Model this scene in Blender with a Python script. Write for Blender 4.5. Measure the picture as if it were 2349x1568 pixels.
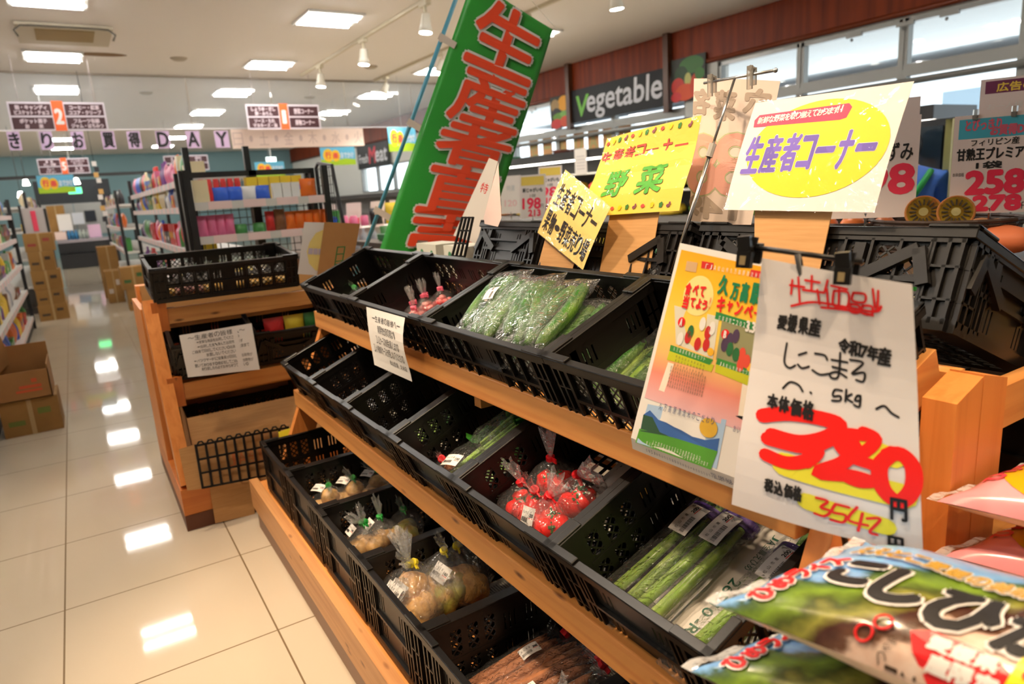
import bpy, math, random
import numpy as np
from mathutils import Vector as V, Matrix as M
rnd = random.Random(11)
sc = bpy.context.scene
for o in list(bpy.data.objects): bpy.data.objects.remove(o)
COL = sc.collection
PI = math.pi

# ---------------------------------------------------------------- camera
CAM_H = 1.37
FPX = 1566.44
YAW, PIT, ROL = 0.5542763, 0.2212356, -0.0643305
_f = V((math.sin(YAW)*math.cos(PIT), math.cos(YAW)*math.cos(PIT), -math.sin(PIT)))
_r0 = V((math.cos(YAW), -math.sin(YAW), 0)); _u0 = _r0.cross(_f)
_r = math.cos(ROL)*_r0 + math.sin(ROL)*_u0
_u = -math.sin(ROL)*_r0 + math.cos(ROL)*_u0
CAM = V((0, 0, CAM_H))
cd = bpy.data.cameras.new('camera'); cam = bpy.data.objects.new('camera', cd); COL.objects.link(cam)
mw = M.Identity(4)
for i in range(3):
    mw[i][0] = _r[i]; mw[i][1] = _u[i]; mw[i][2] = -_f[i]; mw[i][3] = CAM[i]
cam.matrix_world = mw
cd.sensor_width = 36; cd.lens = FPX*36/2349; cd.clip_start = .02; cd.clip_end = 200
cd.dof.use_dof = True; cd.dof.focus_distance = 1.45; cd.dof.aperture_fstop = 4.0
sc.camera = cam

# ---------------------------------------------------------------- sky, sun, room lights, exposure
w = bpy.data.worlds.new('sky'); sc.world = w; w.use_nodes = True
bg = w.node_tree.nodes['Background']; bg.inputs[0].default_value = (.86, .94, 1, 1); bg.inputs[1].default_value = 2.1
vs = sc.view_settings
vs.view_transform = 'Standard'; vs.look = 'None'; vs.gamma = 1; vs.use_curve_mapping = False
vs.exposure = 0.85
EM_PANEL = 1.2; EM_TUBE = 46.0
def spot(name, loc, aim, watts, col, size, blend=.6, rad=.05):
    l = bpy.data.lights.new(name, 'SPOT'); l.energy = watts; l.color = col; l.spot_size = math.radians(size); l.spot_blend = blend; l.shadow_soft_size = rad
    o = bpy.data.objects.new(name, l); COL.objects.link(o); o.location = loc
    o.rotation_euler = (V(aim)-V(loc)).to_track_quat('-Z', 'Y').to_euler()
    return o
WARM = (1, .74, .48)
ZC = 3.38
for (lx, ly, ax, ay, az, e) in ((.0, 2.0, .8, 1.7, .8, 95), (.1, .7, .8, 1.0, .8, 70), (-.3, 3.3, .6, 3.2, .6, 60), (1.7, -.4, 1.0, .4, .9, 45), (.3, -.6, .8, .2, .9, 62), (-.7, 1.0, .62, 1.0, .4, 30)):  # unseen warm ceiling spots; the last is added to brighten the low crates
    spot('unseen_spot_light', (lx, ly, ZC-.22), (ax, ay, az), e*1.2, WARM, 66)

cy = sc.cycles
cy.max_bounces = 9; cy.transparent_max_bounces = 24; cy.diffuse_bounces = 4; cy.glossy_bounces = 4; cy.transmission_bounces = 6
cy.caustics_reflective = False; cy.caustics_refractive = False; cy.sample_clamp_indirect = 6; cy.use_light_tree = True
cy.use_denoising = True
try: cy.use_adaptive_sampling = True; cy.adaptive_threshold = .03
except Exception: pass

# ---------------------------------------------------------------- places read from the photograph
def ray(px, py):
    d = _f*FPX + _r*(px-1174.5) - _u*(py-784); return d.normalized()
def onx(px, py, x): d = ray(px, py); return CAM + d*(x/d.x)
def ony(px, py, y): d = ray(px, py); return CAM + d*(y/d.y)
def onz(px, py, z): d = ray(px, py); return CAM + d*((z-CAM_H)/d.z)

# ---------------------------------------------------------------- materials
def lin(c):
    return tuple(((x/255)/12.92 if x/255 <= .04045 else ((x/255+.055)/1.055)**2.4) for x in c)
_mc = {}
def mat(name, rgb=(200, 200, 200), rough=.5, metal=0., spec=.5, emit=0., noise=None, bump=None, trans=0., sub=0., coat=0.):
    """noise=(scale xyz, second colour, contrast low, high); bump=(scale, strength)"""
    if name in _mc: return _mc[name]
    m = bpy.data.materials.new(name); m.use_nodes = True; nt = m.node_tree; N = nt.nodes; L = nt.links
    b = N['Principled BSDF']; c = lin(rgb)+(1,)
    b.inputs['Base Color'].default_value = c; b.inputs['Roughness'].default_value = rough; b.inputs['Metallic'].default_value = metal
    b.inputs['Specular IOR Level'].default_value = spec; b.inputs['Coat Weight'].default_value = coat; b.inputs['Coat Roughness'].default_value = .1
    if trans: b.inputs['Transmission Weight'].default_value = trans
    if sub: b.inputs['Subsurface Weight'].default_value = sub; b.inputs['Subsurface Radius'].default_value = (.02, .01, .006)
    if emit:
        b.inputs['Emission Color'].default_value = c; b.inputs['Emission Strength'].default_value = emit
    tc = None
    if noise or bump:
        tc = N.new('ShaderNodeTexCoord')
    if noise:
        mp = N.new('ShaderNodeMapping'); mp.inputs['Scale'].default_value = noise[0]
        nz = N.new('ShaderNodeTexNoise'); nz.inputs['Scale'].default_value = 1; nz.inputs['Detail'].default_value = 5
        rp = N.new('ShaderNodeValToRGB'); rp.color_ramp.elements[0].position = noise[2]; rp.color_ramp.elements[1].position = noise[3]
        rp.color_ramp.elements[0].color = c; rp.color_ramp.elements[1].color = lin(noise[1])+(1,)
        L.new(tc.outputs['Object'], mp.inputs[0]); L.new(mp.outputs[0], nz.inputs['Vector']); L.new(nz.outputs['Fac'], rp.inputs[0]); L.new(rp.outputs[0], b.inputs['Base Color'])
    if bump:
        nb = N.new('ShaderNodeTexNoise'); nb.inputs['Scale'].default_value = bump[0]; nb.inputs['Detail'].default_value = 3
        bp = N.new('ShaderNodeBump'); bp.inputs['Strength'].default_value = bump[1]; bp.inputs['Distance'].default_value = .01
        L.new(tc.outputs['Object'], nb.inputs['Vector']); L.new(nb.outputs['Fac'], bp.inputs['Height']); L.new(bp.outputs[0], b.inputs['Normal'])
    _mc[name] = m; return m
def wood(name, rgb, dark, axis):
    """pine: grain along axis, a few knots"""
    if name in _mc: return _mc[name]
    m = mat(name, rgb, .42); nt = m.node_tree; N = nt.nodes; L = nt.links; b = N['Principled BSDF']
    tc = N.new('ShaderNodeTexCoord'); mp = N.new('ShaderNodeMapping')
    s = [46, 46, 46]; s[axis] = 1.6; mp.inputs['Scale'].default_value = s
    nz = N.new('ShaderNodeTexNoise'); nz.inputs['Scale'].default_value = 1; nz.inputs['Detail'].default_value = 4; nz.inputs['Distortion'].default_value = .4
    mx = N.new('ShaderNodeMix'); mx.data_type = 'RGBA'; mx.inputs['A'].default_value = lin(rgb)+(1,); mx.inputs['B'].default_value = lin(dark)+(1,)
    mr = N.new('ShaderNodeMapRange'); mr.inputs['From Min'].default_value = .45; mr.inputs['From Max'].default_value = .85
    L.new(tc.outputs['Object'], mp.inputs[0]); L.new(mp.outputs[0], nz.inputs['Vector']); L.new(nz.outputs['Fac'], mr.inputs['Value']); L.new(mr.outputs[0], mx.inputs['Factor'])
    mp2 = N.new('ShaderNodeMapping'); s2 = [16, 16, 16]; s2[axis] = 5.0; mp2.inputs['Scale'].default_value = s2
    vo = N.new('ShaderNodeTexVoronoi'); vo.inputs['Scale'].default_value = 1; vo.inputs['Randomness'].default_value = 1
    kr = N.new('ShaderNodeMapRange'); kr.inputs['From Min'].default_value = .04; kr.inputs['From Max'].default_value = .13; kr.inputs['To Min'].default_value = .9; kr.inputs['To Max'].default_value = 0
    mk = N.new('ShaderNodeMix'); mk.data_type = 'RGBA'; mk.inputs['B'].default_value = lin((105, 52, 18))+(1,)
    L.new(tc.outputs['Object'], mp2.inputs[0]); L.new(mp2.outputs[0], vo.inputs['Vector']); L.new(vo.outputs['Distance'], kr.inputs['Value'])
    L.new(mx.outputs['Result'], mk.inputs['A']); L.new(kr.outputs[0], mk.inputs['Factor']); L.new(mk.outputs['Result'], b.inputs['Base Color'])
    return m
def film(name, tint=(245, 248, 250), haze=.02, bump=(44, .9), rough=.1, glint=.05):
    """clear crinkled wrapping film: mostly see-through with sharp glints"""
    if name in _mc: return _mc[name]
    m = bpy.data.materials.new(name); m.use_nodes = True; nt = m.node_tree; N = nt.nodes; L = nt.links
    N.remove(N['Principled BSDF']); out = N['Material Output']
    t = N.new('ShaderNodeBsdfTransparent'); t.inputs[0].default_value = (.97, .975, .98, 1)
    g = N.new('ShaderNodeBsdfGlossy'); g.inputs['Roughness'].default_value = rough; g.inputs[0].default_value = (1, 1, 1, 1)
    d = N.new('ShaderNodeBsdfDiffuse'); d.inputs[0].default_value = lin(tint)+(1,)
    fr = N.new('ShaderNodeLayerWeight'); pw = N.new('ShaderNodeMath'); pw.operation = 'POWER'; pw.inputs[1].default_value = 3.5; L.new(fr.outputs['Facing'], pw.inputs[0])
    tc = N.new('ShaderNodeTexCoord'); nb = N.new('ShaderNodeTexNoise'); nb.inputs['Scale'].default_value = bump[0]; nb.inputs['Detail'].default_value = 2; nb.inputs['Distortion'].default_value = 1.5
    bp = N.new('ShaderNodeBump'); bp.inputs['Strength'].default_value = bump[1]; bp.inputs['Distance'].default_value = .02
    L.new(tc.outputs['Object'], nb.inputs['Vector']); L.new(nb.outputs['Fac'], bp.inputs['Height'])
    L.new(bp.outputs[0], g.inputs['Normal']); L.new(bp.outputs[0], fr.inputs['Normal'])
    m1 = N.new('ShaderNodeMixShader'); m1.inputs[0].default_value = haze; L.new(t.outputs[0], m1.inputs[1]); L.new(d.outputs[0], m1.inputs[2])
    ml = N.new('ShaderNodeMath'); ml.operation = 'MULTIPLY_ADD'; ml.inputs[1].default_value = .75; ml.inputs[2].default_value = glint; L.new(pw.outputs[0], ml.inputs[0])
    m2 = N.new('ShaderNodeMixShader'); L.new(ml.outputs[0], m2.inputs[0]); L.new(m1.outputs[0], m2.inputs[1]); L.new(g.outputs[0], m2.inputs[2])
    L.new(m2.outputs[0], out.inputs[0]); _mc[name] = m; return m
def flat(rgb, rough=.55, **k):
    return mat('paint_%d_%d_%d_%d' % (*rgb, int(rough*100)), rgb, rough, **k)

# ---------------------------------------------------------------- objects
def tag(o, label, cat, group=None, kind=None):
    if label: o['label'] = label
    if cat: o['category'] = cat
    if group: o['group'] = group
    if kind: o['kind'] = kind
    return o
def thing(name, label, cat, loc=(0, 0, 0), mtx=None, group=None):
    o = bpy.data.objects.new(name, None); COL.objects.link(o); o.empty_display_size = .05
    o.matrix_basis = mtx.copy() if mtx else M.Translation(V(loc))
    return tag(o, label, cat, group)
def dup(root, mtx, label=None, group=None):
    r = root.copy(); COL.objects.link(r); r.matrix_basis = mtx.copy()
    if label: r['label'] = label
    if group: r['group'] = group
    for ch in root.children:
        c = ch.copy(); COL.objects.link(c); c.parent = r
        for g in ch.children:
            d = g.copy(); COL.objects.link(d); d.parent = c
    return r
def topinv(parent):
    m = M.Identity(4); p = parent
    while p is not None: m = p.matrix_basis @ m; p = p.parent
    return m.inverted()

class MB:
    """collects shapes, then links them as ONE mesh object"""
    def __init__(s): s.v = []; s.f = []; s.uv = None
    def add(s, vs, fs):
        n = len(s.v); s.v += [V(p) for p in vs]; s.f += [tuple(i+n for i in f) for f in fs]; return s
    def box(s, c, size, mtx=None):
        c = V(c); a, b, d = (q/2 for q in size)
        vs = [c+V((x, y, z)) for x in (-a, a) for y in (-b, b) for z in (-d, d)]
        if mtx is not None: vs = [mtx @ p for p in vs]
        return s.add(vs, [(0, 1, 3, 2), (4, 6, 7, 5), (0, 4, 5, 1), (2, 3, 7, 6), (0, 2, 6, 4), (1, 5, 7, 3)])
    def span(s, lo, hi, mtx=None):
        lo, hi = V(lo), V(hi); return s.box((lo+hi)/2, hi-lo, mtx)
    def bar(s, p0, p1, w, h, up=(0, 0, 1)):
        p0, p1 = V(p0), V(p1); d = (p1-p0).normalized(); up = V(up); a = d.cross(up)
        if a.length < 1e-4: a = d.cross(V((1, 0, 0)))
        a.normalize(); b = a.cross(d); a *= w/2; b *= h/2
        vs = [p+x*a+y*b for p in (p0, p1) for x, y in ((-1, -1), (1, -1), (1, 1), (-1, 1))]
        return s.add(vs, [(0, 1, 2, 3), (7, 6, 5, 4), (0, 4, 5, 1), (1, 5, 6, 2), (2, 6, 7, 3), (3, 7, 4, 0)])
    def tube(s, pts, r, seg=8, cap=True):
        pts = [V(p) for p in pts]; n = len(pts); rs = r if isinstance(r, (list, tuple)) else [r]*n
        vs = []; fs = []; a0 = None
        for i, p in enumerate(pts):
            d = (pts[min(i+1, n-1)]-pts[max(i-1, 0)]).normalized()
            a = (a0 - d*a0.dot(d)) if a0 is not None else d.cross(V((0, 0, 1)) if abs(d.z) < .9 else V((1, 0, 0)))
            a.normalize(); a0 = a; b = d.cross(a)
            vs += [p+(a*math.cos(2*PI*k/seg)+b*math.sin(2*PI*k/seg))*rs[i] for k in range(seg)]
        for i in range(n-1):
            for k in range(seg):
                k2 = (k+1) % seg; fs.append((i*seg+k, i*seg+k2, (i+1)*seg+k2, (i+1)*seg+k))
        if cap: fs.append(tuple(range(seg))[::-1]); fs.append(tuple((n-1)*seg+k for k in range(seg)))
        return s.add(vs, fs)
    def lathe(s, prof, mtx=None, seg=16, wob=None):
        vs = []; fs = []; n = len(prof)
        for i, (r, z) in enumerate(prof):
            for k in range(seg):
                a = 2*PI*k/seg; rr = r*(wob(i, k) if wob else 1); p = V((rr*math.cos(a), rr*math.sin(a), z)); vs.append(mtx @ p if mtx is not None else p)
        for i in range(n-1):
            for k in range(seg):
                k2 = (k+1) % seg; fs.append((i*seg+k, i*seg+k2, (i+1)*seg+k2, (i+1)*seg+k))
        if prof[0][0] > 1e-5: fs.append(tuple(range(seg))[::-1])
        if prof[-1][0] > 1e-5: fs.append(tuple((n-1)*seg+k for k in range(seg)))
        return s.add(vs, fs)
    def ball(s, c, r, mtx=None, nu=14, nv=9, fn=None):
        """ellipsoid; fn(unit vector) scales the radius"""
        vs = []; fs = []; c = V(c); r = V(r) if hasattr(r, '__len__') else V((r, r, r))
        for i in range(nv+1):
            t = PI*i/nv
            for k in range(nu):
                a = 2*PI*k/nu; q = V((math.sin(t)*math.cos(a), math.sin(t)*math.sin(a), math.cos(t))); sc_ = fn(q) if fn else 1
                p = c+V((q.x*r.x, q.y*r.y, q.z*r.z))*sc_; vs.append(mtx @ p if mtx is not None else p)
        for i in range(nv):
            for k in range(nu):
                k2 = (k+1) % nu; fs.append((i*nu+k, (i+1)*nu+k, (i+1)*nu+k2, i*nu+k2))
        return s.add(vs, fs)
    def grid(s, fn, nu, nv, uv=False):
        vs = []; fs = []
        for j in range(nv+1):
            for i in range(nu+1): vs.append(fn(i/nu, j/nv))
        for j in range(nv):
            for i in range(nu):
                a = j*(nu+1)+i; fs.append((a, a+1, a+nu+2, a+nu+1))
        if uv: s.uv = [(i/nu, j/nv) for j in range(nv+1) for i in range(nu+1)]
        return s.add(vs, fs)
    def sheet(s, sf, nu=1, nv=1, th=.0006):
        """a sheet of paper or board with a front, a back and edges"""
        vs = []; fs = []; W = nu+1; K = W*(nv+1)
        for n in (0, -th):
            for j in range(nv+1):
                for i in range(nu+1): vs.append(sf(i/nu, j/nv, n))
        for j in range(nv):
            for i in range(nu):
                a = j*W+i; fs.append((a, a+1, a+W+1, a+W)); fs.append((K+a, K+a+W, K+a+W+1, K+a+1))
        for i in range(nu):
            fs.append((i, K+i, K+i+1, i+1)); a = nv*W+i; fs.append((a, a+1, K+a+1, K+a))
        for j in range(nv):
            a = j*W; fs.append((a, a+W, K+a+W, K+a)); a = j*W+nu; fs.append((a, K+a, K+a+W, a+W))
        return s.add(vs, fs)
    def patch(s, sf, u0, v0, u1, v1, n=.0006, nu=1, nv=1):
        return s.grid(lambda a, b: sf(u0+(u1-u0)*a, v0+(v1-v0)*b, n), nu, nv)
    def poly(s, sf, pts, n=.0006):
        return s.add([sf(u, v, n) for u, v in pts], [tuple(range(len(pts)))])
    def disc(s, sf, cu, cv, ru, rv, n=.0006, seg=28):
        vs = [sf(cu, cv, n)]; fs = []
        rg = (.5, 1) if seg < 36 else tuple((k+1)/7 for k in range(7))
        for q in rg:
            vs += [sf(cu+ru*q*math.cos(2*PI*k/seg), cv+rv*q*math.sin(2*PI*k/seg), n) for k in range(seg)]
        for k in range(seg):
            k2 = (k+1) % seg; fs.append((0, 1+k, 1+k2))
            for j in range(len(rg)-1): fs.append((1+j*seg+k, 1+j*seg+seg+k, 1+j*seg+seg+k2, 1+j*seg+k2))
        return s.add(vs, fs)
    def stroke(s, sf, pts, w, n=.001):
        """brush stroke: list of (u, v[, width scale]) in metres mapped through sf with unit scale"""
        if len(pts) > 2:
            P = [tuple(p)+(1,)*(3-len(p)) for p in pts]; P = [P[0]]+P+[P[-1]]; out = []
            for i in range(1, len(P)-2):
                for k in range(5):
                    t = k/5; out.append(tuple(.5*(2*P[i][c]+(P[i+1][c]-P[i-1][c])*t+(2*P[i-1][c]-5*P[i][c]+4*P[i+1][c]-P[i+2][c])*t*t+(3*P[i][c]-P[i-1][c]-3*P[i+1][c]+P[i+2][c])*t**3) for c in range(3)))
            pts = out+[P[-1]]
        vs = []; fs = []; m = len(pts)
        for i, p in enumerate(pts):
            a = pts[max(i-1, 0)]; b = pts[min(i+1, m-1)]; du, dv = b[0]-a[0], b[1]-a[1]; l = math.hypot(du*sf.asp, dv) or 1
            k = (p[2] if len(p) > 2 else 1)*w/2; nx, ny = -dv/l*k/sf.asp, du*sf.asp/l*k
            vs += [sf(p[0]+nx, p[1]+ny, n), sf(p[0]-nx, p[1]-ny, n)]
        for i in range(m-1): fs.append((2*i, 2*i+1, 2*i+3, 2*i+2))
        for e in (0, m-1):
            p = pts[e]; k = (p[2] if len(p) > 2 else 1)*w/2; q = len(vs)
            vs += [sf(p[0]+k/sf.asp*math.cos(2*PI*j/10), p[1]+k*math.sin(2*PI*j/10), n+.00004) for j in range(10)]; fs.append(tuple(range(q, q+10)))
        return s.add(vs, fs)
    def build(s, name, m, parent=None, smooth=False, label=None, kind=None, world=True):
        me = bpy.data.meshes.new(name)
        vs = s.v
        if parent is not None and world:
            inv = topinv(parent); vs = [inv @ p for p in vs]
        me.from_pydata([tuple(p) for p in vs], [], s.f)
        if s.uv and len(s.uv) == len(s.v):
            ul = me.uv_layers.new(name='UVMap')
            for lp in me.loops: ul.data[lp.index].uv = s.uv[lp.vertex_index]
        me.materials.append(m); me.validate()
        if smooth: me.polygons.foreach_set('use_smooth', [True]*len(me.polygons))
        me.update()
        o = bpy.data.objects.new(name, me); COL.objects.link(o)
        if parent is not None: o.parent = parent
        if label: o['label'] = label
        if kind: o['kind'] = kind
        return o
def part(name, mb, m, parent, **k): return mb.build(name, m, parent, **k)
def struct(name, mb, m, **k): return mb.build(name, m, None, kind='structure', **k)
def bevel(o, w=.004, seg=2):
    b = o.modifiers.new('bevel', 'BEVEL'); b.width = w; b.segments = seg; b.limit_method = 'ANGLE'; return o

NK = .4
class Surf:
    """flat or gently bent sheet: (u, v) in 0..1, n metres towards the viewer"""
    def __init__(s, O, U, W, bend=None):
        s.O, s.U, s.W = V(O), V(U), V(W); s.N = s.U.cross(s.W).normalized(); s.bend = bend; s.w = s.U.length; s.h = s.W.length; s.asp = s.w/s.h
    def __call__(s, u, v, n=0.): return s.O+s.U*u+s.W*v+s.N*(n*NK+(s.bend(u, v) if s.bend else 0))
def pxquad(tl, tr, br, bl, width=None, anchor=None, bend=None):
    """the parallelogram in space seen at four corners; scaled to a real width or to a corner at a known place (i, axis, value)"""
    rs = [ray(*p) for p in (tl, tr, br, bl)]
    A = np.array([[rs[0][k], -rs[1][k], rs[2][k], -rs[3][k]] for k in range(3)])
    t = np.linalg.svd(A)[2][-1]; t = t*np.sign(t[0])
    P = [rs[i]*float(t[i]) for i in range(4)]
    if anchor: k = (anchor[2]-(CAM[anchor[1]]))/P[anchor[0]][anchor[1]]
    else: k = width/(P[2]-P[3]).length
    P = [CAM+p*k for p in P]
    return Surf(P[3], P[2]-P[3], P[0]-P[3], bend)
class Quad:
    """sheet with four given corners lying in one plane"""
    def __init__(s, tl, tr, br, bl, N, bend=None):
        s.tl, s.tr, s.br, s.bl, s.N, s.bend = tl, tr, br, bl, N.normalized(), bend
        s.w = ((tr-tl).length+(br-bl).length)/2; s.h = ((tl-bl).length+(tr-br).length)/2; s.asp = s.w/s.h
    def __call__(s, u, v, n=0.):
        a = s.bl.lerp(s.br, u); b = s.tl.lerp(s.tr, u); return a.lerp(b, v)+s.N*(n*(NK if abs(n) < .0095 else 1)+(s.bend(u, v) if s.bend else 0))
    def uv(s, px, py):
        d = ray(px, py); p = CAM+d*((s.bl-CAM).dot(s.N)/d.dot(s.N)); u = v = .5
        for _ in range(12):
            bd = s.bend; s.bend = None; q = s(u, v); du = (s(u+.01, v)-q)/.01; dv = (s(u, v+.01)-q)/.01; s.bend = bd
            e = p-q; a, b, c = du.dot(du), du.dot(dv), dv.dot(dv); x, y = e.dot(du), e.dot(dv); D = a*c-b*b
            u += (c*x-b*y)/D; v += (a*y-b*x)/D
        return u, v
def pquad(tl, tr, br, bl, normal, anchor, bend=None):
    """corners seen in the photograph, laid on a plane through a corner of known position: anchor=(corner index, axis, value)"""
    N = V(normal).normalized(); c = (tl, tr, br, bl); d = ray(*c[anchor[0]]); p0 = CAM+d*((anchor[2]-CAM[anchor[1]])/d[anchor[1]])
    P = []
    for q in c:
        d = ray(*q); P.append(CAM+d*((p0-CAM).dot(N)/d.dot(N)))
    return Quad(*P, N, bend)
def wpx(mb, sf, sx, bl, tr, **k):
    u0, v0 = sf.uv(*bl); u1, v1 = sf.uv(*tr); return write(mb, sf, sx, u0, v0, u1, v1, **k)
_tc = {}
def glyphs(sx):
    if sx in _tc: return _tc[sx]
    c = bpy.data.curves.new('t', 'FONT'); c.body = sx; c.resolution_u = 3
    o = bpy.data.objects.new('t', c); COL.objects.link(o); bpy.context.view_layer.update()
    me = bpy.data.meshes.new_from_object(o.evaluated_get(bpy.context.evaluated_depsgraph_get()))
    vs = [(v.co.x, v.co.y) for v in me.vertices]; fs = [tuple(p.vertices) for p in me.polygons]
    bpy.data.objects.remove(o); bpy.data.curves.remove(c); bpy.data.meshes.remove(me)
    xs = [v[0] for v in vs] or [0]; ys = [v[1] for v in vs] or [0]
    _tc[sx] = (vs, fs, min(xs), max(xs), min(ys), max(ys)); return _tc[sx]
def write(mb, sf, sx, u0, v0, u1, v1, bold=0., n=.0012, shear=0., rot=0, keep=False):
    """letters stretched into the box (u0, v0)-(u1, v1) of the sheet; bold = stroke growth in metres"""
    vs, fs, x0, x1, y0, y1 = glyphs(sx); sx_, sy_ = max(x1-x0, 1e-3), max(y1-y0, 1e-3)
    if sx in ('ー', '一', '・', '-', '~', '～') and (v1-v0)*sf.h > .55*(u1-u0)*sf.w: y0 -= .3; y1 += .3; sy_ = y1-y0
    if sx in ('1', 'I', '!', 'l', 'り'): e_ = .35*sx_ if sx == '1' else .8*sx_*(sx in 'I!l'); x0 -= e_; x1 += e_; sx_ = x1-x0
    k = 8 if bold > 0 else 1; S = sf
    for j in range(k):
        du = bold*math.cos(2*PI*j/k)/S.w if bold else 0; dv = bold*math.sin(2*PI*j/k)/S.h if bold else 0
        q = []
        for x, y in vs:
            a, b = (x-x0)/sx_, (y-y0)/sy_
            if rot == 90: a, b = 1-b, a
            elif rot == -90: a, b = b, 1-a
            elif rot == 180: a, b = 1-a, 1-b
            q.append(S(u0+(u1-u0)*(a+shear*(b-.5))+du, v0+(v1-v0)*b+dv, n+j*2.5e-5))
        mb.add(q, fs)
    return mb
def vwrite(mb, sf, sx, u0, v0, u1, v1, **k):
    n = len(sx); h = (v1-v0)/n
    for i, c in enumerate(sx): write(mb, sf, c, u0, v1-(i+.94)*h, u1, v1-(i+.06)*h, **k)
    return mb
def ordn(k):
    if k < 20: return ORD[k]
    t_ = {2: 'twenty', 3: 'thirty', 4: 'forty', 5: 'fifty'}[(k+1)//10]; r_ = (k+1) % 10
    return t_+'-'+ORD[r_-1] if r_ else {'twenty': 'twentieth', 'thirty': 'thirtieth', 'forty': 'fortieth', 'fifty': 'fiftieth'}[t_]
ORD = ['first', 'second', 'third', 'fourth', 'fifth', 'sixth', 'seventh', 'eighth', 'ninth', 'tenth', 'eleventh', 'twelfth', 'thirteenth', 'fourteenth', 'fifteenth', 'sixteenth', 'seventeenth', 'eighteenth', 'nineteenth', 'twentieth']

# common materials
BLACK = mat('black_plastic', (17, 15, 14), .34, spec=.4)
DARK = mat('dark_metal', (26, 25, 26), .4, spec=.5)
STEEL = mat('brushed_steel', (190, 190, 190), .25, 1.)
WHITE = mat('white_paper', (238, 235, 232), .6)
CARD = mat('cardboard', (196, 150, 98), .8, noise=((9, 9, 160), (184, 138, 86), .35, .7))
CARDD = mat('brown_carton', (168, 122, 70), .8, noise=((4, 4, 4), (152, 108, 60), .4, .7))
WY = wood('pine_along_aisle', (230, 160, 88), (202, 122, 56), 1)
WX = wood('pine_across_aisle', (230, 160, 88), (202, 122, 56), 0)
WZ = wood('pine_upright', (228, 146, 74), (202, 116, 48), 2)
FILM = film('clear_film')
INK = mat('black_ink', (22, 20, 22), .6)
RED = mat('red_ink', (232, 26, 30), .55)
LAM = film('laminate_film', haze=.0, bump=(14, .25), rough=.06)

# ================================================================ the setting
XW, YB, XL, YF = 7.72, 28., -9., -4.
mf = mat('polished_floor_tile', (214, 201, 184), .05, spec=.24)
def floor_nodes():
    nt = mf.node_tree; N = nt.nodes; L = nt.links; b = N['Principled BSDF']
    tc = N.new('ShaderNodeTexCoord'); sx = N.new('ShaderNodeSeparateXYZ'); L.new(tc.outputs['Object'], sx.inputs[0])
    ds = []
    for ax, off in (('X', .254), ('Y', -2.139)):
        a = N.new('ShaderNodeMath'); a.operation = 'ADD'; a.inputs[1].default_value = off+60; L.new(sx.outputs[ax], a.inputs[0])
        p = N.new('ShaderNodeMath'); p.operation = 'PINGPONG'; p.inputs[1].default_value = .3; L.new(a.outputs[0], p.inputs[0]); ds.append(p)
    mn = N.new('ShaderNodeMath'); mn.operation = 'MINIMUM'; L.new(ds[0].outputs[0], mn.inputs[0]); L.new(ds[1].outputs[0], mn.inputs[1])
    lt = N.new('ShaderNodeMath'); lt.operation = 'LESS_THAN'; lt.inputs[1].default_value = .0028; L.new(mn.outputs[0], lt.inputs[0])
    nz = N.new('ShaderNodeTexNoise'); nz.inputs['Scale'].default_value = 1.7; L.new(tc.outputs['Object'], nz.inputs['Vector'])
    c1 = N.new('ShaderNodeMix'); c1.data_type = 'RGBA'; c1.inputs['A'].default_value = lin((208, 194, 172))+(1,); c1.inputs['B'].default_value = lin((194, 181, 160))+(1,); L.new(nz.outputs['Fac'], c1.inputs['Factor'])
    c2 = N.new('ShaderNodeMix'); c2.data_type = 'RGBA'; c2.inputs['B'].default_value = lin((118, 98, 70))+(1,); L.new(c1.outputs['Result'], c2.inputs['A']); L.new(lt.outputs[0], c2.inputs['Factor']); L.new(c2.outputs['Result'], b.inputs['Base Color'])
    r = N.new('ShaderNodeMath'); r.operation = 'MULTIPLY_ADD'; r.inputs[1].default_value = .5; r.inputs[2].default_value = .045; L.new(lt.outputs[0], r.inputs[0]); L.new(r.outputs[0], b.inputs['Roughness'])
floor_nodes()
struct('floor', MB().span((XL, YF, -.1), (XW+.2, YB, 0)), mf)
MCEIL = mat('ceiling_paint', (226, 220, 214), .85)
struct('ceiling', MB().span((XL, YF, ZC), (XW+.2, YB, ZC+.1)), MCEIL)
TEAL = mat('teal_wall_paint', (112, 142, 148), .8)
MW = mat('white_wall_paint', (226, 228, 224), .8)
struct('wall_back', MB().span((XL, YB, 0), (XW+.2, YB+.1, ZC)), TEAL)
struct('wall_left', MB().span((XL-.1, YF, 0), (XL, YB, ZC)), MW)
struct('wall_front', MB().span((XL, YF-.1, 0), (XW+.2, YF, ZC)), MW)
# window wall
oA, oB, oC = (-2.6, 6.72), (7.3, 12.0), (14.2, 20.6)
wr = MB(); x0, x1 = XW, XW+.2
ys = [YF, oA[0], oA[1], oB[0], oB[1], oC[0], oC[1], YB]
for i in range(0, 8, 2): wr.span((x0, ys[i], 0), (x1, ys[i+1], 2.84))
for o, a, b_ in ((oA, .95, 2.84), (oB, .95, 2.84), (oC, 1.5, 2.25)):
    wr.span((x0, o[0], 0), (x1, o[1], a))
    if b_ < 2.8: wr.span((x0, o[0], b_), (x1, o[1], 2.84))
wr.span((x0, YF, 2.84), (x1, YB, ZC))
struct('wall_right', wr, MW)
MBR = mat('brown_wood_panel', (128, 50, 14), .5, noise=((3, 9, .6), (92, 32, 8), .4, .7), spec=.2)
struct('trim_1', MB().span((XW-.05, YF, 2.9), (XW-.002, YB-.01, ZC-.001)), MBR)
led = MB().tube([(XW-.05, YF, 2.885), (XW-.05, YB-.01, 2.885)], .03, 10)
struct('trim_2', led, mat('brown_gloss_ledge', (120, 52, 26), .22), smooth=True)
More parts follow.
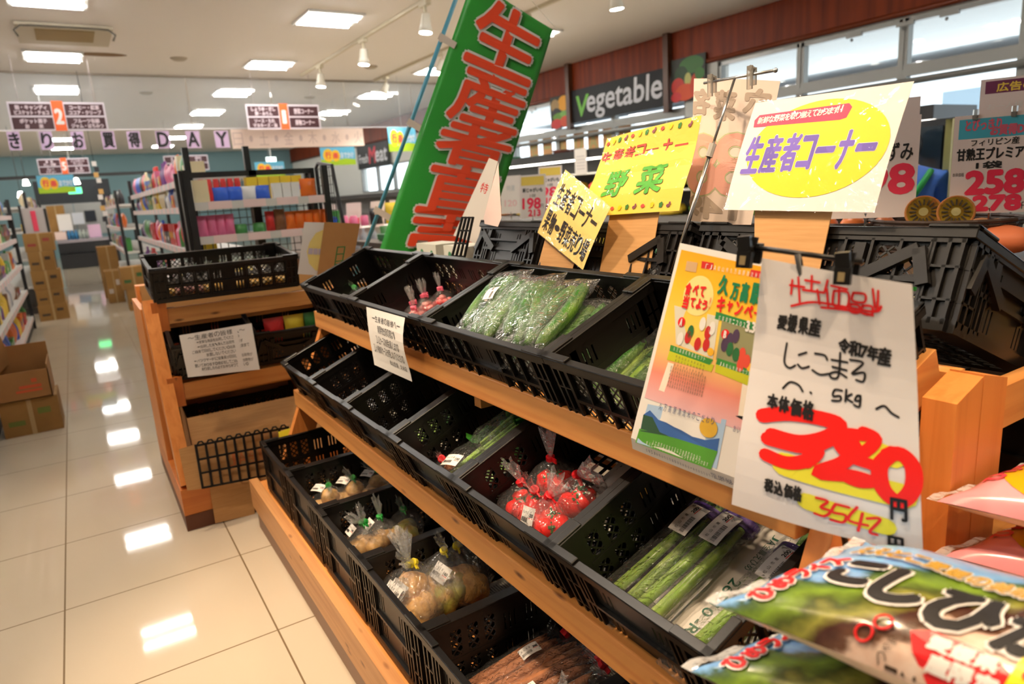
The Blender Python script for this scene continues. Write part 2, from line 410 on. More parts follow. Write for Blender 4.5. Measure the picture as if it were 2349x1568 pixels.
FRM = mat('window_aluminium', (150, 150, 146), .35, .3)
PANE = film('window_pane', haze=.02, bump=(.1, 0.), rough=.02, glint=.04)
def window(n, y0, y1, z0, z1, muls, bar):
    m = MB(); X = XW+.04; t = .045
    for z in (z0+t/2, z1-t/2): m.box((X, (y0+y1)/2, z), (.09, y1-y0, t))
    for y in (y0+t/2, y1-t/2): m.box((X, y, (z0+z1)/2), (.09, t, z1-z0))
    if bar: m.span((X-.05, y0, bar-.07), (X+.05, y1, bar+.05)); m.tube([(X-.09, y0, bar-.13), (X-.09, y1, bar-.13)], .035, 10)
    for y in muls:
        m.span((X-.045, y-.05, z0), (X+.045, y+.05, z1)); m.span((X-.055, y-.012, (bar or z0)), (X-.04, y+.012, z1))
    o = struct('window_%d' % n, m, FRM)
    g = MB().span((X, y0, z0), (X+.006, y1, z1)); part('window_pane', g, PANE, o)
    if bar:
        for a, b_ in zip([y0]+muls, muls+[y1]):
            lm = MB().span((X-.075, (a+b_)/2-.16, z1-.075), (X-.04, (a+b_)/2+.02, z1-.035)).ball((X-.07, (a+b_)/2-.05, z1-.1), .018, nu=8, nv=5)
            part('window_latch', lm, FRM, o)
window(1, oA[0], oA[1], .95, 2.84, [onx(2072, 110, XW).y, onx(1836, 150, XW).y, onx(2350, 110, XW).y, 1.0], 2.33)
window(2, oB[0], oB[1], .95, 2.84, [8.9, 10.45], 2.3)
window(3, oC[0], oC[1], 1.5, 2.25, [15.5, 16.8, 18.1, 19.3], None)
# white pillar piece beside the veg panel
struct('wall_pillar', MB().span((XW-.03, 6.72, 0), (XW, 7.3, 2.86)), MW)

# outside: canopy with ribbed soffit, white building across the street
cn = MB()
for k in range(58): cn.span((XW+.35+k*.09, -8, 3.02+k*.004), (XW+.35+k*.09+.06, 16, 3.07+k*.004))
cn.span((XW+.3, -8, 3.3), (XW+5.8, 16, 3.4))
tag(cn.build('street_canopy', mat('canopy_white', (238, 242, 244), .5)), 'pale ribbed canopy soffit seen through the transom windows', 'canopy', kind='structure')
bld = thing('street_building', 'white building with dark windows across the street outside', 'building', (30, 8, 0))
part('facade', MB().span((30, -25, 0), (36, 45, 4.6)).span((29.6, -25, 4.6), (36, 45, 5.2)).span((29.2, -25, 5.6), (36, 45, 6.1)), mat('building_white', (236, 240, 242), .7), bld)
for y in (-3, 2.2, 7.4, 12.6, 18): part('facade_window', MB().span((29.96, y, 3.0), (30.05, y+2.2, 4.0)), mat('building_glass', (120, 140, 152), .15), bld)
struct('ground_outside', MB().span((XW+.2, -30, -.2), (60, 50, -.05)), flat((228, 228, 224), .9))

# ================================================================ ceiling fittings
EMP = mat('light_diffuser', (255, 252, 246), .5, emit=EM_PANEL)
EMT = mat('fluorescent_tube', (255, 252, 246), .5, emit=EM_TUBE)
LFR = mat('light_frame_white', (225, 225, 222), .5)
first = None
for ix, x in enumerate((-5.52, -2.6, .17, 2.86, 5.62)):
    for iy in range(9):
        y = 2.55+2.79*iy if ix > 0 else 5.34+2.79*iy
        if y > 27: continue
        if ix == 4 and iy in (1,): continue
        mt = M.Translation(V((x, y, ZC)))
        if first is None:
            first = thing('ceiling_light', 'bright recessed rectangular fluorescent panel in the white ceiling', 'ceiling light', mtx=mt, group='fluorescent panels in the ceiling')
            fr = MB()
            for a in (-1, 1): fr.box((a*.31, 0, -.012), (.03, .66, .024)); fr.box((0, a*.315, -.012), (.62, .03, .024))
            part('frame', fr, LFR, first, world=False)
            part('diffuser', MB().box((0, 0, -.006), (.59, .6, .01)), EMP, first, world=False)
            for a in (-1, 1): part('tube', MB().tube([(-.28, a*.15, -.035), (.28, a*.15, -.035)], .018, 8), EMT, first, world=False, smooth=True)
        else: dup(first, mt)

ac = thing('air_conditioner', 'ceiling cassette air conditioner with brown grille and looped bumper strip', 'air conditioner', (.3, 9.6, ZC))
part('panel', MB().span((-.15, 9.15, ZC-.03), (.75, 10.1, ZC-.002)), flat((190, 180, 158), .6), ac)
part('grille', MB().span((.02, 9.3, ZC-.04), (.58, 9.85, ZC-.031)), flat((150, 128, 84), .7), ac)
pts = [(-.13, 9.1, ZC-.16), (-.16, 9.1, ZC-.1), (-.1, 9.1, ZC-.05)] + [(x/10, 9.1, ZC-.045) for x in range(0, 7)] + [(.7, 9.1, ZC-.05), (.76, 9.1, ZC-.1), (.73, 9.1, ZC-.16)]
part('bumper_strip', MB().tube(pts, .012, 6), flat((80, 72, 60), .5), ac, smooth=True)
for k, (px, py) in enumerate(((410, 133), (850, 152), (335, 212), (710, 222))):
    p = onz(px, py, ZC)
    tag(MB().lathe([(.0, -.035), (.07, -.035), (.11, -.01), (.11, 0)], M.Translation(p), 14).build('smoke_detector', flat((170, 158, 140), .6), smooth=True), 'small round %s on the white ceiling %s' % ('detector' , ['beside the brown stain', 'between the two track light rows', 'behind the glass partition above the letter D', 'behind the glass partition above aisle sign one'][k]), 'smoke detector')
for k, (px, py, rx, ry) in enumerate(((120, 97, .22, .1), (232, 125, .3, .13))):
    p = onz(px, py, ZC)
    tag(MB().ball(p+V((0, 0, .0)), (rx, ry, .002), nu=18, nv=4).build('ceiling_stain', mat('rust_stain', (120, 92, 58), .9)), ['dark rust stain on ceiling just past the air conditioner', 'brown rust stain on ceiling beside a light panel'][k], 'stain', kind='structure')

# track lights
TRK = mat('track_cream', (196, 186, 160), .45)
SPW = mat('spot_white', (228, 224, 212), .4)
LAMPF = mat('lamp_face', (255, 244, 226), .5, emit=30)
def track(name, label, x, y0, y1, ys, lead):
    t = thing(name, label, 'light track', (x, y0, ZC)); part('rail', MB().span((x-.02, y0, ZC-.035), (x+.02, y1, ZC-.001)), TRK, t)
    for k, (y, tilt) in enumerate(ys):
        s = thing('spotlight', lead % ORD[k], 'spotlight', (x, y, ZC-.035))
        part('adapter', MB().span((x-.03, y-.09, ZC-.075), (x+.03, y+.09, ZC-.036)), TRK, s)
        part('stem', MB().tube([(x, y, ZC-.075), (x, y, ZC-.16)], .016, 8), TRK, s)
        mt = M.Translation((x, y, ZC-.17)) @ M.Rotation(tilt, 4, 'Y')
        part('lamp_shade', MB().lathe([(.0, .03), (.045, .02), (.055, -.08), (.075, -.17), (.06, -.165)], mt, 14), SPW, s, smooth=True)
        spot('track_spot_lamp', (x, y, ZC-.36), (x+math.sin(tilt)*-1.0, y, ZC-2.2), 75, (1, .9, .76), 95)
        part('lamp', MB().lathe([(.0, -.166), (.066, -.166), (.066, -.172), (0, -.172)], mt, 14), LAMPF, s)
track('light_track', 'cream ceiling track carrying the row of spotlights before the green banner', 3.55, 1.5, 11.7, [(onx(733, 150, 3.55).y, .1), (onx(832, 95, 3.55).y, .1), (onx(975, 20, 3.55).y, .1), (5.2, .2), (3.4, .2)], 'cream spotlight, %s along the track from the glass partition')
track('light_track', 'cream ceiling track mostly behind the green banner', 4.93, 3.0, 12.0, [(11.5, .5), (9.4, .4), (7.2, .3), (5.6, -.1)], 'cream spotlight on the track behind the green banner, %s from the glass partition')
# glass smoke barrier
BY = 12.15
bar = struct('wall_partition', MB().span((XL+.01, BY-.02, ZC-.03), (XW-.06, BY+.02, ZC-.001)), flat((150, 140, 128), .6))
PAN = film('barrier_glass', tint=(200, 214, 224), haze=.13, bump=(.1, 0.), rough=.03, glint=.03)  # bluish haze in the colour stands in for the panes' reflection
bx = sorted(onz(px, py, ZC).x for px, py in ((205, 172), (405, 179), (580, 182), (745, 187), (885, 190)))
step = 1.27
xs = [XL+.1]+[bx[0]+step*(k-6) for k in range(0, 13)]
for a, b_ in zip(xs, xs[1:]):
    if b_ > XW: break
    part('glass_pane', MB().span((a+.008, BY-.003, 2.6), (b_-.008, BY+.003, ZC-.031)), PAN, bar)
part('glass_edge', MB().span((XL+.1, BY-.008, 2.585), (7.0, BY+.008, 2.6)), flat((236, 232, 236), .3), bar)
# lettered cards and strip hanging under the glass
LIL = mat('lilac_card', (206, 178, 214), .6)
def hang_card(pxa, pya, pxb, pyb, ch, lab):
    a = ony(pxa, pya, BY-.03); b_ = ony(pxb, pyb, BY-.03)
    sf = Surf((a.x, BY-.03, b_.z), (b_.x-a.x, 0, 0), (0, 0, a.z-b_.z))
    t = thing('letter_card', lab, 'letter card', sf(.5, 0), group='lilac letter cards along the glass partition')
    part('card', MB().sheet(sf, th=.004), LIL, t); part('lettering', write(MB(), sf, ch, .12, .1, .88, .92, bold=.008, n=.004), INK, t)
for ch, px in zip('きりお買得DAY', (14, 88, 160, 230, 289, 355, 424, 490)):
    hang_card(px, 302-px*.004, px+38, 344-px*.012, ch, 'lilac card with one big black character %s' % ({'き': 'first of the row along the glass', 'り': 'under the orange number two', 'お': 'under aisle sign two', '買': 'fourth along the glass', '得': 'just before the letter D', 'D': 'reading D', 'A': 'reading A', 'Y': 'reading Y'}[ch]))
a = ony(528, 297, BY-.03); b_ = ony(836, 334, BY-.03)
sf = Surf((a.x, BY-.03, b_.z), (b_.x-a.x, 0, 0), (0, 0, a.z-b_.z))
t = thing('weekday_strip', 'pale peach strip of faded weekday characters under the glass partition', 'banner', sf(.5, 0))
part('card', MB().sheet(sf, th=.003), flat((226, 204, 192), .6), t)
wd = MB()
for k, ch in enumerate('日●土●金●木●水●火'):
    if ch == '●': wd.disc(sf, .045+k*.091, .5, .013, .17, .003)
    else: write(wd, sf, ch, .01+k*.091, .15, .08+k*.091, .85, n=.003)
part('lettering', wd, flat((196, 174, 168), .7), t)

# hanging aisle signs
MAR = mat('sign_maroon', (62, 24, 32), .5); ORG = mat('sign_orange', (244, 104, 44), .5); SGF = mat('sign_white_frame', (222, 212, 224), .5)
def aisle_sign(y, tl, tr, br, bl, num, left, right, lab):
    P = [ony(*q, y) for q in (tl, tr, br, bl)]
    sf = Surf(P[3], ((P[2]-P[3]).x, 0, 0), (0, 0, ((P[0]-P[3]).z+(P[1]-P[2]).z)/2))
    t = thing('aisle_sign', lab, 'aisle sign', sf(.5, 0))
    part('board', MB().sheet(sf, th=.02), SGF, t)
    part('panel', MB().patch(sf, .02, .53, .43, .93, .002).patch(sf, .02, .06, .43, .47, .002).patch(sf, .57, .53, .98, .93, .002).patch(sf, .57, .06, .98, .47, .002), MAR, t)
    part('number_panel', MB().patch(sf, .44, 0, .56, 1.04, .003), ORG, t)
    part('number', write(MB(), sf, num, .465, .25, .535, .75, bold=.01, n=.005), WHITE, t, label='white number on the orange band')
    tx = MB()
    for u, rows in ((.06, left), (.61, right)):
        for k, s in enumerate(rows):
            if len(rows) == 4: v = (.74, .56, .27, .09)[k]; h = .15
            else: v = (.62, .16)[k]; h = .22
            wd_ = min(.34, .045*len(s)); write(tx, sf, s, u+.17-wd_/2, v, u+.17+wd_/2, v+h, bold=.003, n=.003)
    part('lettering', tx, flat((214, 196, 206), .6), t)
    for u in (.12, .9): part('hanger', MB().tube([sf(u, 1), V((sf(u, 1).x, y, ZC))], .004, 5), flat((150, 140, 140), .5), t)
aisle_sign(11.0, (15, 235), (246, 234), (250, 300), (28, 301), '2', ['飴・キャンディ', 'ビスケット・チョコ', 'ポケット菓子', 'お　　米'], ['コーヒー・紅茶', 'ココア・クリープ', 'フルーツ缶詰', 'ジャム・はちみつ'], 'maroon hanging aisle sign with orange band numbered two')
aisle_sign(11.7, (563, 240), (733, 240), (737, 296), (570, 297), '1', ['しょうゆ・だし', '酢・みりん', 'ソース・たれ', 'マヨネーズ・油'], ['野菜コーナー', '果物コーナー'], 'maroon hanging aisle sign with orange band numbered one')
aisle_sign(17.0, (85, 366), (205, 363), (209, 399), (91, 401), '5', ['麺　類', 'だし・乾物', 'カレー', 'シチュー'], ['インスタント', 'ラーメン', '缶　詰', 'ふりかけ'], 'far maroon hanging aisle sign with orange band numbered five')
aisle_sign(18.0, (377, 358), (478, 356), (481, 391), (380, 393), '4', ['洗　剤', '日用品', '紙製品', 'ペット'], ['調味料', '菓　子', '飲料水', '酒　類'], 'far maroon hanging aisle sign with orange band numbered four')
# outing-season signs
def outing(y, x0_, y0_, x1_, y1_, lab):
    a, b_ = ony(x0_, y0_, y), ony(x1_, y1_, y); sf = Surf((a.x, y, b_.z), (b_.x-a.x, 0, 0), (0, 0, a.z-b_.z))
    t = thing('season_sign', lab, 'hanging sign', sf(.5, 0))
    part('board', MB().sheet(sf, th=.004), flat((104, 190, 226), .5), t)
    part('meadow', MB().poly(sf, [(0, 0), (1, 0), (1, .3), (.7, .36), (.35, .24), (0, .34)], .002), flat((176, 214, 40), .6), t)
    part('badge', MB().disc(sf, .22, .55, .15, .36, .003, 20).disc(sf, .43, .52, .13, .32, .0032, 20), flat((250, 206, 40), .5), t)
    part('lettering', write(write(MB(), sf, '行', .14, .38, .3, .74, bold=.006, n=.005), sf, '楽', .35, .36, .51, .7, bold=.006, n=.005), flat((236, 84, 70), .5), t)
    part('small_lettering', write(MB(), sf, 'おでかけ', .58, .38, .95, .7, bold=.003, n=.005), flat((232, 240, 250), .5), t)
    part('hanger', MB().tube([sf(.5, 1), V((sf(.5, 1).x, y, ZC))], .004, 5), flat((150, 150, 150), .5), t)
outing(14.0, 82, 403, 175, 440, 'blue and green outing sign hanging low over the far aisle end')
outing(15.0, 583, 372, 655, 402, 'blue and green outing sign just behind the black wire shelf top')
outing(14.5, 733, 338, 817, 377, 'blue and green outing sign beside the meat sign')
outing(11.6, 888, 292, 957, 346, 'blue and green outing sign next to the blue banner pole')
# exit sign
p = ony(172, 437, 21.)
t = thing('exit_sign', 'small glowing green exit sign over the dark service opening', 'exit sign', p)
part('case', MB().box(p, (.3, .06, .16)), flat((230, 240, 235), .5), t)
part('lamp_face', MB().box(p+V((0, -.035, 0)), (.28, .006, .14)), mat('exit_green', (60, 220, 130), .5, emit=2.2), t)
part('hanger', MB().tube([p+V((0, 0, .08)), V((p.x, p.y, ZC))], .01, 5), LFR, t)
p = ony(622, 367, 20.)
t = thing('exit_sign', 'small white lit exit lamp hanging before the teal end wall', 'exit sign', p)
part('case', MB().box(p, (.26, .06, .16)), mat('exit_white', (230, 250, 245), .5, emit=1.2), t)
part('hanger', MB().tube([p+V((0, 0, .08)), V((p.x, p.y, ZC))], .012, 5), LFR, t)
for k, (px, py, lab) in enumerate(((60, 421, 'white pendant lamp hanging over the aisle shelves by the teal wall'), (48, 449, 'white pendant lamp lowest over the side shelves by the teal wall'), (176, 418, 'white pendant lamp hanging beside the yellow outing sign'))):
    p = ony(px, py, 19.)
    t = thing('pendant_lamp', lab, 'pendant lamp', p)
    part('shade', MB().lathe([(0, .1), (.04, .09), (.07, -.04), (.0, -.04)], M.Translation(p), 12), mat('pendant_glow', (255, 250, 240), .5, emit=6), t, smooth=True)
    part('cord', MB().tube([p+V((0, 0, .1)), V((p.x, p.y, ZC))], .008, 5), DARK, t)
# black lighting rail over the far shelves
tag(MB().bar(ony(-30, 411, 18.5), ony(420, 392, 18.5), .07, .07).build('light_rail', DARK), 'long black suspended lighting rail before the teal wall', 'light rail')

# ================================================================ timber display stands
TILT = math.radians(22.7); CT, ST = math.cos(TILT), math.sin(TILT)
def stile_x(z): return .811+(z-.848)*.428
stand = thing('display_stand', 'long three tier pine display stand carrying tilted black vegetable crates', 'display stand', (.8, 1.6, 0))
YA, YZ = .55, 2.85
def rail(nm, x, z0, z1, th=.035, ya=YA, yz=YZ):
    o = part(nm, MB().span((x, ya, z0), (x+th, yz, z1)), WY, stand); bevel(o, .003); return o
rail('top_rail', .795, .853, .92); rail('middle_rail', .667, .535, .602)
part('base_board', MB().span((.455, .3, .1), (.49, 2.95, .222)), wood('pine_base', (206, 150, 96), (176, 112, 60), 1), stand)
part('kick_board', MB().span((.4685, .3, 0), (.485, 2.94, .1)), flat((146, 112, 92), .5), stand)
part('deck', MB().span((.49, .3, .17), (1.12, 2.94, .205)), WY, stand)
for y in (2.832, .525):
    p0 = V((stile_x(.205)+.05, y, .205)); p1 = V((stile_x(1.0)+.05, y, 1.0))
    part('stile', MB().bar(p0, p1, .035, .095, up=(1, 0, 0)), WZ, stand)
    for z, xx in ((.87, .83), (.55, .71)):
        part('bracket', MB().bar((xx+.02, y, z-.06), (1.1, y, z-.02+(1.1-xx)*.418), .034, .07), WX, stand)
for z, xx in ((.862, .845), (.862, 1.06), (.543, .72), (.543, 1.03)):
    dz = (xx-(.83 if z > .7 else .71))*.418
    part('shelf_slat', MB().span((xx, .56, z+dz-.005), (xx+.06, 2.84, z+dz+.014)), WY, stand)
part('bracket', MB().span((.84, 1.535, .80), (1.1, 1.57, .86)), WX, stand)
# end frame: two upright planks and the cross piece with a slanted top
for k, (xa, xb, za, zb) in enumerate(((1.0, 1.072, 1.036, 1.062), (1.074, 1.15, 1.064, 1.045))):
    m = MB(); y0, y1 = .445, .492
    m.add([(xa, y0, 0), (xb, y0, 0), (xb, y1, 0), (xa, y1, 0), (xa, y0, za), (xb, y0, zb), (xb, y1, zb), (xa, y1, za)], [(3, 2, 1, 0), (4, 5, 6, 7), (0, 1, 5, 4), (1, 2, 6, 5), (2, 3, 7, 6), (3, 0, 4, 7)])
    part('end_post', m, WZ, stand)
part('cross_piece', MB().bar((.93, .56, 1.0), (1.08, .56, 1.06), .1, .07), WX, stand)
part('ridge_beam', MB().span((1.10, .5, .98), (1.14, 2.84, 1.05)), WY, stand)
part('far_rail', MB().span((1.16, .46, .95), (1.9, .49, 1.02)), WX, stand)

WING = 'pine stand'
wing = thing('display_stand', 'shorter pine display stand set across the end of the long stand', 'display stand', (.6, 3.5, 0))
def wy(x): return x+2.635
for nm, y, z0, z1, wd_ in (('top_rail', 3.43, .865, .935, WX), ('middle_rail', 3.302, .54, .61, WX)):
    part(nm, MB().span((.3, y, z0), (1.25, y+.035, z1)), WX, wing)
    part('rail_end_block', MB().span((.236, y-.012, z0-.03), (.298, y+.05, z1+.035)), wood('pine_orange_end', (206, 116, 46), (186, 96, 34), 2), wing)
part('plinth', MB().span((.2, 3.105, 0), (1.25, 4.1, .07)), mat('brown_plinth', (98, 52, 28), .5), wing)
part('deck', MB().span((.2, 3.11, .07), (1.25, 4.1, .19)), wood('pine_ply', (208, 124, 54), (190, 100, 40), 0), wing)
for xa in (.205,):
    for (ya, yb, z1) in ((3.11, 3.44, .95), ):
        part('stile', MB().bar((xa+.028, ya+.045, .19), (xa+.028, yb+.045, .965), .055, .09, up=(0, 1, 0)), WZ, wing)
part('side_panel', MB().span((.2, 3.55, .19), (.222, 4.09, .93)), WZ, wing)
part('back_post', MB().span((.222, 3.98, .19), (.27, 4.08, 1.0)), WZ, wing)
part('shelf_slat', MB().span((.24, 3.47, .84), (1.25, 3.85, .86)).span((.24, 3.35, .52), (1.25, 3.8, .538)), WX, wing)
part('back_panel', MB().span((.24, 3.96, .19), (1.25, 3.975, 1.0)), mat('carton_back', (186, 142, 88), .8), wing)

# ---------------------------------------------------------------- crates
def wall_mesh(L, H, Z0, folding=False):
    """one crate wall in its own frame: x along, z up, outside towards -y"""
    m = MB(); t = .011
    m.span((0, -t, 0), (L, .002, .02)); m.span((0, -t, H-.024), (L, .002, H-.004))
    midw = .13*L if L > .45 else .10
    cx = L/2
    nc = 3 if L > .45 else 2
    ed = .05
    for a in (0, L-ed): m.span((a, -.003, .02), (a+ed, 0, H-.02)); 
    for x in (.004, .024, ed-.003, L-.004, L-.024, L-ed+.003): m.span((x-.003, -t, .01), (x+.003, 0, H-.015))
    for z in (H*.30, H*.62): m.span((0, -t, z-.002), (ed, 0, z+.002)); m.span((L-ed, -t, z-.002), (L, 0, z+.002))
    zm = H*.47
    m.span((ed, -t, zm-.004), (L-ed, .001, zm+.004))
    # centre plate made of strips with open slots
    a, b = cx-midw, cx+midw
    sl = (a+.02, a+.034, a+.048, b-.048, b-.034, b-.02)
    xs = [a]+[q for s in sl for q in (s-.0025, s+.0025)]+[b]
    for z0, z1, solid in ((.02, H*.16, 1), (H*.16, H*.40, 0), (H*.40, H*.56, 1), (H*.56, H*.78, 0), (H*.78, H-.02, 1)):
        if solid: m.span((a, -.003, z0), (b, 0, z1))
        else:
            for i in range(0, len(xs), 2): m.span((xs[i], -.003, z0), (xs[i+1], 0, z1))
    for side in (0, 1):
        lo, hi = (ed, a) if side == 0 else (b, L-ed); n = nc; cw = (hi-lo)/n
        for i in range(n+1): m.span((lo+i*cw-.0025, -t, .015), (lo+i*cw+.0025, 0, H-.02))
        for i in range(n):
            for z0, z1 in ((.02, zm-.004), (zm+.004, H-.024)):
                x0, x1 = lo+i*cw+.0025, lo+(i+1)*cw-.0025; hh = z1-z0
                # surround with a rounded look, then the criss-cross
                e = .006
                m.span((x0, -.002, z0), (x0+e, 0, z1)); m.span((x1-e, -.002, z0), (x1, 0, z1)); m.span((x0, -.002, z0), (x1, 0, z0+e)); m.span((x0, -.002, z1-e), (x1, 0, z1))
                st = .0215
                for sgn in (1, -1):
                    c0 = -math.ceil(hh/st)*st if sgn > 0 else 0
                    c = c0
                    while c < (x1-x0)+ (0 if sgn > 0 else hh):
                        # line x = x0+c+sgn*(z-z0)
                        pz0, pz1 = 0., hh
                        if sgn > 0: pz0 = max(pz0, -c); pz1 = min(pz1, (x1-x0)-c)
                        else: pz0 = max(pz0, c-(x1-x0)); pz1 = min(pz1, c)
                        if pz1-pz0 > .004:
                            m.bar((x0+c+sgn*pz0, -.0012, z0+pz0), (x0+c+sgn*pz1, -.0012, z0+pz1), .0034, .0024, up=(0, 1, 0))
                        c += st
    if folding:
        m.span((cx-.11, -.016, H*.66), (cx-.09, 0, H-.03)); m.span((cx+.09, -.016, H*.66), (cx+.11, 0, H-.03)); m.span((cx-.11, -.016, H*.62), (cx+.11, 0, H*.66))
        for s in (-1, 1):
            q = cx+s*min(.19, L*.3); m.bar((q-s*.05, -.012, H*.45), (q+s*.04, -.012, H*.78), .02, .012, up=(0, 1, 0)); m.bar((q+s*.04, -.012, H*.78), (q+s*.06, -.012, H*.42), .02, .012, up=(0, 1, 0))
    return m
_cr = {}
def xf(mb, mtx): mb.v = [mtx @ p for p in mb.v]; return mb
def crate(label, W, D, H, mtx, folding=False, group=None):
    key = (round(W, 3), round(D, 3), round(H, 3), folding)
    if key in _cr: return dup(_cr[key], mtx, label, group)
    t = thing('crate', label, 'crate', mtx=mtx, group=group)
    T = M.Translation
    part('front_wall', wall_mesh(W, H, 0, folding), BLACK, t, world=False)
    part('back_wall', xf(wall_mesh(W, H, 0, folding), T((W, D, 0)) @ M.Rotation(PI, 4, 'Z')), BLACK, t, world=False)
    part('side_wall', xf(wall_mesh(D, H, 0, folding), T((0, D, 0)) @ M.Rotation(-PI/2, 4, 'Z')), BLACK, t, world=False)
    part('side_wall', xf(wall_mesh(D, H, 0, folding), T((W, 0, 0)) @ M.Rotation(PI/2, 4, 'Z')), BLACK, t, world=False)
    b = MB(); n = int(W/.03)
    b.span((0, 0, 0), (W, .03, .004)); b.span((0, D-.03, 0), (W, D, .004)); b.span((0, 0, 0), (.03, D, .004)); b.span((W-.03, 0, 0), (W, D, .004))
    for i in range(1, n): b.span((i*W/n-.004, .03, 0), (i*W/n+.004, D-.03, .004))
    for i in range(1, int(D/.03)): b.span((.03, i*D/int(D/.03)-.004, 0), (W-.03, i*D/int(D/.03)+.004, .004))
    part('base', b, BLACK, t, world=False)
    r = MB(); o = .013; th = .005
    for lo, hi in (((-o, -o), (W+o, .004)), ((-o, D-.004), (W+o, D+o)), ((-o, .004), (.004, D-.004)), ((W-.004, .004), (W+o, D-.004))):
        r.span((lo[0], lo[1], H-th), (hi[0], hi[1], H))
    for lo, hi in (((-o, -o), (W+o, -o+.003)), ((-o, D+o-.003), (W+o, D+o)), ((-o, -o), (-o+.003, D+o)), ((W+o-.003, -o), (W+o, D+o))):
        r.span((lo[0], lo[1], H-.017), (hi[0], hi[1], H))
    for cx_ in (0, W):
        for cy_ in (0, D):
            sx, sy = (1 if cx_ == 0 else -1), (1 if cy_ == 0 else -1)
            for (dx, dy) in ((.062, .0), (.0, .062)):
                xa, xb = sorted((cx_-sx*o, cx_+sx*(dx if dx else .004))); ya, yb = sorted((cy_-sy*o, cy_+sy*(dy if dy else .004)))
                r.span((xa, ya, H), (xb, yb, H+.006))
    ro = part('rim', r, BLACK, t, world=False); bevel(ro, .0015, 1)
    _cr[key] = t; return t
def main_mtx(x_rim, z_rim, y_left, H, tilt=TILT):
    c, s = math.cos(tilt), math.sin(tilt); n = V((-s, 0, c)); d = V((c, 0, s)); w_ = V((0, -1, 0))
    o = V((x_rim, y_left, z_rim)) - n*H
    m = M.Identity(4)
    for i in range(3): m[i][0] = w_[i]; m[i][1] = d[i]; m[i][2] = n[i]; m[i][3] = o[i]
    return m
HT = .175
TOPM = []; TW, TD = .548, .30
for k, lab in enumerate(('black crate at the far end of the top tier beside the banner pole, almost empty', 'black crate on the top tier holding small pink tied bags', 'black crate on the top tier heaped with bagged cucumbers', 'black crate on the top tier next to the campaign poster with few cucumbers')):
    m = main_mtx(.755, 1.043, 2.80-.5735*k, HT); TOPM.append(m); crate(lab, TW, TD, HT, m)
MIDM = []; MWd, MD = .352, .50
for k, lab in enumerate(('empty black crate at the far end of the middle tier', 'black crate on the middle tier with one dark bag at its front', 'black crate on the middle tier holding one long bag of leafy greens', 'black crate on the middle tier with spinach bags and newspaper', 'black crate on the middle tier with bagged tomatoes', 'black crate on the middle tier with asparagus on white card')):
    m = main_mtx(.635, .737, 2.80-.376*k, HT); MIDM.append(m); crate(lab, MWd, MD, HT, m)
LOWM = []; HL = .2; LW = .362
for k, lab in enumerate(('black crate at the far end of the bottom tier, empty', 'black crate on the bottom tier with green tied potato bags', 'black crate on the bottom tier with pale taro bags and newspaper', 'black crate on the bottom tier with yellow tied potato bags', 'black crate on the bottom tier with burdock and eggplant bags', 'black crate on the bottom tier at the near end below the asparagus')):
    m = main_mtx(.51, .418, 2.81-.385*k, HL, math.radians(1.0)); LOWM.append(m); crate(lab, LW, MD, HL, m)
# far side of the ridge: crates tilted the other way
def far_mtx(x, z, y0, H, tilt=TILT):
    c, s = math.cos(tilt), math.sin(tilt); n = V((s, 0, c)); d = V((c, 0, -s)); w_ = V((0, -1, 0))
    o = V((x, y0, z)) - n*H; m = M.Identity(4)
    for i in range(3): m[i][0] = w_[i]; m[i][1] = d[i]; m[i][2] = n[i]; m[i][3] = o[i]
    return m
HF = .165
for y0, L, lab in ((1.05, .53, 'large black folding crate tilted away behind the price sheet'), (1.63, .53, 'black folding crate tilted away behind the yellow vegetable sign'), (2.02, .352, 'black folding crate tilted away behind the slanted yellow sign')):
    crate(lab, L, .36, HF, far_mtx(1.175, 1.262, y0, HF), folding=True)
# wing crates
def wing_mtx(x, y, z, tilt):
    c, s = math.cos(tilt), math.sin(tilt); m = M.Identity(4)
    for i, (a, b_, d) in enumerate(zip((1, 0, 0), (0, c, s), (0, -s, c))): m[i][0] = a; m[i][1] = b_; m[i][2] = d
    m[0][3], m[1][3], m[2][3] = x, y, z; return m
WTOP = wing_mtx(.262, 3.42, .965, math.radians(7))
crate('black crate on top of the cross stand filled with golden bagged goods', .63, .36, .155, WTOP)
WM1 = wing_mtx(.285, 3.33, .625, math.radians(20)); WM2 = wing_mtx(.635, 3.33, .625, math.radians(20))
crate('black folding crate behind the printed notice on the cross stand', .335, .36, .17, WM1, True)
crate('black folding crate with red packets beside the printed notice', .335, .36, .17, WM2, True)
WM3 = wing_mtx(.3, 3.5, .27, math.radians(14)); crate('dark crate low inside the cross stand behind the open carton', .5, .36, .2, WM3)

# ================================================================ signs, notices and posters
YEL = mat('yellow_sign', (252, 226, 96), .45); YELB = mat('yellow_sign_pale', (246, 220, 130), .45)
GRN = mat('green_print', (86, 182, 62), .5); RDP = mat('coral_print', (240, 92, 84), .5); PUR = mat('purple_print', (146, 82, 98), .55)
TAPE = mat('white_tab', (226, 214, 200), .5)
def support(t, px, sf, th=.005):
    """cardboard board behind a sheet, given by four corners in the photograph"""
    P = [sf(*sf.uv(*q), n=-.013) for q in px]; q = Quad(*P, sf.N); return part('support_board', MB().sheet(q, th=th), CARD, t)
def laminated(t, sf, m, e=.012):
    part('sheet', MB().sheet(sf, 6, 4, .001), m, t)
    part('film', MB().grid(lambda a, b: sf(-e+a*(1+2*e), -e+b*(1+2*e), .0028+.0008*math.sin(a*19+b*7)), 14, 10), LAM, t, smooth=True)

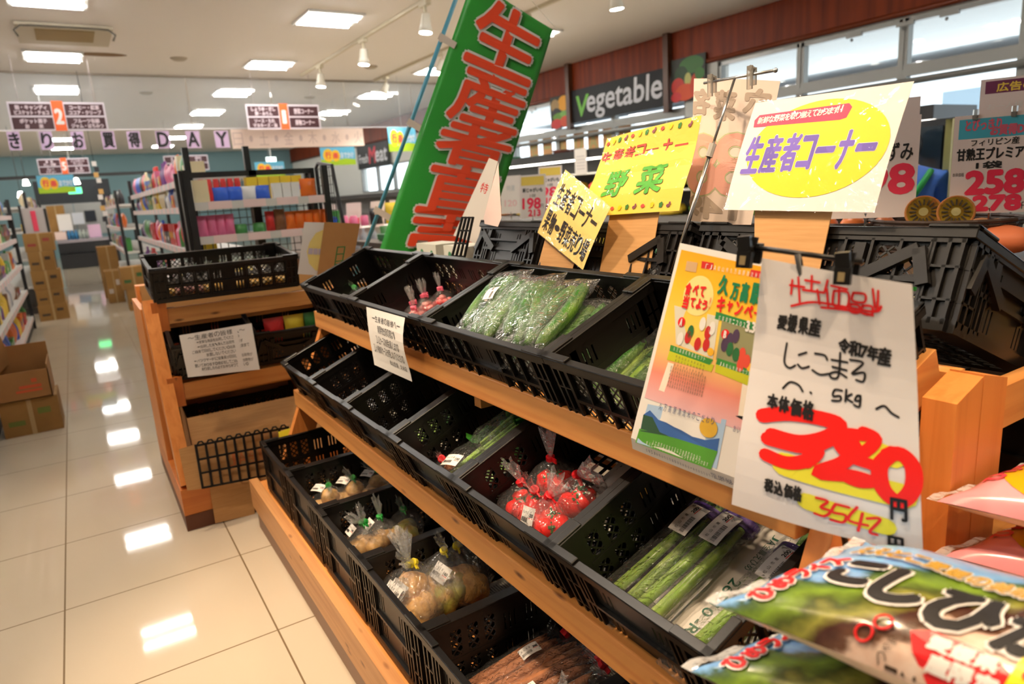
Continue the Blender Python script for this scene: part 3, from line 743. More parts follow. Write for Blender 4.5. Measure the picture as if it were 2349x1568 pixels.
# yellow vegetable sign
sf = pquad((1395, 319), (1612, 265), (1558, 483), (1327, 499), (-1, -.12, .22), (3, 0, 1.12), bend=lambda u, v: .006*math.sin(PI*u)+.004*math.sin(2.5*PI*v))
t = thing('vegetable_sign', 'bright yellow laminated vegetable corner sign with green and red characters on a cardboard support', 'sign', sf(.5, 0))
laminated(t, sf, YEL)
m = MB(); m2 = MB()
for s, a, b_ in (('生', (1375, 379), (1407, 348)), ('産', (1403, 374), (1436, 340)), ('者', (1431, 370), (1463, 335)), ('コ', (1458, 361), (1487, 331)), ('ー', (1485, 346), (1513, 340)), ('ナ', (1519, 354), (1547, 318)), ('ー', (1550, 336), (1578, 328))):
    wpx(m, sf, s, a, b_, bold=.0008, n=.0022)
    wpx(m2, sf, s, a, b_, bold=.0014, n=.0014)
part('outline', m2, mat('brown_outline', (110, 74, 30), .6), t); part('red_lettering', m, RDP, t)
m = MB(); m2 = MB()
for s, a, b_ in (('野', (1383, 453), (1451, 383)), ('菜', (1459, 446), (1535, 370))):
    wpx(m, sf, s, a, b_, bold=.0025, n=.0022); wpx(m2, sf, s, a, b_, bold=.0035, n=.0014)
part('outline', m2, mat('brown_outline', (110, 74, 30), .6), t); part('green_lettering', m, GRN, t)
cols = {'tomato': RDP, 'pepper_yellow': mat('lemon_print', (244, 224, 40), .5), 'pepper': mat('leaf_print', (70, 140, 66), .5), 'eggplant': PUR}
ms = {k: MB() for k in cols}
row1 = [(1398, 331, 't'), (1412, 327, 'y'), (1426, 322, 'g'), (1442, 317, 'e'), (1457, 313, 't'), (1474, 309, 'y'), (1490, 305, 'g'), (1508, 300, 'e'), (1526, 296, 't'), (1544, 292, 'y'), (1564, 289, 'g'), (1588, 285, 'e')]
row2 = [(1345, 485, 't'), (1360, 483, 'y'), (1376, 482, 'g'), (1392, 480, 'e'), (1409, 479, 't'), (1426, 478, 'y'), (1443, 476, 'g'), (1461, 474, 'e'), (1479, 473, 't'), (1499, 471, 'y'), (1519, 470, 'g'), (1537, 469, 'e')]
for x, y, c in row1+row2:
    u, v = sf.uv(x, y)
    if c == 't': ms['tomato'].disc(sf, u, v, .018, .022, .002, 14)
    elif c == 'y': ms['pepper_yellow'].poly(sf, [(u-.012, v-.028), (u+.012, v-.024), (u+.02, v+.02), (u+.004, v+.034), (u-.014, v+.02)], .002)
    elif c == 'g': ms['pepper'].poly(sf, [(u-.012, v-.03), (u+.013, v-.026), (u+.018, v+.018), (u+.006, v+.034), (u-.016, v+.018)], .002)
    else: ms['eggplant'].disc(sf, u-.006, v-.012, .016, .019, .002, 12).disc(sf, u+.006, v+.012, .009, .02, .0021, 12)
for k, m in ms.items(): part('printed_'+k, m, cols[k], t)
support(t, ((1400, 470), (1512, 462), (1483, 632), (1371, 628)), sf)

# slanted yellow sign behind it
sf = pquad((1297, 389), (1401, 475), (1337, 619), (1233, 533), (-1, .12, .2), (3, 0, 1.12), bend=lambda u, v: .004*math.sin(PI*v))
t = thing('sales_corner_sign', 'slanted pale yellow laminated sign with black characters half hidden behind the vegetable sign', 'sign', sf(.5, 0))
laminated(t, sf, YELB)
m = MB()
for k, c in enumerate('生産者コーナー'): write(m, sf, c, .07+k*.125, .52, .175+k*.125, .84, bold=.0009, n=.002)
for k, c in enumerate('果物・野菜売り場'): write(m, sf, c, .05+k*.115, .1, .15+k*.115, .42, bold=.0009, n=.002)
part('lettering', m, INK, t)
support(t, ((1262, 480), (1330, 530), (1300, 622), (1222, 608)), sf)

# white growers' corner sign
sf = pquad((1733, 236), (2097, 186), (2006, 487), (1661, 481), (-1, 0, .3), (3, 0, 1.14), bend=lambda u, v: .004*math.sin(PI*v))
t = thing('corner_sign', 'large white laminated sign with purple characters on a yellow ellipse, held by cardboard', 'sign', sf(.5, 0))
laminated(t, sf, WHITE)
u, v = sf.uv(1866, 342); part('ellipse', MB().disc(sf, u, v, .45, .415, .0014, 48), mat('yellow_ellipse', (248, 226, 44), .45), t)
q = [sf.uv(*p) for p in ((1731, 293), (1733, 277), (1744, 265), (1950, 237), (1957, 246), (1944, 271), (1929, 276))]
part('ribbon', MB().poly(sf, q, .0018), mat('pink_ribbon', (240, 66, 104), .5), t)
m = MB()
for k, c in enumerate('新鮮な野菜を取り揃えております!!'):
    x = 1741+k*12.4; y = 289-k*1.75
    if c == '!': x -= (k-14)*4; wpx(m, sf, c, (x-2, y-3), (x+8, y-20), n=.003, bold=.0006)
    else: wpx(m, sf, c, (x-2, y-3), (x+14.5, y-20), n=.003, bold=.0004)
part('ribbon_lettering', m, WHITE, t)
m = MB(); m2 = MB()
for s, a, b_ in (('生', (1703, 398), (1761, 314)), ('産', (1743, 397), (1803, 311)), ('者', (1787, 393), (1846, 307)), ('コ', (1828, 388), (1880, 312)), ('ー', (1876, 351), (1918, 338)), ('ナ', (1915, 388), (1970, 300)), ('ー', (1968, 347), (2014, 330))):
    wpx(m, sf, s, a, b_, bold=.0022, n=.0028, shear=.04); wpx(m2, sf, s, a, b_, bold=.0031, n=.0022, shear=.04)
part('outline', m2, WHITE, t); part('lettering', m, mat('violet_print', (118, 96, 194), .5), t)
support(t, ((1722, 470), (1900, 476), (1866, 620), (1718, 606)), sf, .006)

# price poster seen from its back on a clip stand
PB = mat('poster_back', (226, 210, 202), .65)
sf = pquad((1592, 180), (1790, 186), (1722, 520), (1582, 506), (-1, -.3, .1), (3, 0, 1.24), bend=lambda u, v: .012*math.sin(PI*u)*v)
t = thing('price_poster', 'pale price poster showing its mirrored figures, hung on a tall clip stand', 'poster', sf(.5, 0))
part('sheet', MB().sheet(sf, 10, 4), PB, t)
m = MB(); m2 = MB(); m3 = MB()
for c, a, b_ in (('8', (1640, 446), (1582, 310)), ('8', (1718, 450), (1650, 308))):
    wpx(m, sf, c, a, b_, bold=.005, n=.0026); wpx(m2, sf, c, a, b_, bold=.008, n=.0014)
part('outline', m2, mat('faded_green', (190, 198, 160), .65), t); part('faded_figures', m, mat('faded_pink', (230, 172, 160), .65), t)
for c, a, b_ in (('4', (1654, 502), (1610, 452)), ('9', (1608, 492), (1584, 448)), ('1', (1692, 504), (1672, 456)), ('名', (1628, 262), (1594, 206)), ('菜', (1686, 276), (1646, 210)), ('穴', (1762, 260), (1716, 206))):
    wpx(m3, sf, c, a, b_, bold=.003, n=.002)
part('faded_lettering', m3, mat('faded_brown', (176, 160, 148), .65), t)
sp = thing('clip_stand', 'thin telescopic steel stand with clear clips carrying the mirrored price poster', 'stand', onx(1541, 628, 1.09))
top = onx(1686, 178, 1.235); mid = onx(1634, 336, 1.17); bot = onx(1541, 628, 1.085)
part('lower_tube', MB().tube([bot, mid], .0045, 8), STEEL, sp, smooth=True); part('upper_tube', MB().tube([mid, top], .0028, 8), STEEL, sp, smooth=True)
part('collar', MB().tube([mid-(mid-bot)*.08, mid+(top-mid)*.04], .0075, 8), mat('clear_plastic', (206, 202, 196), .2, trans=.4), sp)
a, b_ = top+V((0, .085, .002)), top-V((0, .1, .002)); part('cross_bar', MB().tube([a, b_], .003, 8).ball(b_, .005, nu=8, nv=6), STEEL, sp, smooth=True)
for y in (.06, -.045):
    c = top+V((-.003, y, 0)); mb = MB().span(c+V((-.008, -.006, -.03)), c+V((-.003, .006, .016))).span(c+V((.004, -.006, -.022)), c+V((.009, .006, .012))).tube([c+V((-.006, 0, .012)), c+V((.006, 0, .008))], .006, 8)
    part('clip', mb, mat('clear_clip', (222, 216, 206), .12, trans=.75), sp)

# campaign poster
def cbend(u, v): return .0015*math.sin(PI*u)-.012*max(0, .06-v)/.06
cp = pquad((1560, 557), (1790, 604), (1706, 1139), (1440, 1033), (-1, -.1, .02), (3, 0, .722), bend=cbend)
t = thing('campaign_poster', 'colourful yellow and green rice campaign poster clipped in front of the top tier', 'poster', cp(.5, 0))
part('sheet', MB().sheet(cp, 10, 14), WHITE, t)
pm = mat('poster_sunburst', (250, 210, 60), .45)
nt = pm.node_tree; N = nt.nodes; L = nt.links
uvn = N.new('ShaderNodeTexCoord'); sx = N.new('ShaderNodeSeparateXYZ'); L.new(uvn.outputs['UV'], sx.inputs[0])
rp = N.new('ShaderNodeValToRGB'); cr = rp.color_ramp
for pos, c in ((.0, (238, 190, 196)), (.2, (244, 150, 130)), (.34, (250, 196, 120)), (.55, (252, 214, 90)), (.8, (252, 200, 40))):
    e = cr.elements.new(pos); e.color = lin(c)+(1,)
cr.elements.remove(cr.elements[0]); cr.elements[-1].color = lin((248, 176, 24))+(1,)
L.new(sx.outputs['Y'], rp.inputs[0]); L.new(rp.outputs[0], N['Principled BSDF'].inputs['Base Color'])
part('printed_sunburst', MB().grid(lambda a, b: cp(.035+a*.965, .29+b*.685, .0008), 10, 10, uv=True), pm, t)
def cbox(x, y): return cp.uv(x, y)
def cpoly(name, pts, rgb, n=.0014, rough=.5): return part(name, MB().poly(cp, [cbox(*p) for p in pts], n), flat(rgb, rough), t)
cpoly('printed_sky', [(1487, 926), (1668, 962), (1645, 1074), (1461, 1014)], (176, 206, 240), .0012)
cpoly('printed_mountain', [(1477, 950), (1492, 940), (1512, 962), (1530, 968), (1548, 978), (1566, 986), (1590, 1000), (1620, 1008), (1652, 1004), (1646, 1040), (1560, 1008), (1470, 985)], (58, 104, 176), .0016)
cpoly('printed_forest', [(1477, 950), (1498, 956), (1515, 990), (1538, 1000), (1470, 988)], (44, 84, 60), .0018)
cpoly('printed_field', [(1468, 982), (1560, 1006), (1648, 1034), (1632, 1076), (1458, 1014)], (84, 160, 52), .002)
part('printed_grain', MB().disc(cp, *cbox(1627, 980), .075, .045, .0022, 22), flat((222, 178, 60)), t)
cpoly('printed_panel', [(1534, 830), (1722, 884), (1712, 960), (1512, 894)], (252, 240, 224), .0014)
cpoly('printed_card', [(1548, 700), (1552, 788), (1637, 822), (1652, 726)], (226, 222, 204), .0014)
cpoly('printed_card', [(1658, 736), (1644, 824), (1730, 856), (1740, 758)], (150, 150, 110), .0014)
cpoly('printed_strip', [(1540, 790), (1537, 804), (1630, 836), (1638, 824)], (60, 148, 60), .0018)
cpoly('printed_strip', [(1648, 820), (1644, 834), (1728, 864), (1732, 848)], (60, 148, 60), .0018)
cpoly('printed_band', [(1537, 804), (1531, 824), (1634, 852), (1640, 836)], (206, 208, 40), .0018)
cpoly('printed_band', [(1644, 834), (1642, 852), (1722, 886), (1728, 864)], (206, 208, 40), .0018)
cpoly('printed_ribbon', [(1612, 598), (1760, 624), (1757, 640), (1610, 614)], (216, 44, 40), .0018)
cpoly('printed_ribbon', [(1645, 714), (1752, 746), (1748, 762), (1642, 730)], (44, 140, 70), .0018)
part('printed_badge', MB().disc(cp, *cbox(1603, 678), .15, .085, .0014, 28), flat((250, 232, 150)), t)
part('printed_dot', MB().disc(cp, *cbox(1565, 738), .036, .022, .002, 18).disc(cp, *cbox(1666, 766), .036, .022, .002, 18), RED, t)
part('printed_dot', MB().disc(cp, *cbox(1632, 806), .03, .018, .0024, 16).disc(cp, *cbox(1722, 842), .03, .018, .0024, 16), flat((246, 186, 40)), t)
# gift goods, vegetables and fruit printed in the two frames
for rgb, pts in (((202, 40, 36), ((1580, 772), (1602, 788), (1626, 762), (1622, 790))), ((238, 236, 230), ((1562, 776), (1614, 742), (1636, 752))), ((40, 110, 60), ((1586, 760), (1676, 800), (1690, 812))), ((226, 80, 60), ((1704, 812), (1714, 828), (1700, 836))), ((80, 60, 90), ((1676, 778), (1690, 770), (1664, 790)))):
    m = MB()
    for x, y in pts: m.disc(cp, *cbox(x, y), .03, .03, .0024+.0001*len(m.v)/100, 12)
    part('printed_goods', m, flat(rgb), t)
m = MB().poly(cp, [cbox(1577, 598), cbox(1602, 602), cbox(1598, 624), cbox(1573, 620)], .0018); part('printed_bag', m, flat((214, 176, 130)), t)
GT = mat('green_lettering', (24, 130, 84), .5); m = MB()
for c, a, b_ in (('久', (1648, 672), (1678, 634)), ('万', (1677, 684), (1699, 652)), ('高', (1699, 690), (1722, 650)), ('原', (1722, 694), (1746, 652))): wpx(m, cp, c, a, b_, bold=.0012, n=.003)
part('green_lettering', m, GT, t)
m = MB()
for c, a, b_ in (('キ', (1645, 712), (1668, 682)), ('ャ', (1669, 712), (1684, 692)), ('ン', (1687, 720), (1707, 694)), ('ペ', (1708, 724), (1730, 702)), ('ー', (1731, 722), (1748, 714)), ('食', (1572, 674), (1590, 650)), ('べ', (1590, 674), (1606, 654)), ('て', (1606, 678), (1622, 658)), ('当', (1566, 704), (1584, 680)), ('て', (1584, 702), (1598, 684)), ('よ', (1598, 706), (1613, 686)), ('う', (1612, 708), (1626, 690)), ('!', (1628, 706), (1634, 682))): wpx(m, cp, c, a, b_, bold=.0009, n=.003)
part('red_lettering', m, RED, t)
m = MB()
for s, x, y, ch, dx, dy in (('「JA松山市久万高原清流米部会」', 1620, 616, 9, 9.4, 1.7), ('応募期間:2026', 1650, 734, 9, 8.0, 2.3), ('久万高原町特産品セット', 1546, 804, 7, 7.0, 2.3), ('JA松山市産物セット', 1652, 838, 7, 7.4, 2.5)):
    for k, c in enumerate(s): wpx(m, cp, c, (x+k*dx, y+k*dy-1), (x+k*dx+dx*.8, y+k*dy-ch-2), n=.003)
wpx(m, cp, '3.30', (1712, 758), (1745, 742), bold=.0008, n=.003)
for c, x, y in (('A', 1561, 745), ('B', 1662, 773)): wpx(m, cp, c, (x, y), (x+8, y-14), bold=.0006, n=.004)
for k, c in enumerate('人と自然が共生する久万高原町のお米は'): wpx(m, cp, c, (1498+k*6.3, 1017+k*2.1), (1503+k*6.3, 1009+k*2.1), n=.003)
for k, c in enumerate('安心とおいしさに対するこだわりを求めつづけます'): wpx(m, cp, c, (1483+k*6.3, 1019+k*2.2), (1488.5+k*6.3, 1011+k*2.2), n=.003)
part('white_lettering', m, WHITE, t)
m = MB()
for k, c in enumerate('久万高原清流米のこだわり'): wpx(m, cp, c, (1512+k*10.9, 938+k*3.0), (1522+k*10.9, 924+k*3.0), n=.003)
for k, c in enumerate('主催:JA松山市久万高原清流米部会・株式会社ひめライス'): wpx(m, cp, c, (1478+k*6, 1036+k*2.45), (1483+k*6, 1029+k*2.45), n=.003)
wpx(m, cp, 'TEL.089-968-12', (1628, 1096), (1690, 1106), n=.003)
for k, c in enumerate('おいしい'): wpx(m, cp, c, (1683+k*9, 988+k*3), (1691+k*9, 976+k*3), n=.003)
part('blue_lettering', m, flat((70, 84, 130)), t)
m = MB()
for r_ in range(6):
    for k in range(16): x = 1540+k*5.2-r_*1.6; y = 838+r_*8.2+k*1.6; wpx(m, cp, '産品選先発送商品応募資格者様方'[(k+r_*3) % 15], (x, y+6), (x+4.4, y), n=.003)
for r_ in range(3):
    for k in range(10): x = 1552+k*7-r_*2; y = 814+r_*9+k*2.4; wpx(m, cp, '特産品詰合抽選名様'[(k+r_) % 9], (x, y+5), (x+4, y), n=.003)
part('small_lettering', m, flat((96, 80, 60)), t)

# hand-written special price sheet with its clip rod
def pb(u, v): return .012*math.sin(PI*u*.9)+.006*math.sin(2*PI*v+.6)
ps = pquad((1750, 591), (2094, 650), (2119, 1265), (1680, 1154), (-1, -.42, .05), (3, 0, .672), bend=pb)
t = thing('price_sheet', 'white hand-written special price sheet with big red brushed figures hanging from a clip rod', 'price sheet', ps(.5, 0))
part('sheet', MB().sheet(ps, 10, 14), mat('sheet_paper', (232, 228, 230), .6), t)
def pst(mb, pts, wpx_, n=.0016):
    w = wpx_/620; return mb.stroke(ps, [ps.uv(*p[:2])+tuple(p[2:]) for p in pts], w, n)
HI = mat('yellow_highlighter', (240, 232, 60), .6)
m = MB()
pst(m, [(1806, 1056), (1900, 1082), (2000, 1108), (2072, 1128)], 58, .002); pst(m, [(1858, 1138), (1945, 1166), (2034, 1196)], 42, .002); pst(m, [(1936, 996), (1990, 1018), (2052, 1044)], 46, .0017)
part('highlighter', m, HI, t)
BR = mat('red_brush', (252, 26, 18), .5); m = MB()
pst(m, [(1752, 950), (1812, 944), (1880, 952), (1930, 968), (1905, 994), (1842, 1006), (1775, 992)], 34, .0028)
pst(m, [(1765, 1000), (1830, 1014), (1880, 1020), (1860, 1045), (1812, 1052), (1762, 1036)], 32, .0030)
pst(m, [(1856, 1050), (1878, 1016), (1930, 996), (1965, 1015), (1940, 1050), (1882, 1072), (1960, 1080), (2000, 1092)], 30, .0032)
pst(m, [(1985, 992), (1945, 988), (1930, 1010), (1960, 1040), (2010, 1060), (2020, 1090), (1975, 1094), (1938, 1074), (1940, 1050), (1990, 1026), (2012, 1000), (1985, 984)], 26, .0034)
pst(m, [(2050, 1032), (2022, 1060), (2030, 1110), (2066, 1140), (2096, 1112), (2096, 1066), (2070, 1036), (2040, 1036)], 32, .0036)
part('brushed_figures', m, BR, t)
m = MB()
for q in ([(1822, 640), (1818, 672)], [(1816, 652), (1850, 656)], [(1836, 634), (1838, 690)], [(1852, 640), (1886, 645)], [(1868, 630), (1866, 664)], [(1846, 662), (1894, 668)], [(1880, 662), (1884, 694)],
          [(1904, 640), (1896, 668)], [(1902, 660), (1904, 700)], [(1912, 652), (1948, 660)], [(1918, 664), (1916, 696), (1946, 702), (1950, 668), (1918, 664)], [(1930, 656), (1928, 700)],
          [(1962, 668), (1960, 686), (1986, 690), (1988, 672), (1962, 668)], [(1955, 694), (1954, 710), (1972, 714), (1974, 698), (1955, 694)], [(1982, 698), (1980, 714), (2002, 718), (2003, 700), (1982, 698)], [(2006, 660), (2010, 702)], [(2018, 664), (2016, 706)],
          [(1818, 700), (1870, 690), (1940, 700), (2010, 712), (2024, 700)], [(1888, 702), (1950, 708), (2006, 720), (1990, 718)], [(2004, 714), (2024, 702)]):
    pst(m, q, 5.5, .0018)
part('red_marker', m, RED, t)
m = MB()
for q in ([(1880, 1128), (1906, 1136), (1890, 1150), (1912, 1158), (1898, 1170), (1876, 1164)], [(1922, 1144), (1916, 1160), (1946, 1168), (1940, 1184), (1912, 1178)], [(1924, 1142), (1954, 1150)], [(1972, 1150), (1952, 1178), (1996, 1192)], [(1984, 1164), (1974, 1204)], [(1994, 1176), (2024, 1178), (2000, 1206), (2016, 1214)]): pst(m, q, 6, .004)
part('red_figures', m, RED, t)
m = MB()
for q in ([(1806, 786), (1800, 828), (1812, 842), (1826, 836)], [(1834, 812), (1852, 806)], [(1832, 834), (1842, 842), (1858, 838)], [(1872, 808), (1894, 812), (1900, 822)], [(1866, 846), (1884, 856), (1904, 854)], [(1910, 822), (1946, 828)], [(1912, 838), (1944, 846)], [(1930, 806), (1926, 858), (1912, 864), (1906, 854), (1924, 850), (1944, 862)], [(1952, 822), (1982, 830), (1956, 854), (1984, 852), (1982, 872), (1966, 868)],
          [(1798, 888), (1814, 874), (1834, 880), (1844, 894)], [(1862, 896), (1864, 898)], [(2012, 934), (2030, 928), (2046, 944), (2062, 954)], [(1934, 892), (1918, 890), (1914, 904), (1930, 904), (1930, 914), (1912, 914)], [(1944, 890), (1942, 916)], [(1956, 900), (1944, 908), (1958, 918)], [(1968, 904), (1964, 914), (1976, 914), (1974, 904), (1968, 904)], [(1976, 904), (1974, 928), (1962, 924)]): pst(m, q, 5, .0018)
for c, a, b_ in (('愛', (1784, 752), (1808, 724)), ('媛', (1808, 758), (1832, 722)), ('県', (1834, 762), (1858, 728)), ('産', (1858, 766), (1886, 730)), ('令', (1926, 804), (1952, 776)), ('和', (1950, 812), (1976, 782)), ('7', (1976, 816), (1992, 792)), ('年', (1992, 822), (2016, 794)), ('産', (2016, 834), (2044, 798))): wpx(m, ps, c, a, b_, bold=.0008, n=.0018, shear=.12)
part('black_marker', m, INK, t)
m = MB()
for c, a, b_ in (('本', (1762, 930), (1788, 904)), ('体', (1789, 938), (1815, 909)), ('価', (1817, 945), (1843, 914)), ('格', (1845, 953), (1872, 918)), ('税', (1760, 1116), (1781, 1092)), ('込', (1783, 1122), (1804, 1097)), ('価', (1806, 1128), (1826, 1102)), ('格', (1827, 1134), (1847, 1106)), ('円', (2048, 1178), (2082, 1138)), ('円', (2042, 1256), (2074, 1224))): wpx(m, ps, c, a, b_, bold=.0009, n=.0052)
part('printed_lettering', m, INK, t)
rod = thing('clip_rod', 'black rod with two black clips holding the price sheet and campaign poster', 'clip rod', onx(1900, 1000, .79))
def pp(x, y, n): return ps(*ps.uv(x, y), n=n)
part('rod', MB().tube([pp(1700, 563, .004), pp(1985, 598, .004)], .0032, 8), BLACK, rod, smooth=True)
for x, y in ((1718, 578), (1946, 612)):
    mb = MB(); a = pp(x, y-4, .014); b_ = pp(x-3, y+34, .017); mb.bar(a, b_, .017, .012, up=ps.N)
    mb.bar(pp(x+10, y-36, -.004), pp(x+2, y-2, .004), .012, .01, up=ps.N); mb.bar(pp(x-2, y-38, .014), pp(x, y-4, .014), .015, .01, up=ps.N)
    mb.bar(pp(x+14, y-20, -.012), pp(x+6, y+26, -.012), .015, .008, up=ps.N); mb.tube([pp(x-6, y-6, .006), pp(x+14, y-4, .0)], .008, 8)
    part('clip', mb, BLACK, rod); part('clip_pad', MB().bar(pp(x-2, y+6, .0205), pp(x-4, y+26, .0235), .007, .002, up=ps.N), flat((120, 104, 70)), rod)
part('post', MB().tube([pp(1836, 580, .002), V((.80, pp(1836, 580, 0).y-.02, .86))], .004, 8), BLACK, rod, smooth=True)

# printed notices
def notice(sf, lab, lines, nu=6, nv=8):
    t = thing('printed_notice', lab, 'notice', sf(.5, 0)); part('sheet', MB().sheet(sf, nu, nv), WHITE, t); m = MB()
    for u0, v0, u1, v1, s in lines:
        n = len(s)
        for k, c in enumerate(s):
            if c in ' 　': continue
            write(m, sf, c, u0+(u1-u0)*k/n, v0, u0+(u1-u0)*(k+.9)/n, v1, n=.0016)
    part('lettering', m, flat((52, 50, 54)), t); return t
sf = pquad((411, 769), (577, 741), (596, 847), (431, 865), (0, -1, .12), (3, 1, 3.235), bend=lambda u, v: .006*math.sin(2*PI*u))
notice(sf, 'white printed notice for growers taped on the crate of the cross stand', [(.1, .84, .9, .95, '～生産者の皆様へ～'), (.2, .74, .8, .81, '・新鮮な商品を出荷してください。'), (.2, .635, .84, .705, '・出荷した後、傷んだ出荷物は必ず'), (.12, .53, .92, .60, 'ご自身で回収してください。出荷したままで'), (.3, .43, .76, .50, '放置しないでください。'), (.12, .32, .94, .39, '・バックヤードに従業員が回収した出荷物が'), (.12, .21, .94, .28, '置いてあります。確認をしてご自身の出荷物が'), (.2, .12, .86, .19, 'ありましたら必ずお持ち帰って下さい。')])
sf = pquad((843, 703), (932, 728), (941, 876), (860, 836), (-1, 0, 0), (0, 0, .735), bend=lambda u, v: .004+.008*math.sin(PI*(1-v)*1.4)*(.3+u))
notice(sf, 'white crumpled notice slip clipped on the rim of the top tier crate', [(.16, .80, .92, .9, '-生産者の皆様へ-'), (.3, .62, .8, .75, '青果物出荷の際は、'), (.22, .44, .86, .57, '１人１ケースの使用お願いします。'), (.1, .27, .93, .40, '１人が複数のケースを使用しないでください。'), (.5, .14, .94, .22, '松山生協 久米店')])

# blue-poled green banner
fl = pquad((1084, -48), (1268, 66), (1098, 612), (860, 606), (-.62, -.78, 0), (3, 0, 1.22), bend=lambda u, v: .012*math.sin(PI*u*1.2+v*2)+.012*math.sin(5*v))
t = thing('banner', 'green farm fresh banner with coral white-edged characters tied to a blue pole', 'banner', fl(.5, 0))
part('cloth', MB().sheet(fl, 16, 40, .001), mat('green_vinyl', (44, 158, 52), .32, spec=.5, coat=.2), t, smooth=True)
m = MB(); m2 = MB()
for c, u0, v0, u1, v1 in (('生', .2, .765, .93, .985), ('産', .22, .565, .95, .765), ('者', .22, .41, .95, .572), ('直', .24, .215, .95, .405), ('売', .24, .02, .95, .21)):
    write(m2, fl, c, u0, v0, u1, v1, bold=.018, n=.011); write(m, fl, c, u0, v0, u1, v1, bold=.0075, n=.0155)
part('white_edging', m2, WHITE, t); part('lettering', m, mat('coral_vinyl', (255, 84, 44), .4), t)
pl = thing('banner_pole', 'light blue banner pole leaning over the far end of the stand', 'pole', fl(-.05, 0))
def off(x, y): u, v = fl.uv(x, y); return fl.bl.lerp(fl.br, u).lerp(fl.tl.lerp(fl.tr, u), v)
P0, P1 = off(1056, -30), off(812, 640)
part('pole', MB().tube([P1, P0], .0095, 10), mat('blue_pole', (86, 168, 196), .35), pl, smooth=True)
part('collar', MB().tube([off(838, 568), off(828, 598)], .014, 10), mat('blue_pole_dark', (70, 140, 172), .35), pl)
for x, y in ((1024, 92), (953, 287), (876, 487)):
    m = MB(); a, b_ = off(x-16, y-9), off(x+22, y+14); m.bar(a+fl.N*.012, b_+fl.N*.01, .001, .03, up=fl.N.cross(b_-a)); m.tube([off(x-12, y-2)+V((0, 0, -.014)), off(x-12, y-2)+V((0, 0, .014))], .012, 8)
    part('loop_tab', m, TAPE, t)
part('tie_string', MB().tube([off(1220, 2), off(1278, 68), off(1266, 70)], .0016, 5), flat((230, 226, 214)), t)

# leaning cardboard sign with the same yellow ellipse, seen edge on
sf = pquad((698, 509), (744, 510), (738, 632), (683, 628), (-.2, -1, 0), (3, 1, 3.12)); CRN = mat('faded_lilac', (200, 190, 206), .6)
t = thing('leaning_sign', 'small white sign with a pale yellow ellipse leaning behind a cardboard flap', 'sign', sf(.5, 0))
part('sheet', MB().sheet(sf), WHITE, t); part('ellipse', MB().poly(sf, [(1, .87), (.62, .8), (.36, .62), (.28, .44), (.42, .22), (.7, .1), (1, .06)], .001), flat((244, 226, 140)), t); part('lettering', write(MB(), sf, '---', .36, .4, .98, .5, bold=.002), CRN, t)
sf = pquad((744, 509), (826, 513), (806, 622), (727, 634), (-.5, -1, 0), (3, 1, 3.1))
t = thing('cardboard_flap', 'folded brown cardboard board with green print standing behind the end crate', 'cardboard', sf(.5, 0))
part('board', MB().sheet(sf, th=.005), CARDD, t); part('printed_mark', MB().patch(sf, .46, .02, .7, .2, .001).patch(sf, .47, .24, .69, .26).patch(sf, .47, .38, .69, .4).patch(sf, .47, .52, .69, .54).patch(sf, .46, .2, .49, .54).patch(sf, .67, .2, .7, .54), flat((30, 110, 50)), t)

# ================================================================ vegetables in their bags
CUC = mat('cucumber_skin', (38, 92, 22), .3, noise=((30, 8, 30), (120, 160, 60), .46, .85), bump=(160, .25))
CUCL = mat('pale_stalk_skin', (150, 178, 88), .4, noise=((60, 6, 60), (96, 140, 52), .4, .7))
POT = mat('potato_skin', (224, 172, 98), .55, noise=((40, 40, 40), (176, 122, 62), .45, .8), bump=(90, .2))
TARO = mat('taro_skin', (212, 164, 96), .5, noise=((30, 30, 30), (150, 116, 60), .4, .75))
GPOT = mat('green_pear_skin', (160, 152, 64), .5, noise=((26, 26, 26), (176, 120, 60), .4, .75), bump=(70, .2))
TOM = mat('tomato_skin', (230, 22, 12), .14, spec=.6)
CALYX = mat('tomato_calyx', (58, 100, 36), .6)
LEAF = mat('spinach_leaf', (44, 118, 34), .45, noise=((24, 24, 24), (84, 160, 52), .4, .75))
STALK = mat('green_stalk', (150, 190, 84), .45)
BUR = mat('burdock_skin', (186, 120, 76), .7, noise=((70, 12, 70), (126, 74, 44), .35, .75), bump=(120, .4))
EGG = mat('eggplant_skin', (26, 12, 30), .12, spec=.7)
ASP = mat('asparagus_skin', (132, 170, 64), .35, noise=((40, 8, 40), (176, 196, 110), .4, .8))
ASPT = mat('asparagus_tip', (74, 112, 42), .6, bump=(160, .6))
PNK = mat('pink_tie', (238, 110, 140), .5); GTIE = mat('green_tie', (30, 160, 60), .5); YTIE = mat('yellow_tie', (240, 222, 40), .5); RTIE = mat('red_tie', (226, 20, 34), .4)
FILMC = film('crinkled_bag_film', haze=.03, bump=(34, .8), rough=.1, glint=.03)
FILMT = film('bag_tail_film', haze=.2, bump=(40, 1.), rough=.16, glint=.1)
T = M.Translation
def RZ(a): return M.Rotation(a, 4, 'Z')
def RX(a): return M.Rotation(a, 4, 'X')
def RY(a): return M.Rotation(a, 4, 'Y')
def cpos(Mk, px, py, h=0.):
    """where the sight line through a point of the photograph meets a level inside a crate, in the crate's own frame"""
    I = Mk.inverted(); a = I @ CAM; d = I.to_3x3() @ ray(px, py); p = a+d*((h-a.z)/d.z); return p
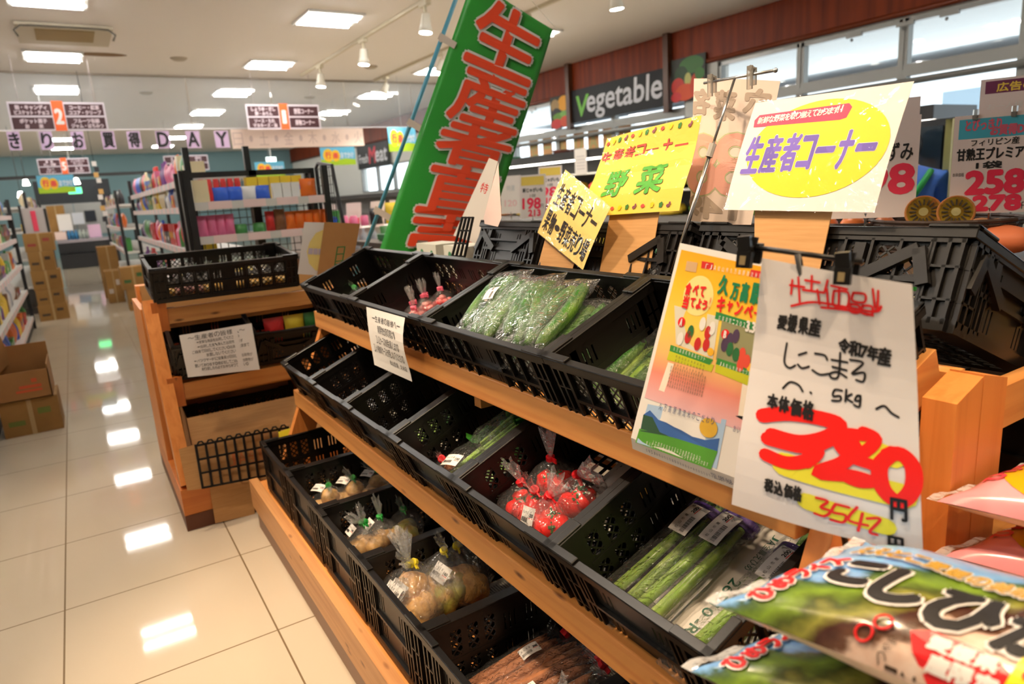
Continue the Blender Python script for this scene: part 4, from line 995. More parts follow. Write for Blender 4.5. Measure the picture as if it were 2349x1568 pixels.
def crn(sd):
    r = random.Random(sd); ph = [r.uniform(0, 6.3) for _ in range(6)]; fq = [r.uniform(3, 8) for _ in range(6)]
    return lambda x, y, z: (math.sin(fq[0]*x+ph[0])*math.sin(fq[1]*y+ph[1])+math.sin(fq[2]*z+ph[2])*math.sin(fq[3]*x+ph[3])*.7+math.sin(2.3*fq[4]*y+ph[4])*math.sin(2.1*fq[5]*z+ph[5])*.5)
def sleeve(L, rx, rz, sd=0, nu=30, nv=18, end=.03):
    """film wrapped round long goods lying along y; sealed flat ends"""
    m = MB(); r = random.Random(sd); n = crn(sd)
    def fn(u, v):
        a = 2*PI*u; y = (v-.5)*L; e = min(v, 1-v)*L; k = min(1, (e/end)) if end else 1; k = k**.5
        cx = math.copysign(abs(math.cos(a))**.75, math.cos(a)); cz = math.copysign(abs(math.sin(a))**.75, math.sin(a))
        w = 1+.055*n(cx*1.3, y*18, cz*1.3)*k
        return V((rx*cx*(1.12-.12*k)*w, y, max(rz*cz*(.06+.94*k)*w, -rz*.96)))
    return m.grid(fn, nu, nv)
def bagbody(r, sd=0, amp=.06, neck=None):
    n = crn(sd); m = MB(); r = V(r)
    def fn(q): return 1+amp*n(q.x*2, q.y*2, q.z*2)+.03*math.sin(14*math.atan2(q.y, q.x))*max(0, q.z)
    m.ball((0, 0, 0), r, nu=28, nv=16, fn=fn); m.v = [V((p.x, p.y, max(p.z, -r.z*.9))) for p in m.v]
    if neck: m.v = [V((p.x*(1-.72*max(0, p.z/r.z-.45)/.55), p.y*(1-.72*max(0, p.z/r.z-.45)/.55), p.z+neck*max(0, p.z/r.z-.45)/.55)) if p.z > r.z*.45 else p for p in m.v]
    return m
def tail(mtx, L, w, sd=0, seg=26):
    """gathered open end of a bag above its tie: a ruffled fan"""
    r = random.Random(sd); m = MB(); ph = r.uniform(0, 6)
    def fn(u, v):
        a = 2*PI*u; k = v**.8; rr = .007+(w-.007)*k; ruf = 1+.35*k*math.sin(9*a+ph)
        return mtx @ V((rr*ruf*math.cos(a)*1.0, rr*ruf*math.sin(a)*.42, L*v+.012*k*math.sin(5*a+ph)))
    return m.grid(fn, seg, 5)
def sticker(parent, mtx, w=.06, h=.04, price='160', seed=0):
    sf = Surf(mtx @ V((-w/2, -h/2, 0)), mtx.to_3x3() @ V((w, 0, 0)), mtx.to_3x3() @ V((0, h, 0)), bend=lambda u, v: -.0035*(2*u-1)**2)
    o = part('price_label', MB().sheet(sf, 6, 1, .0004), WHITE, parent, world=False, label='white price label')
    m = MB(); x = .06; r = random.Random(seed)
    while x < .58: a = r.choice((.008, .014, .02)); m.patch(sf, x, .2, x+a, .44, .0006); x += a+r.choice((.01, .016))
    for k, c in enumerate('松山市産'): write(m, sf, c, .1+k*.14, .62, .18+k*.14, .78, n=.0006)
    write(m, sf, price, .7, .5, .93, .68, n=.0006, bold=.0004)
    part('printing', m, INK, o, world=False); part('red_line', MB().patch(sf, .68, .42, .95, .46, .0006), RED, o, world=False)
    return o
def longveg(L, r, bend=.01, sd=0, taper=(.35, .55), seg=10, n=10):
    rr = random.Random(sd); a = rr.uniform(-bend, bend); b_ = rr.uniform(-bend, bend)*.5; pts = []; rs = []
    for i in range(n+1):
        t = i/n; y = (t-.5)*L; pts.append((a*math.sin(PI*t), y, b_*math.sin(PI*t)))
        k = min(1, taper[0]+(1-taper[0])*(t/.16)**.6) if t < .16 else (min(1, taper[1]+(1-taper[1])*((1-t)/.14)**.6) if t > .86 else 1)
        rs.append(r*k*(1+.03*math.sin(9*t+sd)))
    return MB().tube(pts, rs, seg)
def lump(r, sd, k=.1):
    n = crn(sd); r = V(r); return MB().ball((0, 0, 0), r, nu=16, nv=11, fn=lambda q: 1+k*n(q.x*.9, q.y*.9, q.z*.9))

def long_pack(name, lab, cat, mtx, n, L, r, m_, veg, sd, film_=True, group=None, label=True, price='200'):
    t = thing(name, lab, cat, mtx=mtx, group=group); rr = random.Random(sd)
    for i in range(n):
        row = i % 3; lay = i//3; x = (row-(min(n, 3)-1)/2)*r*2.05+lay*r; z = r+lay*r*1.7
        q = longveg(L*rr.uniform(.9, 1), r*rr.uniform(.9, 1.08), .012, sd*7+i); q.v = [T((x, rr.uniform(-.008, .008), z)) @ p for p in q.v]
        part(veg, q, m_, t, world=False, smooth=True)
    if film_:
        s = sleeve(L+.045, r*min(n, 3)*1.22, r*(1.3 if n < 4 else 2.1), sd); s.v = [p+V((0, 0, r*(1.0 if n < 4 else 1.7))) for p in s.v]
        part('wrapping_film', s, FILM, t, world=False, smooth=True)
    if label: sticker(t, T((0, L*rr.uniform(-.15, .25), r*(2.45 if n < 4 else 4.0))) @ RZ(PI/2*(1 if rr.random() < .5 else 0)+rr.uniform(-.1, .1)), .05, .034, price, sd)
    return t

# --- top tier, third crate: heap of bagged cucumbers
K = TOPM[2]
lay = [(.05, .15, .02, 0.0, -.1), (.13, .15, .02, 0, .05), (.22, .15, .02, 0, -.05), (.31, .15, .02, 0, .08), (.40, .15, .02, 0, -.08), (.49, .15, .02, 0, .03),
       (.07, .13, .065, .1, .3), (.165, .14, .068, .12, .15), (.255, .145, .068, .1, -.2), (.345, .13, .066, .1, .45), (.43, .14, .068, .1, .2),
       (.12, .15, .112, .14, .35), (.21, .13, .114, .16, .05), (.30, .15, .118, .1, .6), (.385, .145, .112, .12, .25)]
where = ['on the underside of the heap', 'in the middle of the heap', 'on top of the heap']
for i, (x, y, z, tx, rz_) in enumerate(lay):
    L_ = 0 if i < 6 else (1 if i < 11 else 2); base = (0, 6, 11)[L_]
    long_pack('cucumber_pack', 'film pack of cucumbers %s, %s from the banner side' % (where[L_], ORD[i-base]), 'cucumbers', K @ T((x, y, z+.028)) @ RZ(rz_) @ RX(tx), 3, .215, .0165, CUC, 'cucumber', 40+i, label=(i in (7, 9, 11)))
# loose bag tail standing over the heap
# --- fourth crate
K = TOPM[3]
for i, (px, py, rz_, m_, nm, lab) in enumerate(((1432, 800, .25, CUC, 'cucumber', 'single dark cucumber pack lying highest in the crate by the campaign poster'), (1400, 834, .2, CUCL, 'stalk', 'pack of pale green stalks at the front of the crate by the campaign poster'), (1470, 840, .2, CUCL, 'stalk', 'pack of pale green stalks half behind the campaign poster'), (1510, 812, .3, CUC, 'cucumber', 'cucumber pack deepest behind the campaign poster'))):
    p = cpos(K, px, py, .05)
    long_pack('cucumber_pack' if m_ is CUC else 'stalk_pack', lab, 'cucumbers' if m_ is CUC else 'stalk vegetable', K @ T((p.x, min(max(p.y, .145), .16), .006+.03*(i in (0,)))) @ RZ(rz_*.5) @ RX(.05), 3, .22, .017, m_, nm, 80+i, label=False)
# --- second crate: small bags tied with pink tape
K = TOPM[1]
PKR = mat('pink_radish', (244, 150, 150), .4, noise=((50, 50, 50), (226, 60, 70), .45, .65))
def tied_bag(name, lab, cat, mtx, r, goods, gm, gname, tie, sd, tl=.05, tw=.035, lean=(0, 0), label=None, group=None, fm=None, calyx=False):
    """film bag of round goods with a tie and a gathered tail; goods: list of (x, y, z, (rx, ry, rz))"""
    t = thing(name, lab, cat, mtx=mtx, group=group)
    for i, (x, y, z, q) in enumerate(goods):
        l = lump(q, sd*13+i, .07); R_ = RZ(sd+i*1.7) @ RX(.4*i); l.v = [T((x, y, z)) @ R_ @ p for p in l.v]
        o = part(gname, l, gm, t, world=False, smooth=True)
        if calyx:
            c = MB()
            for k in range(5): c.bar((0, 0, q[2]*.96), (q[0]*.48*math.cos(k*1.257), q[0]*.48*math.sin(k*1.257), q[2]*.93), .006, .002)
            c.tube([(0, 0, q[2]*.9), (0, .002, q[2]*1.22)], .003, 6); c.v = [T((x, y, z)) @ R_ @ p for p in c.v]; part('calyx', c, CALYX, o, world=False)
    b = bagbody(r, sd, .05, neck=r[2]*.35); b.v = [p+V((0, 0, r[2]*.88)) for p in b.v]; part('bag_film', b, fm or FILMC, t, world=False, smooth=True)
    zt = r[2]*2.16; A = T((0, 0, zt)) @ RY(lean[0]) @ RX(lean[1])
    q = MB().lathe([(.0085, -.006), (.011, -.005), (.011, .006), (.0085, .007)], A, 10); q.box((.013, 0, 0), (.018, .004, .011), A); part('tie', q, tie, t, world=False)
    part('bag_tail', tail(A @ T((0, 0, .006)), tl, tw, sd), FILMT, t, world=False, smooth=True)
    if label: sticker(t, *label)
    return t
def heap(n, R_, q, sd, zk=1.):
    r = random.Random(sd); out = []
    for i in range(n):
        a = 2.4*i+sd; d = R_*math.sqrt(i/n)*1.02; z = q[2]*(.95 if d > R_*.35 or n < 5 else 2.1)*zk
        out.append((d*math.cos(a), d*math.sin(a), z, tuple(v*r.uniform(.86, 1.1) for v in q)))
    return out
for i, (px, py, h) in enumerate(((890, 705, .02), (937, 715, .02), (968, 700, .02), (930, 690, .03), (1015, 690, .02), (955, 735, .02))):
    p = cpos(K, px, py, h); tied_bag('radish_bag', 'small bag of pink radishes with pink tie, %s from the banner side' % ORD[i], 'bag of radishes', K @ T((min(max(p.x, .05), .5), min(max(p.y, .05), .26), .004)) @ RX(-.2), (.042, .042, .028), heap(6, .026, (.014, .014, .013), i, 1.), PKR, 'radish', PNK, i+3, .045, .016, (.15*(i % 3-1), 0))
K = TOPM[0]; p = cpos(K, 790, 672, .02)
tied_bag('bean_bag', 'small bag of pale green beans alone in the end crate', 'bag of beans', K @ T((max(.05, min(p.x, .5)), max(.05, p.y), .004)), (.06, .045, .03), heap(9, .04, (.017, .012, .011), 2), mat('bean_green', (176, 206, 120), .5), 'bean', GTIE, 2, .03, .02, (.9, .3))

# --- middle tier
def greens(name, lab, mtx, L, w, sd, leafy=.5, stem=STALK, labels=()):
    """bunch of leafy greens lying along y in a film sleeve: stalks at the front, leaves to the back"""
    t = thing(name, lab, 'leafy greens', mtx=mtx); r = random.Random(sd)
    for k in range(9):
        x = r.uniform(-w*.6, w*.6); z = .008+r.uniform(0, .03); m = MB().tube([(x*.5, -L*.48, z), (x*.8, -L*.1, z+.006), (x*1.1, L*.25, z+.01)], [.004, .005, .003], 7)
        part('stem', m, stem, t, world=False, smooth=True)
    for k in range(14):
        x = r.uniform(-w*.85, w*.85); y = L*(r.uniform(-.5, 1)*(.5 if k > 3 else .3)*leafy+.16); z = .014+r.uniform(0, .035); a = r.uniform(-.6, .6); b_ = r.uniform(-.5, .5); R_ = T((x, y, z)) @ RZ(a) @ RX(b_) @ RY(r.uniform(-.6, .6)); ll, lw = L*.17*r.uniform(.8, 1.2), w*.52*r.uniform(.8, 1.2); ph = r.uniform(0, 6)
        m = MB().grid(lambda u, v: R_ @ V(((u-.5)*2*lw*math.sin(PI*min(1, v*.92+.06))**.7, (v-.5)*2*ll, .012*math.sin(3*PI*v+ph)+.016*abs(u-.5)+.006*math.sin(9*u+ph))), 6, 8)
        part('leaf', m, LEAF, t, world=False, smooth=True)
    s = sleeve(L*1.06, w*1.05, .032, sd); s.v = [p+V((0, 0, .031)) for p in s.v]; part('wrapping_film', s, FILM, t, world=False, smooth=True)
    for q in labels: sticker(t, T((q[0], q[1], .066)) @ RZ(q[2]), .056, .042, '150', sd)
    return t
NEWS = mat('newspaper', (196, 192, 184), .8)
def news(K, x0, y0, x1, y1, lab, h=.007, extra=None):
    I = K; sf = Surf(I @ V((x0, y0, h)), I.to_3x3() @ V((x1-x0, 0, 0)), I.to_3x3() @ V((0, y1-y0, 0)), bend=lambda u, v: .003*math.sin(5*u+3*v))
    t = thing('newspaper', lab, 'newspaper', sf(.5, .5)); part('sheet', MB().sheet(sf, 6, 6), NEWS, t); m = MB(); r = random.Random(len(lab))
    for c in range(3):
        for k in range(22):
            v = .95-k*.042; a = .06+c*.31; m.patch(sf, a, v-.018, a+r.uniform(.18, .27), v, .0012)
    part('printing', m, flat((120, 116, 110), .8), t)
    if extra: extra(t, sf)
    return t
K = MIDM[1]
t = long_pack('eggplant_pack', 'single dark eggplant pack at the front of its middle tier crate', 'eggplant', K @ T((.2, .12, .006)) @ RZ(-.3), 2, .19, .024, EGG, 'eggplant', 5, label=False)
K = MIDM[2]; greens('greens_bag', 'long film bag of dark leafy greens with two labels alone in its crate', K @ T((.22, .22, .006)) @ RZ(-.12), .36, .068, 3, .8, labels=((-.012, -.03, .4), (.03, .02, 1.2)))
K = MIDM[3]
greens('greens_bag', 'bag of spinach next to the newspaper with a label at its stalk end', K @ T((.13, .2, .006)) @ RZ(-.12), .3, .06, 7, .7, labels=((.0, -.12, .5),))
greens('greens_bag', 'bag of spinach against the tomato crate wall with a label at its stalk end', K @ T((.25, .19, .008)) @ RZ(-.08), .3, .06, 8, .6, labels=((-.01, -.1, .9),))
greens('greens_bag', 'bag of spinach lying on top of the other two bags', K @ T((.2, .29, .06)) @ RZ(-.2) @ RX(.08), .28, .06, 9, .5, labels=((-.02, .02, 1.0),))
tied_bag('root_bag', 'small bag of brown roots at the very front of the spinach crate', 'bag of roots', K @ T((.07, .07, .004)), (.05, .045, .028), heap(4, .03, (.018, .012, .012), 4), BUR, 'root', RTIE, 4, .03, .02, (.9, .2))
news(K, .05, .3, .34, .49, 'newspaper lining the back of the spinach crate')
K = MIDM[4]
def plate(t, sf):
    part('printed_plate', MB().disc(sf, .42, .42, .36, .34, .0016, 36), flat((206, 200, 190), .7), t); part('printed_food', MB().disc(sf, .42, .42, .24, .22, .0022, 30), flat((206, 150, 66), .7), t)
    part('printed_leaf', MB().poly(sf, [(.3, .3), (.42, .34), (.5, .28), (.44, .24), (.36, .2)], .0028), flat((50, 96, 40), .7), t)
news(K, .12, .16, .35, .48, 'newspaper with a printed pancake plate lining the tomato crate', extra=plate)
TQ = (.029, .029, .025)
for i, (px, py, n, lean, tl, lab, lb) in enumerate(((1185, 1165, 4, (-.1, .3), .05, 'bag of tomatoes at the front corner nearest the spinach', None), (1240, 1200, 5, (.5, .5), .06, 'bag of tomatoes with white label in the middle of the heap', (T((.012, -.04, .052)) @ RZ(.2) @ RX(1.0), .036, .042, '200', 3)), (1272, 1215, 4, (.6, -.2), .055, 'bag of tomatoes at the front edge with a flared tail', None), (1268, 1120, 4, (.1, 0), .075, 'bag of tomatoes with the tallest upright twisted tail', None), (1335, 1165, 3, (1.1, .0), .07, 'small bag of tomatoes lying by the newspaper plate', None))):
    p = cpos(K, px, py, .03)
    tied_bag('tomato_bag', lab, 'bag of tomatoes', K @ T((min(max(p.x, .07), .29), min(max(p.y, .07), .40), .02)) @ RX(-.25), (.066, .066, .043), [(x*.92, y*.92, z+.004, q) for x, y, z, q in heap(n, .036, TQ, i+2)], TOM, 'tomato', RTIE, i+20, tl, .026, lean, lb, calyx=True)
K = MIDM[5]
sf = Surf(K @ V((.07, .03, .012)), K.to_3x3() @ V((.25, 0, .0)), K.to_3x3() @ V((0, .34, 0)))
t = thing('card_liner', 'white cardboard liner stamped with green figures under the asparagus', 'card', sf(.5, .5)); part('board', MB().sheet(sf, th=.004), mat('white_card', (214, 208, 200), .6), t)
m = MB(); write(m, sf, '26B10 -R', .45, .12, .53, .52, n=.0008, rot=-90, bold=.0005)
for k, c in enumerate('JA全農えひめ'): write(m, sf, c, .46, .84-k*.04, .52, .875-k*.04, n=.0008, rot=-90)
part('stamp', m, flat((30, 90, 70)), t)
news(K, .1, .34, .34, .49, 'newspaper in the dark at the back of the asparagus crate')
def asparagus(lab, mtx, sd):
    t = thing('asparagus_bundle', lab, 'asparagus', mtx=mtx); r = random.Random(sd)
    for k in range(4):
        x = (k-1.5)*.0165; z = .010+.013*(k % 2)
        m = MB().tube([(x*1.2, -.16, z), (x*1.05, 0, z), (x*.8, .12, z+.003)], [.0088, .0083, .007], 10); o = part('spear', m, ASP, t, world=False, smooth=True)
        q = MB().ball((x*.75, .150, z+.005), (.0085, .034, .0085), nu=12, nv=10, fn=lambda q_: 1+.13*math.sin(22*q_.y+5*q_.x)); part('tip', q, ASPT, o, world=False, smooth=True)
    s = sleeve(.40, .042, .023, sd, end=.015); s.v = [p+V((0, 0, .021)) for p in s.v]; part('wrapping_film', s, FILM, t, world=False, smooth=True)
    part('tape_band', MB().lathe([(1, -.012), (1, .012)], T((0, .10, .019)) @ RX(PI/2) @ M.Diagonal((.043, .0215, 1, 1)), 24), flat((70, 40, 120), .4), t, world=False)
    sticker(t, T((0, .06, .0462)) @ RZ(PI/2+.02), .076, .044, '200', sd); return t
asparagus('bundle of asparagus against the tomato crate wall', K @ T((.055, .19, .012)) @ RZ(-.03), 1)
asparagus('bundle of asparagus beside the wall bundle, lying partly on the white card', K @ T((.125, .2, .017)) @ RZ(-.05), 2)
asparagus('lone bundle of asparagus across the middle of the white card', K @ T((.262, .185, .017)) @ RZ(-.06), 3)

# --- bottom tier
K = LOWM[1]
for i, (px, py, lean, lab) in enumerate(((790, 1118, (.6, .6), 'green tied bag of potatoes deep in the second bottom crate'), (742, 1142, (1.2, .2), 'green tied bag of potatoes at the front of the second bottom crate'), (850, 1108, (.0, .9), 'green tied bag of potatoes farthest under the middle rail'))):
    p = cpos(K, px, py, .05); tied_bag('potato_bag', lab, 'bag of potatoes', K @ T((min(max(p.x, .08), .29), min(max(p.y, .07), .4), .03)), (.085, .07, .05), heap(5, .048, (.037, .032, .03), i), TARO, 'potato', GTIE, i+31, .05, .022, lean, (T((-.03, -.03, .098)) @ RZ(.6) @ RX(.35), .05, .036, '150', i))
K = LOWM[2]
for i, (px, py, lean, lab, m_) in enumerate(((790, 1205, (.35, .1), 'bag of pale taro at the front of the newspaper crate', TARO), (850, 1215, (.1, .1), 'bag of taro with an upright tail behind the front one', TARO), (905, 1200, (.7, .4), 'small bag of greenish taro on the newspaper', GPOT), (830, 1240, (.3, .9), 'bag of taro against the near wall of the newspaper crate', TARO))):
    p = cpos(K, px, py, .05); tied_bag('taro_bag', lab, 'bag of taro', K @ T((min(max(p.x, .07), .3), min(max(p.y, .06), .38), .04)), (.07, .06, .048), heap(4, .036, (.036, .026, .026), i+6), m_, 'taro', GTIE, i+51, .06, .024, lean, (T((-.02, -.035, .085)) @ RX(.7), .045, .034, '140', i) if i < 2 else None)
news(K, .06, .26, .34, .49, 'newspaper lining the back of the taro crate')
K = LOWM[3]
for i, (px, py, lean, n, lab, m_) in enumerate(((862, 1330, (-.25, .1), 5, 'large yellow tied bag of potatoes with a tall tail at the front corner', POT), (925, 1350, (.5, .8), 4, 'bag of potatoes with a white label leaning on the tall tailed bag', POT), (985, 1320, (.4, .3), 4, 'yellow tied bag of greenish potatoes by the far wall of its crate', GPOT), (1050, 1345, (.6, .2), 4, 'yellow tied bag of brown potatoes nearest the newspaper', POT), (905, 1420, (1.2, .9), 6, 'flat bag of small round potatoes along the front edge', POT))):
    p = cpos(K, px, py, .06); small = i == 4
    tied_bag('potato_bag', lab, 'bag of potatoes', K @ T((min(max(p.x, .095), .275), min(max(p.y, .09), .42), .045 if not small else .05)), (.1, .092, .07) if not small else (.105, .07, .045), heap(n, .053, (.05, .045, .041) if not small else (.033, .03, .028), i+9), m_, 'potato', YTIE, i+71, .085 if i == 0 else .05, .05 if i == 0 else .026, lean, (T((.01, -.062, .1)) @ RZ(.1) @ RX(.75), .07, .046, '160', i) if i in (0, 1, 3) else None)
news(K, .05, .3, .34, .49, 'newspaper lining the back of the yellow tied potato crate')
K = LOWM[4]
for i, (x, y, rz_, lab) in enumerate(((.07, .17, -.12, 'bag of burdock roots with a white label beside the crate wall'), (.14, .19, -.18, 'bag of thin burdock roots in the middle of its crate'), (.2, .16, -.22, 'bag of burdock roots next to the black eggplants'))):
    t = long_pack('burdock_bag', lab, 'burdock', K @ T((x, y, .05+.012*i)) @ RZ(rz_) @ RX(.22), 3, .26, .0135, BUR, 'burdock_root', 91+i, label=i != 1)
    A = T((0, .155, .016)) @ RX(-1.2); part('tie', MB().lathe([(.009, -.006), (.013, -.005), (.013, .006), (.009, .007)], A, 10), RTIE, t, world=False); part('bag_tail', tail(A @ T((0, 0, .006)), .045, .02, i), FILMT, t, world=False, smooth=True)
for i, (x, y, lab) in enumerate(((.27, .16, 'bag of glossy black eggplants with two price labels at the front'), (.25, .3, 'bag of glossy black eggplants farther back near the newspaper'))):
    tied_bag('eggplant_bag', lab, 'bag of eggplants', K @ T((x, y, .006)), (.075, .085, .055), heap(5, .045, (.028, .046, .028), i+3), EGG, 'eggplant', RTIE, i+61, .04, .02, (.4, -.4), (T((-.02, -.05, .085)) @ RZ(.3) @ RX(.6), .06, .045, '150', i))
news(K, .05, .32, .34, .49, 'newspaper lining the back of the burdock and eggplant crate')
news(LOWM[5], .02, .1, .33, .49, 'newspaper spread in the last bottom crate')
# goods seen through the crate on the cross stand
GLD = mat('golden_goods', (222, 168, 66), .4, noise=((60, 60, 60), (250, 226, 170), .5, .62))
for i in range(9):
    x = .05+.066*i; h = .115 if i % 2 else .1
    tied_bag('snack_bag', 'bag of golden goods in the crate on the cross stand, %s from the aisle' % ORD[i], 'bag of goods', WTOP @ T((x, .1, .006)), (.034, .06, .05), heap(6, .028, (.018, .02, .018), i), GLD if i not in (1, 2) else mat('plum_goods', (150, 84, 84), .4, noise=((60, 60, 60), (236, 200, 180), .5, .62)), 'goods', GTIE, i+5, .02, .014, (0, .2))

# ================================================================ rice bags on their low platform
class Pillow:
    """stuffed bag lying flat: u along its length, v across; n outwards on the upper face"""
    def __init__(s, A, along, across, L, Wd, up, H, low=.6, sag=0.):
        s.A, s.a, s.c, s.L, s.Wd, s.up, s.H, s.low, s.sag = V(A), V(along).normalized(), V(across).normalized(), L, Wd, V(up).normalized(), H, low, sag
        s.w, s.h = L, Wd; s.asp = L/Wd; s.N = s.up
    def prof(s, u, v):
        u = min(max(u, 0), 1); v = min(max(v, 0), 1); a = 1-abs(2*u-1)**3.2; b = 1-abs(2*v-1)**2.6; return (max(a, 0)**.62)*(max(b, 0)**.62)
    def __call__(s, u, v, n=0., side=1):
        k = s.prof(u, v); pin = .02*(1-k)
        uu = u+.028*math.sin(PI*v)*(1-2*u)*(abs(2*u-1)**6); vv = v+.05*math.sin(PI*u)*(1-2*v)*(abs(2*v-1)**6)
        wr = .0035*math.sin(26*v+7*u)*math.exp(-14*min(u, 1-u))+.002*math.sin(19*u+5*v)*k
        z = (s.H*k*side if side > 0 else -s.H*s.low*k)+wr*side
        return s.A+s.a*(uu*s.L)+s.c*(vv*s.Wd)+s.up*(z+n-s.sag*(2*u-1)**2)
def printed_rice():
    m = mat('rice_bag_print', (120, 170, 220), .22, coat=.35); nt = m.node_tree; N = nt.nodes; L = nt.links; b = N['Principled BSDF']
    tc = N.new('ShaderNodeTexCoord'); sx = N.new('ShaderNodeSeparateXYZ'); L.new(tc.outputs['UV'], sx.inputs[0])
    nz = N.new('ShaderNodeTexNoise'); nz.inputs['Scale'].default_value = 5; nz.inputs['Detail'].default_value = 6; L.new(tc.outputs['UV'], nz.inputs['Vector'])
    v2 = N.new('ShaderNodeMath'); v2.operation = 'MULTIPLY_ADD'; v2.inputs[1].default_value = -.6; L.new(sx.outputs['Y'], v2.inputs[0]); L.new(sx.outputs['X'], v2.inputs[2])
    t = N.new('ShaderNodeMath'); t.operation = 'MULTIPLY_ADD'; t.inputs[1].default_value = .36; L.new(nz.outputs['Fac'], t.inputs[0]); L.new(v2.outputs[0], t.inputs[2])
    rp = N.new('ShaderNodeValToRGB'); cr = rp.color_ramp; cr.elements[0].position = .02; cr.elements[0].color = lin((140, 186, 232))+(1,); cr.elements[1].position = 1; cr.elements[1].color = lin((232, 206, 186))+(1,)
    for p, c in ((.16, (118, 168, 220)), (.19, (60, 86, 50)), (.27, (120, 150, 50)), (.34, (74, 84, 34)), (.4, (140, 140, 60)), (.46, (70, 40, 34)), (.52, (96, 66, 50)), (.55, (226, 196, 178)), (.75, (236, 214, 198))):
        e = cr.elements.new(p); e.color = lin(c)+(1,)
    L.new(t.outputs[0], rp.inputs[0])
    n2 = N.new('ShaderNodeTexNoise'); n2.inputs['Scale'].default_value = 26; L.new(tc.outputs['UV'], n2.inputs['Vector'])
    mx = N.new('ShaderNodeMix'); mx.data_type = 'RGBA'; mx.blend_type = 'OVERLAY'; mx.inputs['Factor'].default_value = .35; L.new(rp.outputs[0], mx.inputs['A']); L.new(n2.outputs['Fac'], mx.inputs['B'])
    L.new(mx.outputs['Result'], b.inputs['Base Color']); return m
RICE = printed_rice(); BAGW = mat('bag_cream_back', (232, 222, 206), .3, coat=.3)
GOLDP = mat('gold_print', (190, 150, 62), .35)
def rice_bag(lab, A, along, across, L, Wd, H, up=(0, 0, 1), front=RICE, pink=False, detail=True, low=.6):
    s = Pillow(A, along, across, L, Wd, up, H, low)
    t = thing('rice_bag', lab, 'rice bag', s(.5, .5, -.03))
    part('printed_front', MB().grid(lambda u, v: s(u, v), 40, 30, uv=True), front, t, smooth=True)
    part('bag_back', MB().grid(lambda u, v: s(1-u, v, 0, -1), 40, 30), BAGW, t, smooth=True)
    for u0, u1 in ((-.035, .003), (.997, 1.035)):
        e = MB().grid(lambda a, b, u0=u0, u1=u1: s(min(max(u0+(u1-u0)*a, 0), 1), b)+s.a*((u0+(u1-u0)*a-min(max(u0+(u1-u0)*a, 0), 1))*L)+s.up*.004*math.sin(9*b), 4, 20)
        part('sealed_end', e, film('bag_seal_film', haze=.45, bump=(50, .6)), t, smooth=True)
    S = lambda u, v, n=0.: s(u, v, n)
    class W_: pass
    q = s
    if pink:
        part('printed_ellipse', MB().grid(lambda a, b: s(.36+.5*math.sqrt(a)*math.cos(2*PI*b)*.62, .5+.46*math.sqrt(a)*math.sin(2*PI*b), .0014), 5, 36), flat((214, 170, 20), .25, coat=.3), t, smooth=True)
        m = MB()
        for k, c in enumerate('ひめライス'): write(m, q, c, .05+.004*k, .2+k*.11, .11+.004*k, .29+k*.11, bold=.0012, n=.0026, rot=90)
        part('red_lettering', m, flat((226, 66, 86), .4), t); return t
    m = MB(); m2 = MB()
    for k, c in enumerate('ひめライス'):
        x, y = .06+k*.012, .06+k*.085; write(m, q, c, x, y, x+.06, y+.075, bold=.0013, n=.004, rot=90); write(m2, q, c, x, y, x+.06, y+.075, bold=.0028, n=.0028, rot=90)
    part('white_edging', m2, WHITE, t); part('red_lettering', m, RED, t)
    if detail:
        m = MB(); m2 = MB()
        for c, u0, v0, u1, v1 in (('こ', .185, .27, .275, .45), ('し', .305, .22, .40, .45), ('ひ', .425, .2, .55, .45), ('か', .575, .2, .69, .45), ('り', .71, .22, .79, .45)):
            write(m, q, c, u0, v0, u1, v1, bold=.0034, n=.0042); write(m2, q, c, u0, v0, u1, v1, bold=.0058, n=.0028)
        part('lettering_edging', m2, WHITE, t); part('black_lettering', m, INK, t)
        m = MB(); m2 = MB()
        for k, c in enumerate('ええとこ愛媛の美味しいお米'): write(m, q, c, .13+k*.047, .56-.004*k, .17+k*.047, .65-.004*k, bold=.0008, n=.004); write(m2, q, c, .13+k*.047, .56-.004*k, .17+k*.047, .65-.004*k, bold=.0018, n=.003)
        part('gold_edging', m2, WHITE, t); part('gold_lettering', m, GOLDP, t)
        pts = [(.44, .13), (.47, .165), (.53, .17), (.60, .155), (.645, .11), (.65, .05), (.63, .0), (.57, -.02), (.51, .0), (.465, .06)]
        mb = MB(); cx, cy_ = .55, .08; ring = [q(u, v, .004) for u, v in pts]; mid_ = [q((u+cx)/2, (v+cy_)/2, .004) for u, v in pts]; c0 = q(cx, cy_, .004); n_ = len(pts)
        mb.add([c0]+mid_+ring, [(0, 1+k, 1+(k+1) % n_) for k in range(n_)]+[(1+k, 1+n_+k, 1+n_+(k+1) % n_, 1+(k+1) % n_) for k in range(n_)])
        part('red_badge', mb, flat((232, 40, 44), .3), t)
        m = MB()
        for k, c in enumerate('愛媛県'): write(m, q, c, .485+k*.045, .09, .525+k*.045, .145, bold=.001, n=.0062)
        for k, c in enumerate('産限定'): write(m, q, c, .50+k*.045, .02, .54+k*.045, .075, bold=.001, n=.0062)
        part('badge_lettering', m, WHITE, t)
        part('yellow_sticker', MB().grid(lambda a, b: q(.64+.17*a, -.02+.20*b, .007), 8, 8), flat((250, 226, 30), .35), t)
        m = MB(); m2 = MB()
        for k, c in enumerate('お買得'): write(m, q, c, .66+k*.045, .10, .70+k*.045, .16, bold=.001, n=.009)
        for k, c in enumerate('応援価格'): write(m, q, c, .655+k*.036, .02, .685+k*.036, .075, bold=.0008, n=.009)
        part('sticker_lettering', m, RED, t)
        m = MB()
        for k, c in enumerate('つや良し味良し'): write(m, q, c, .40+.005*k, .0+k*.03, .42+.005*k, .025+k*.03, n=.004, rot=90)
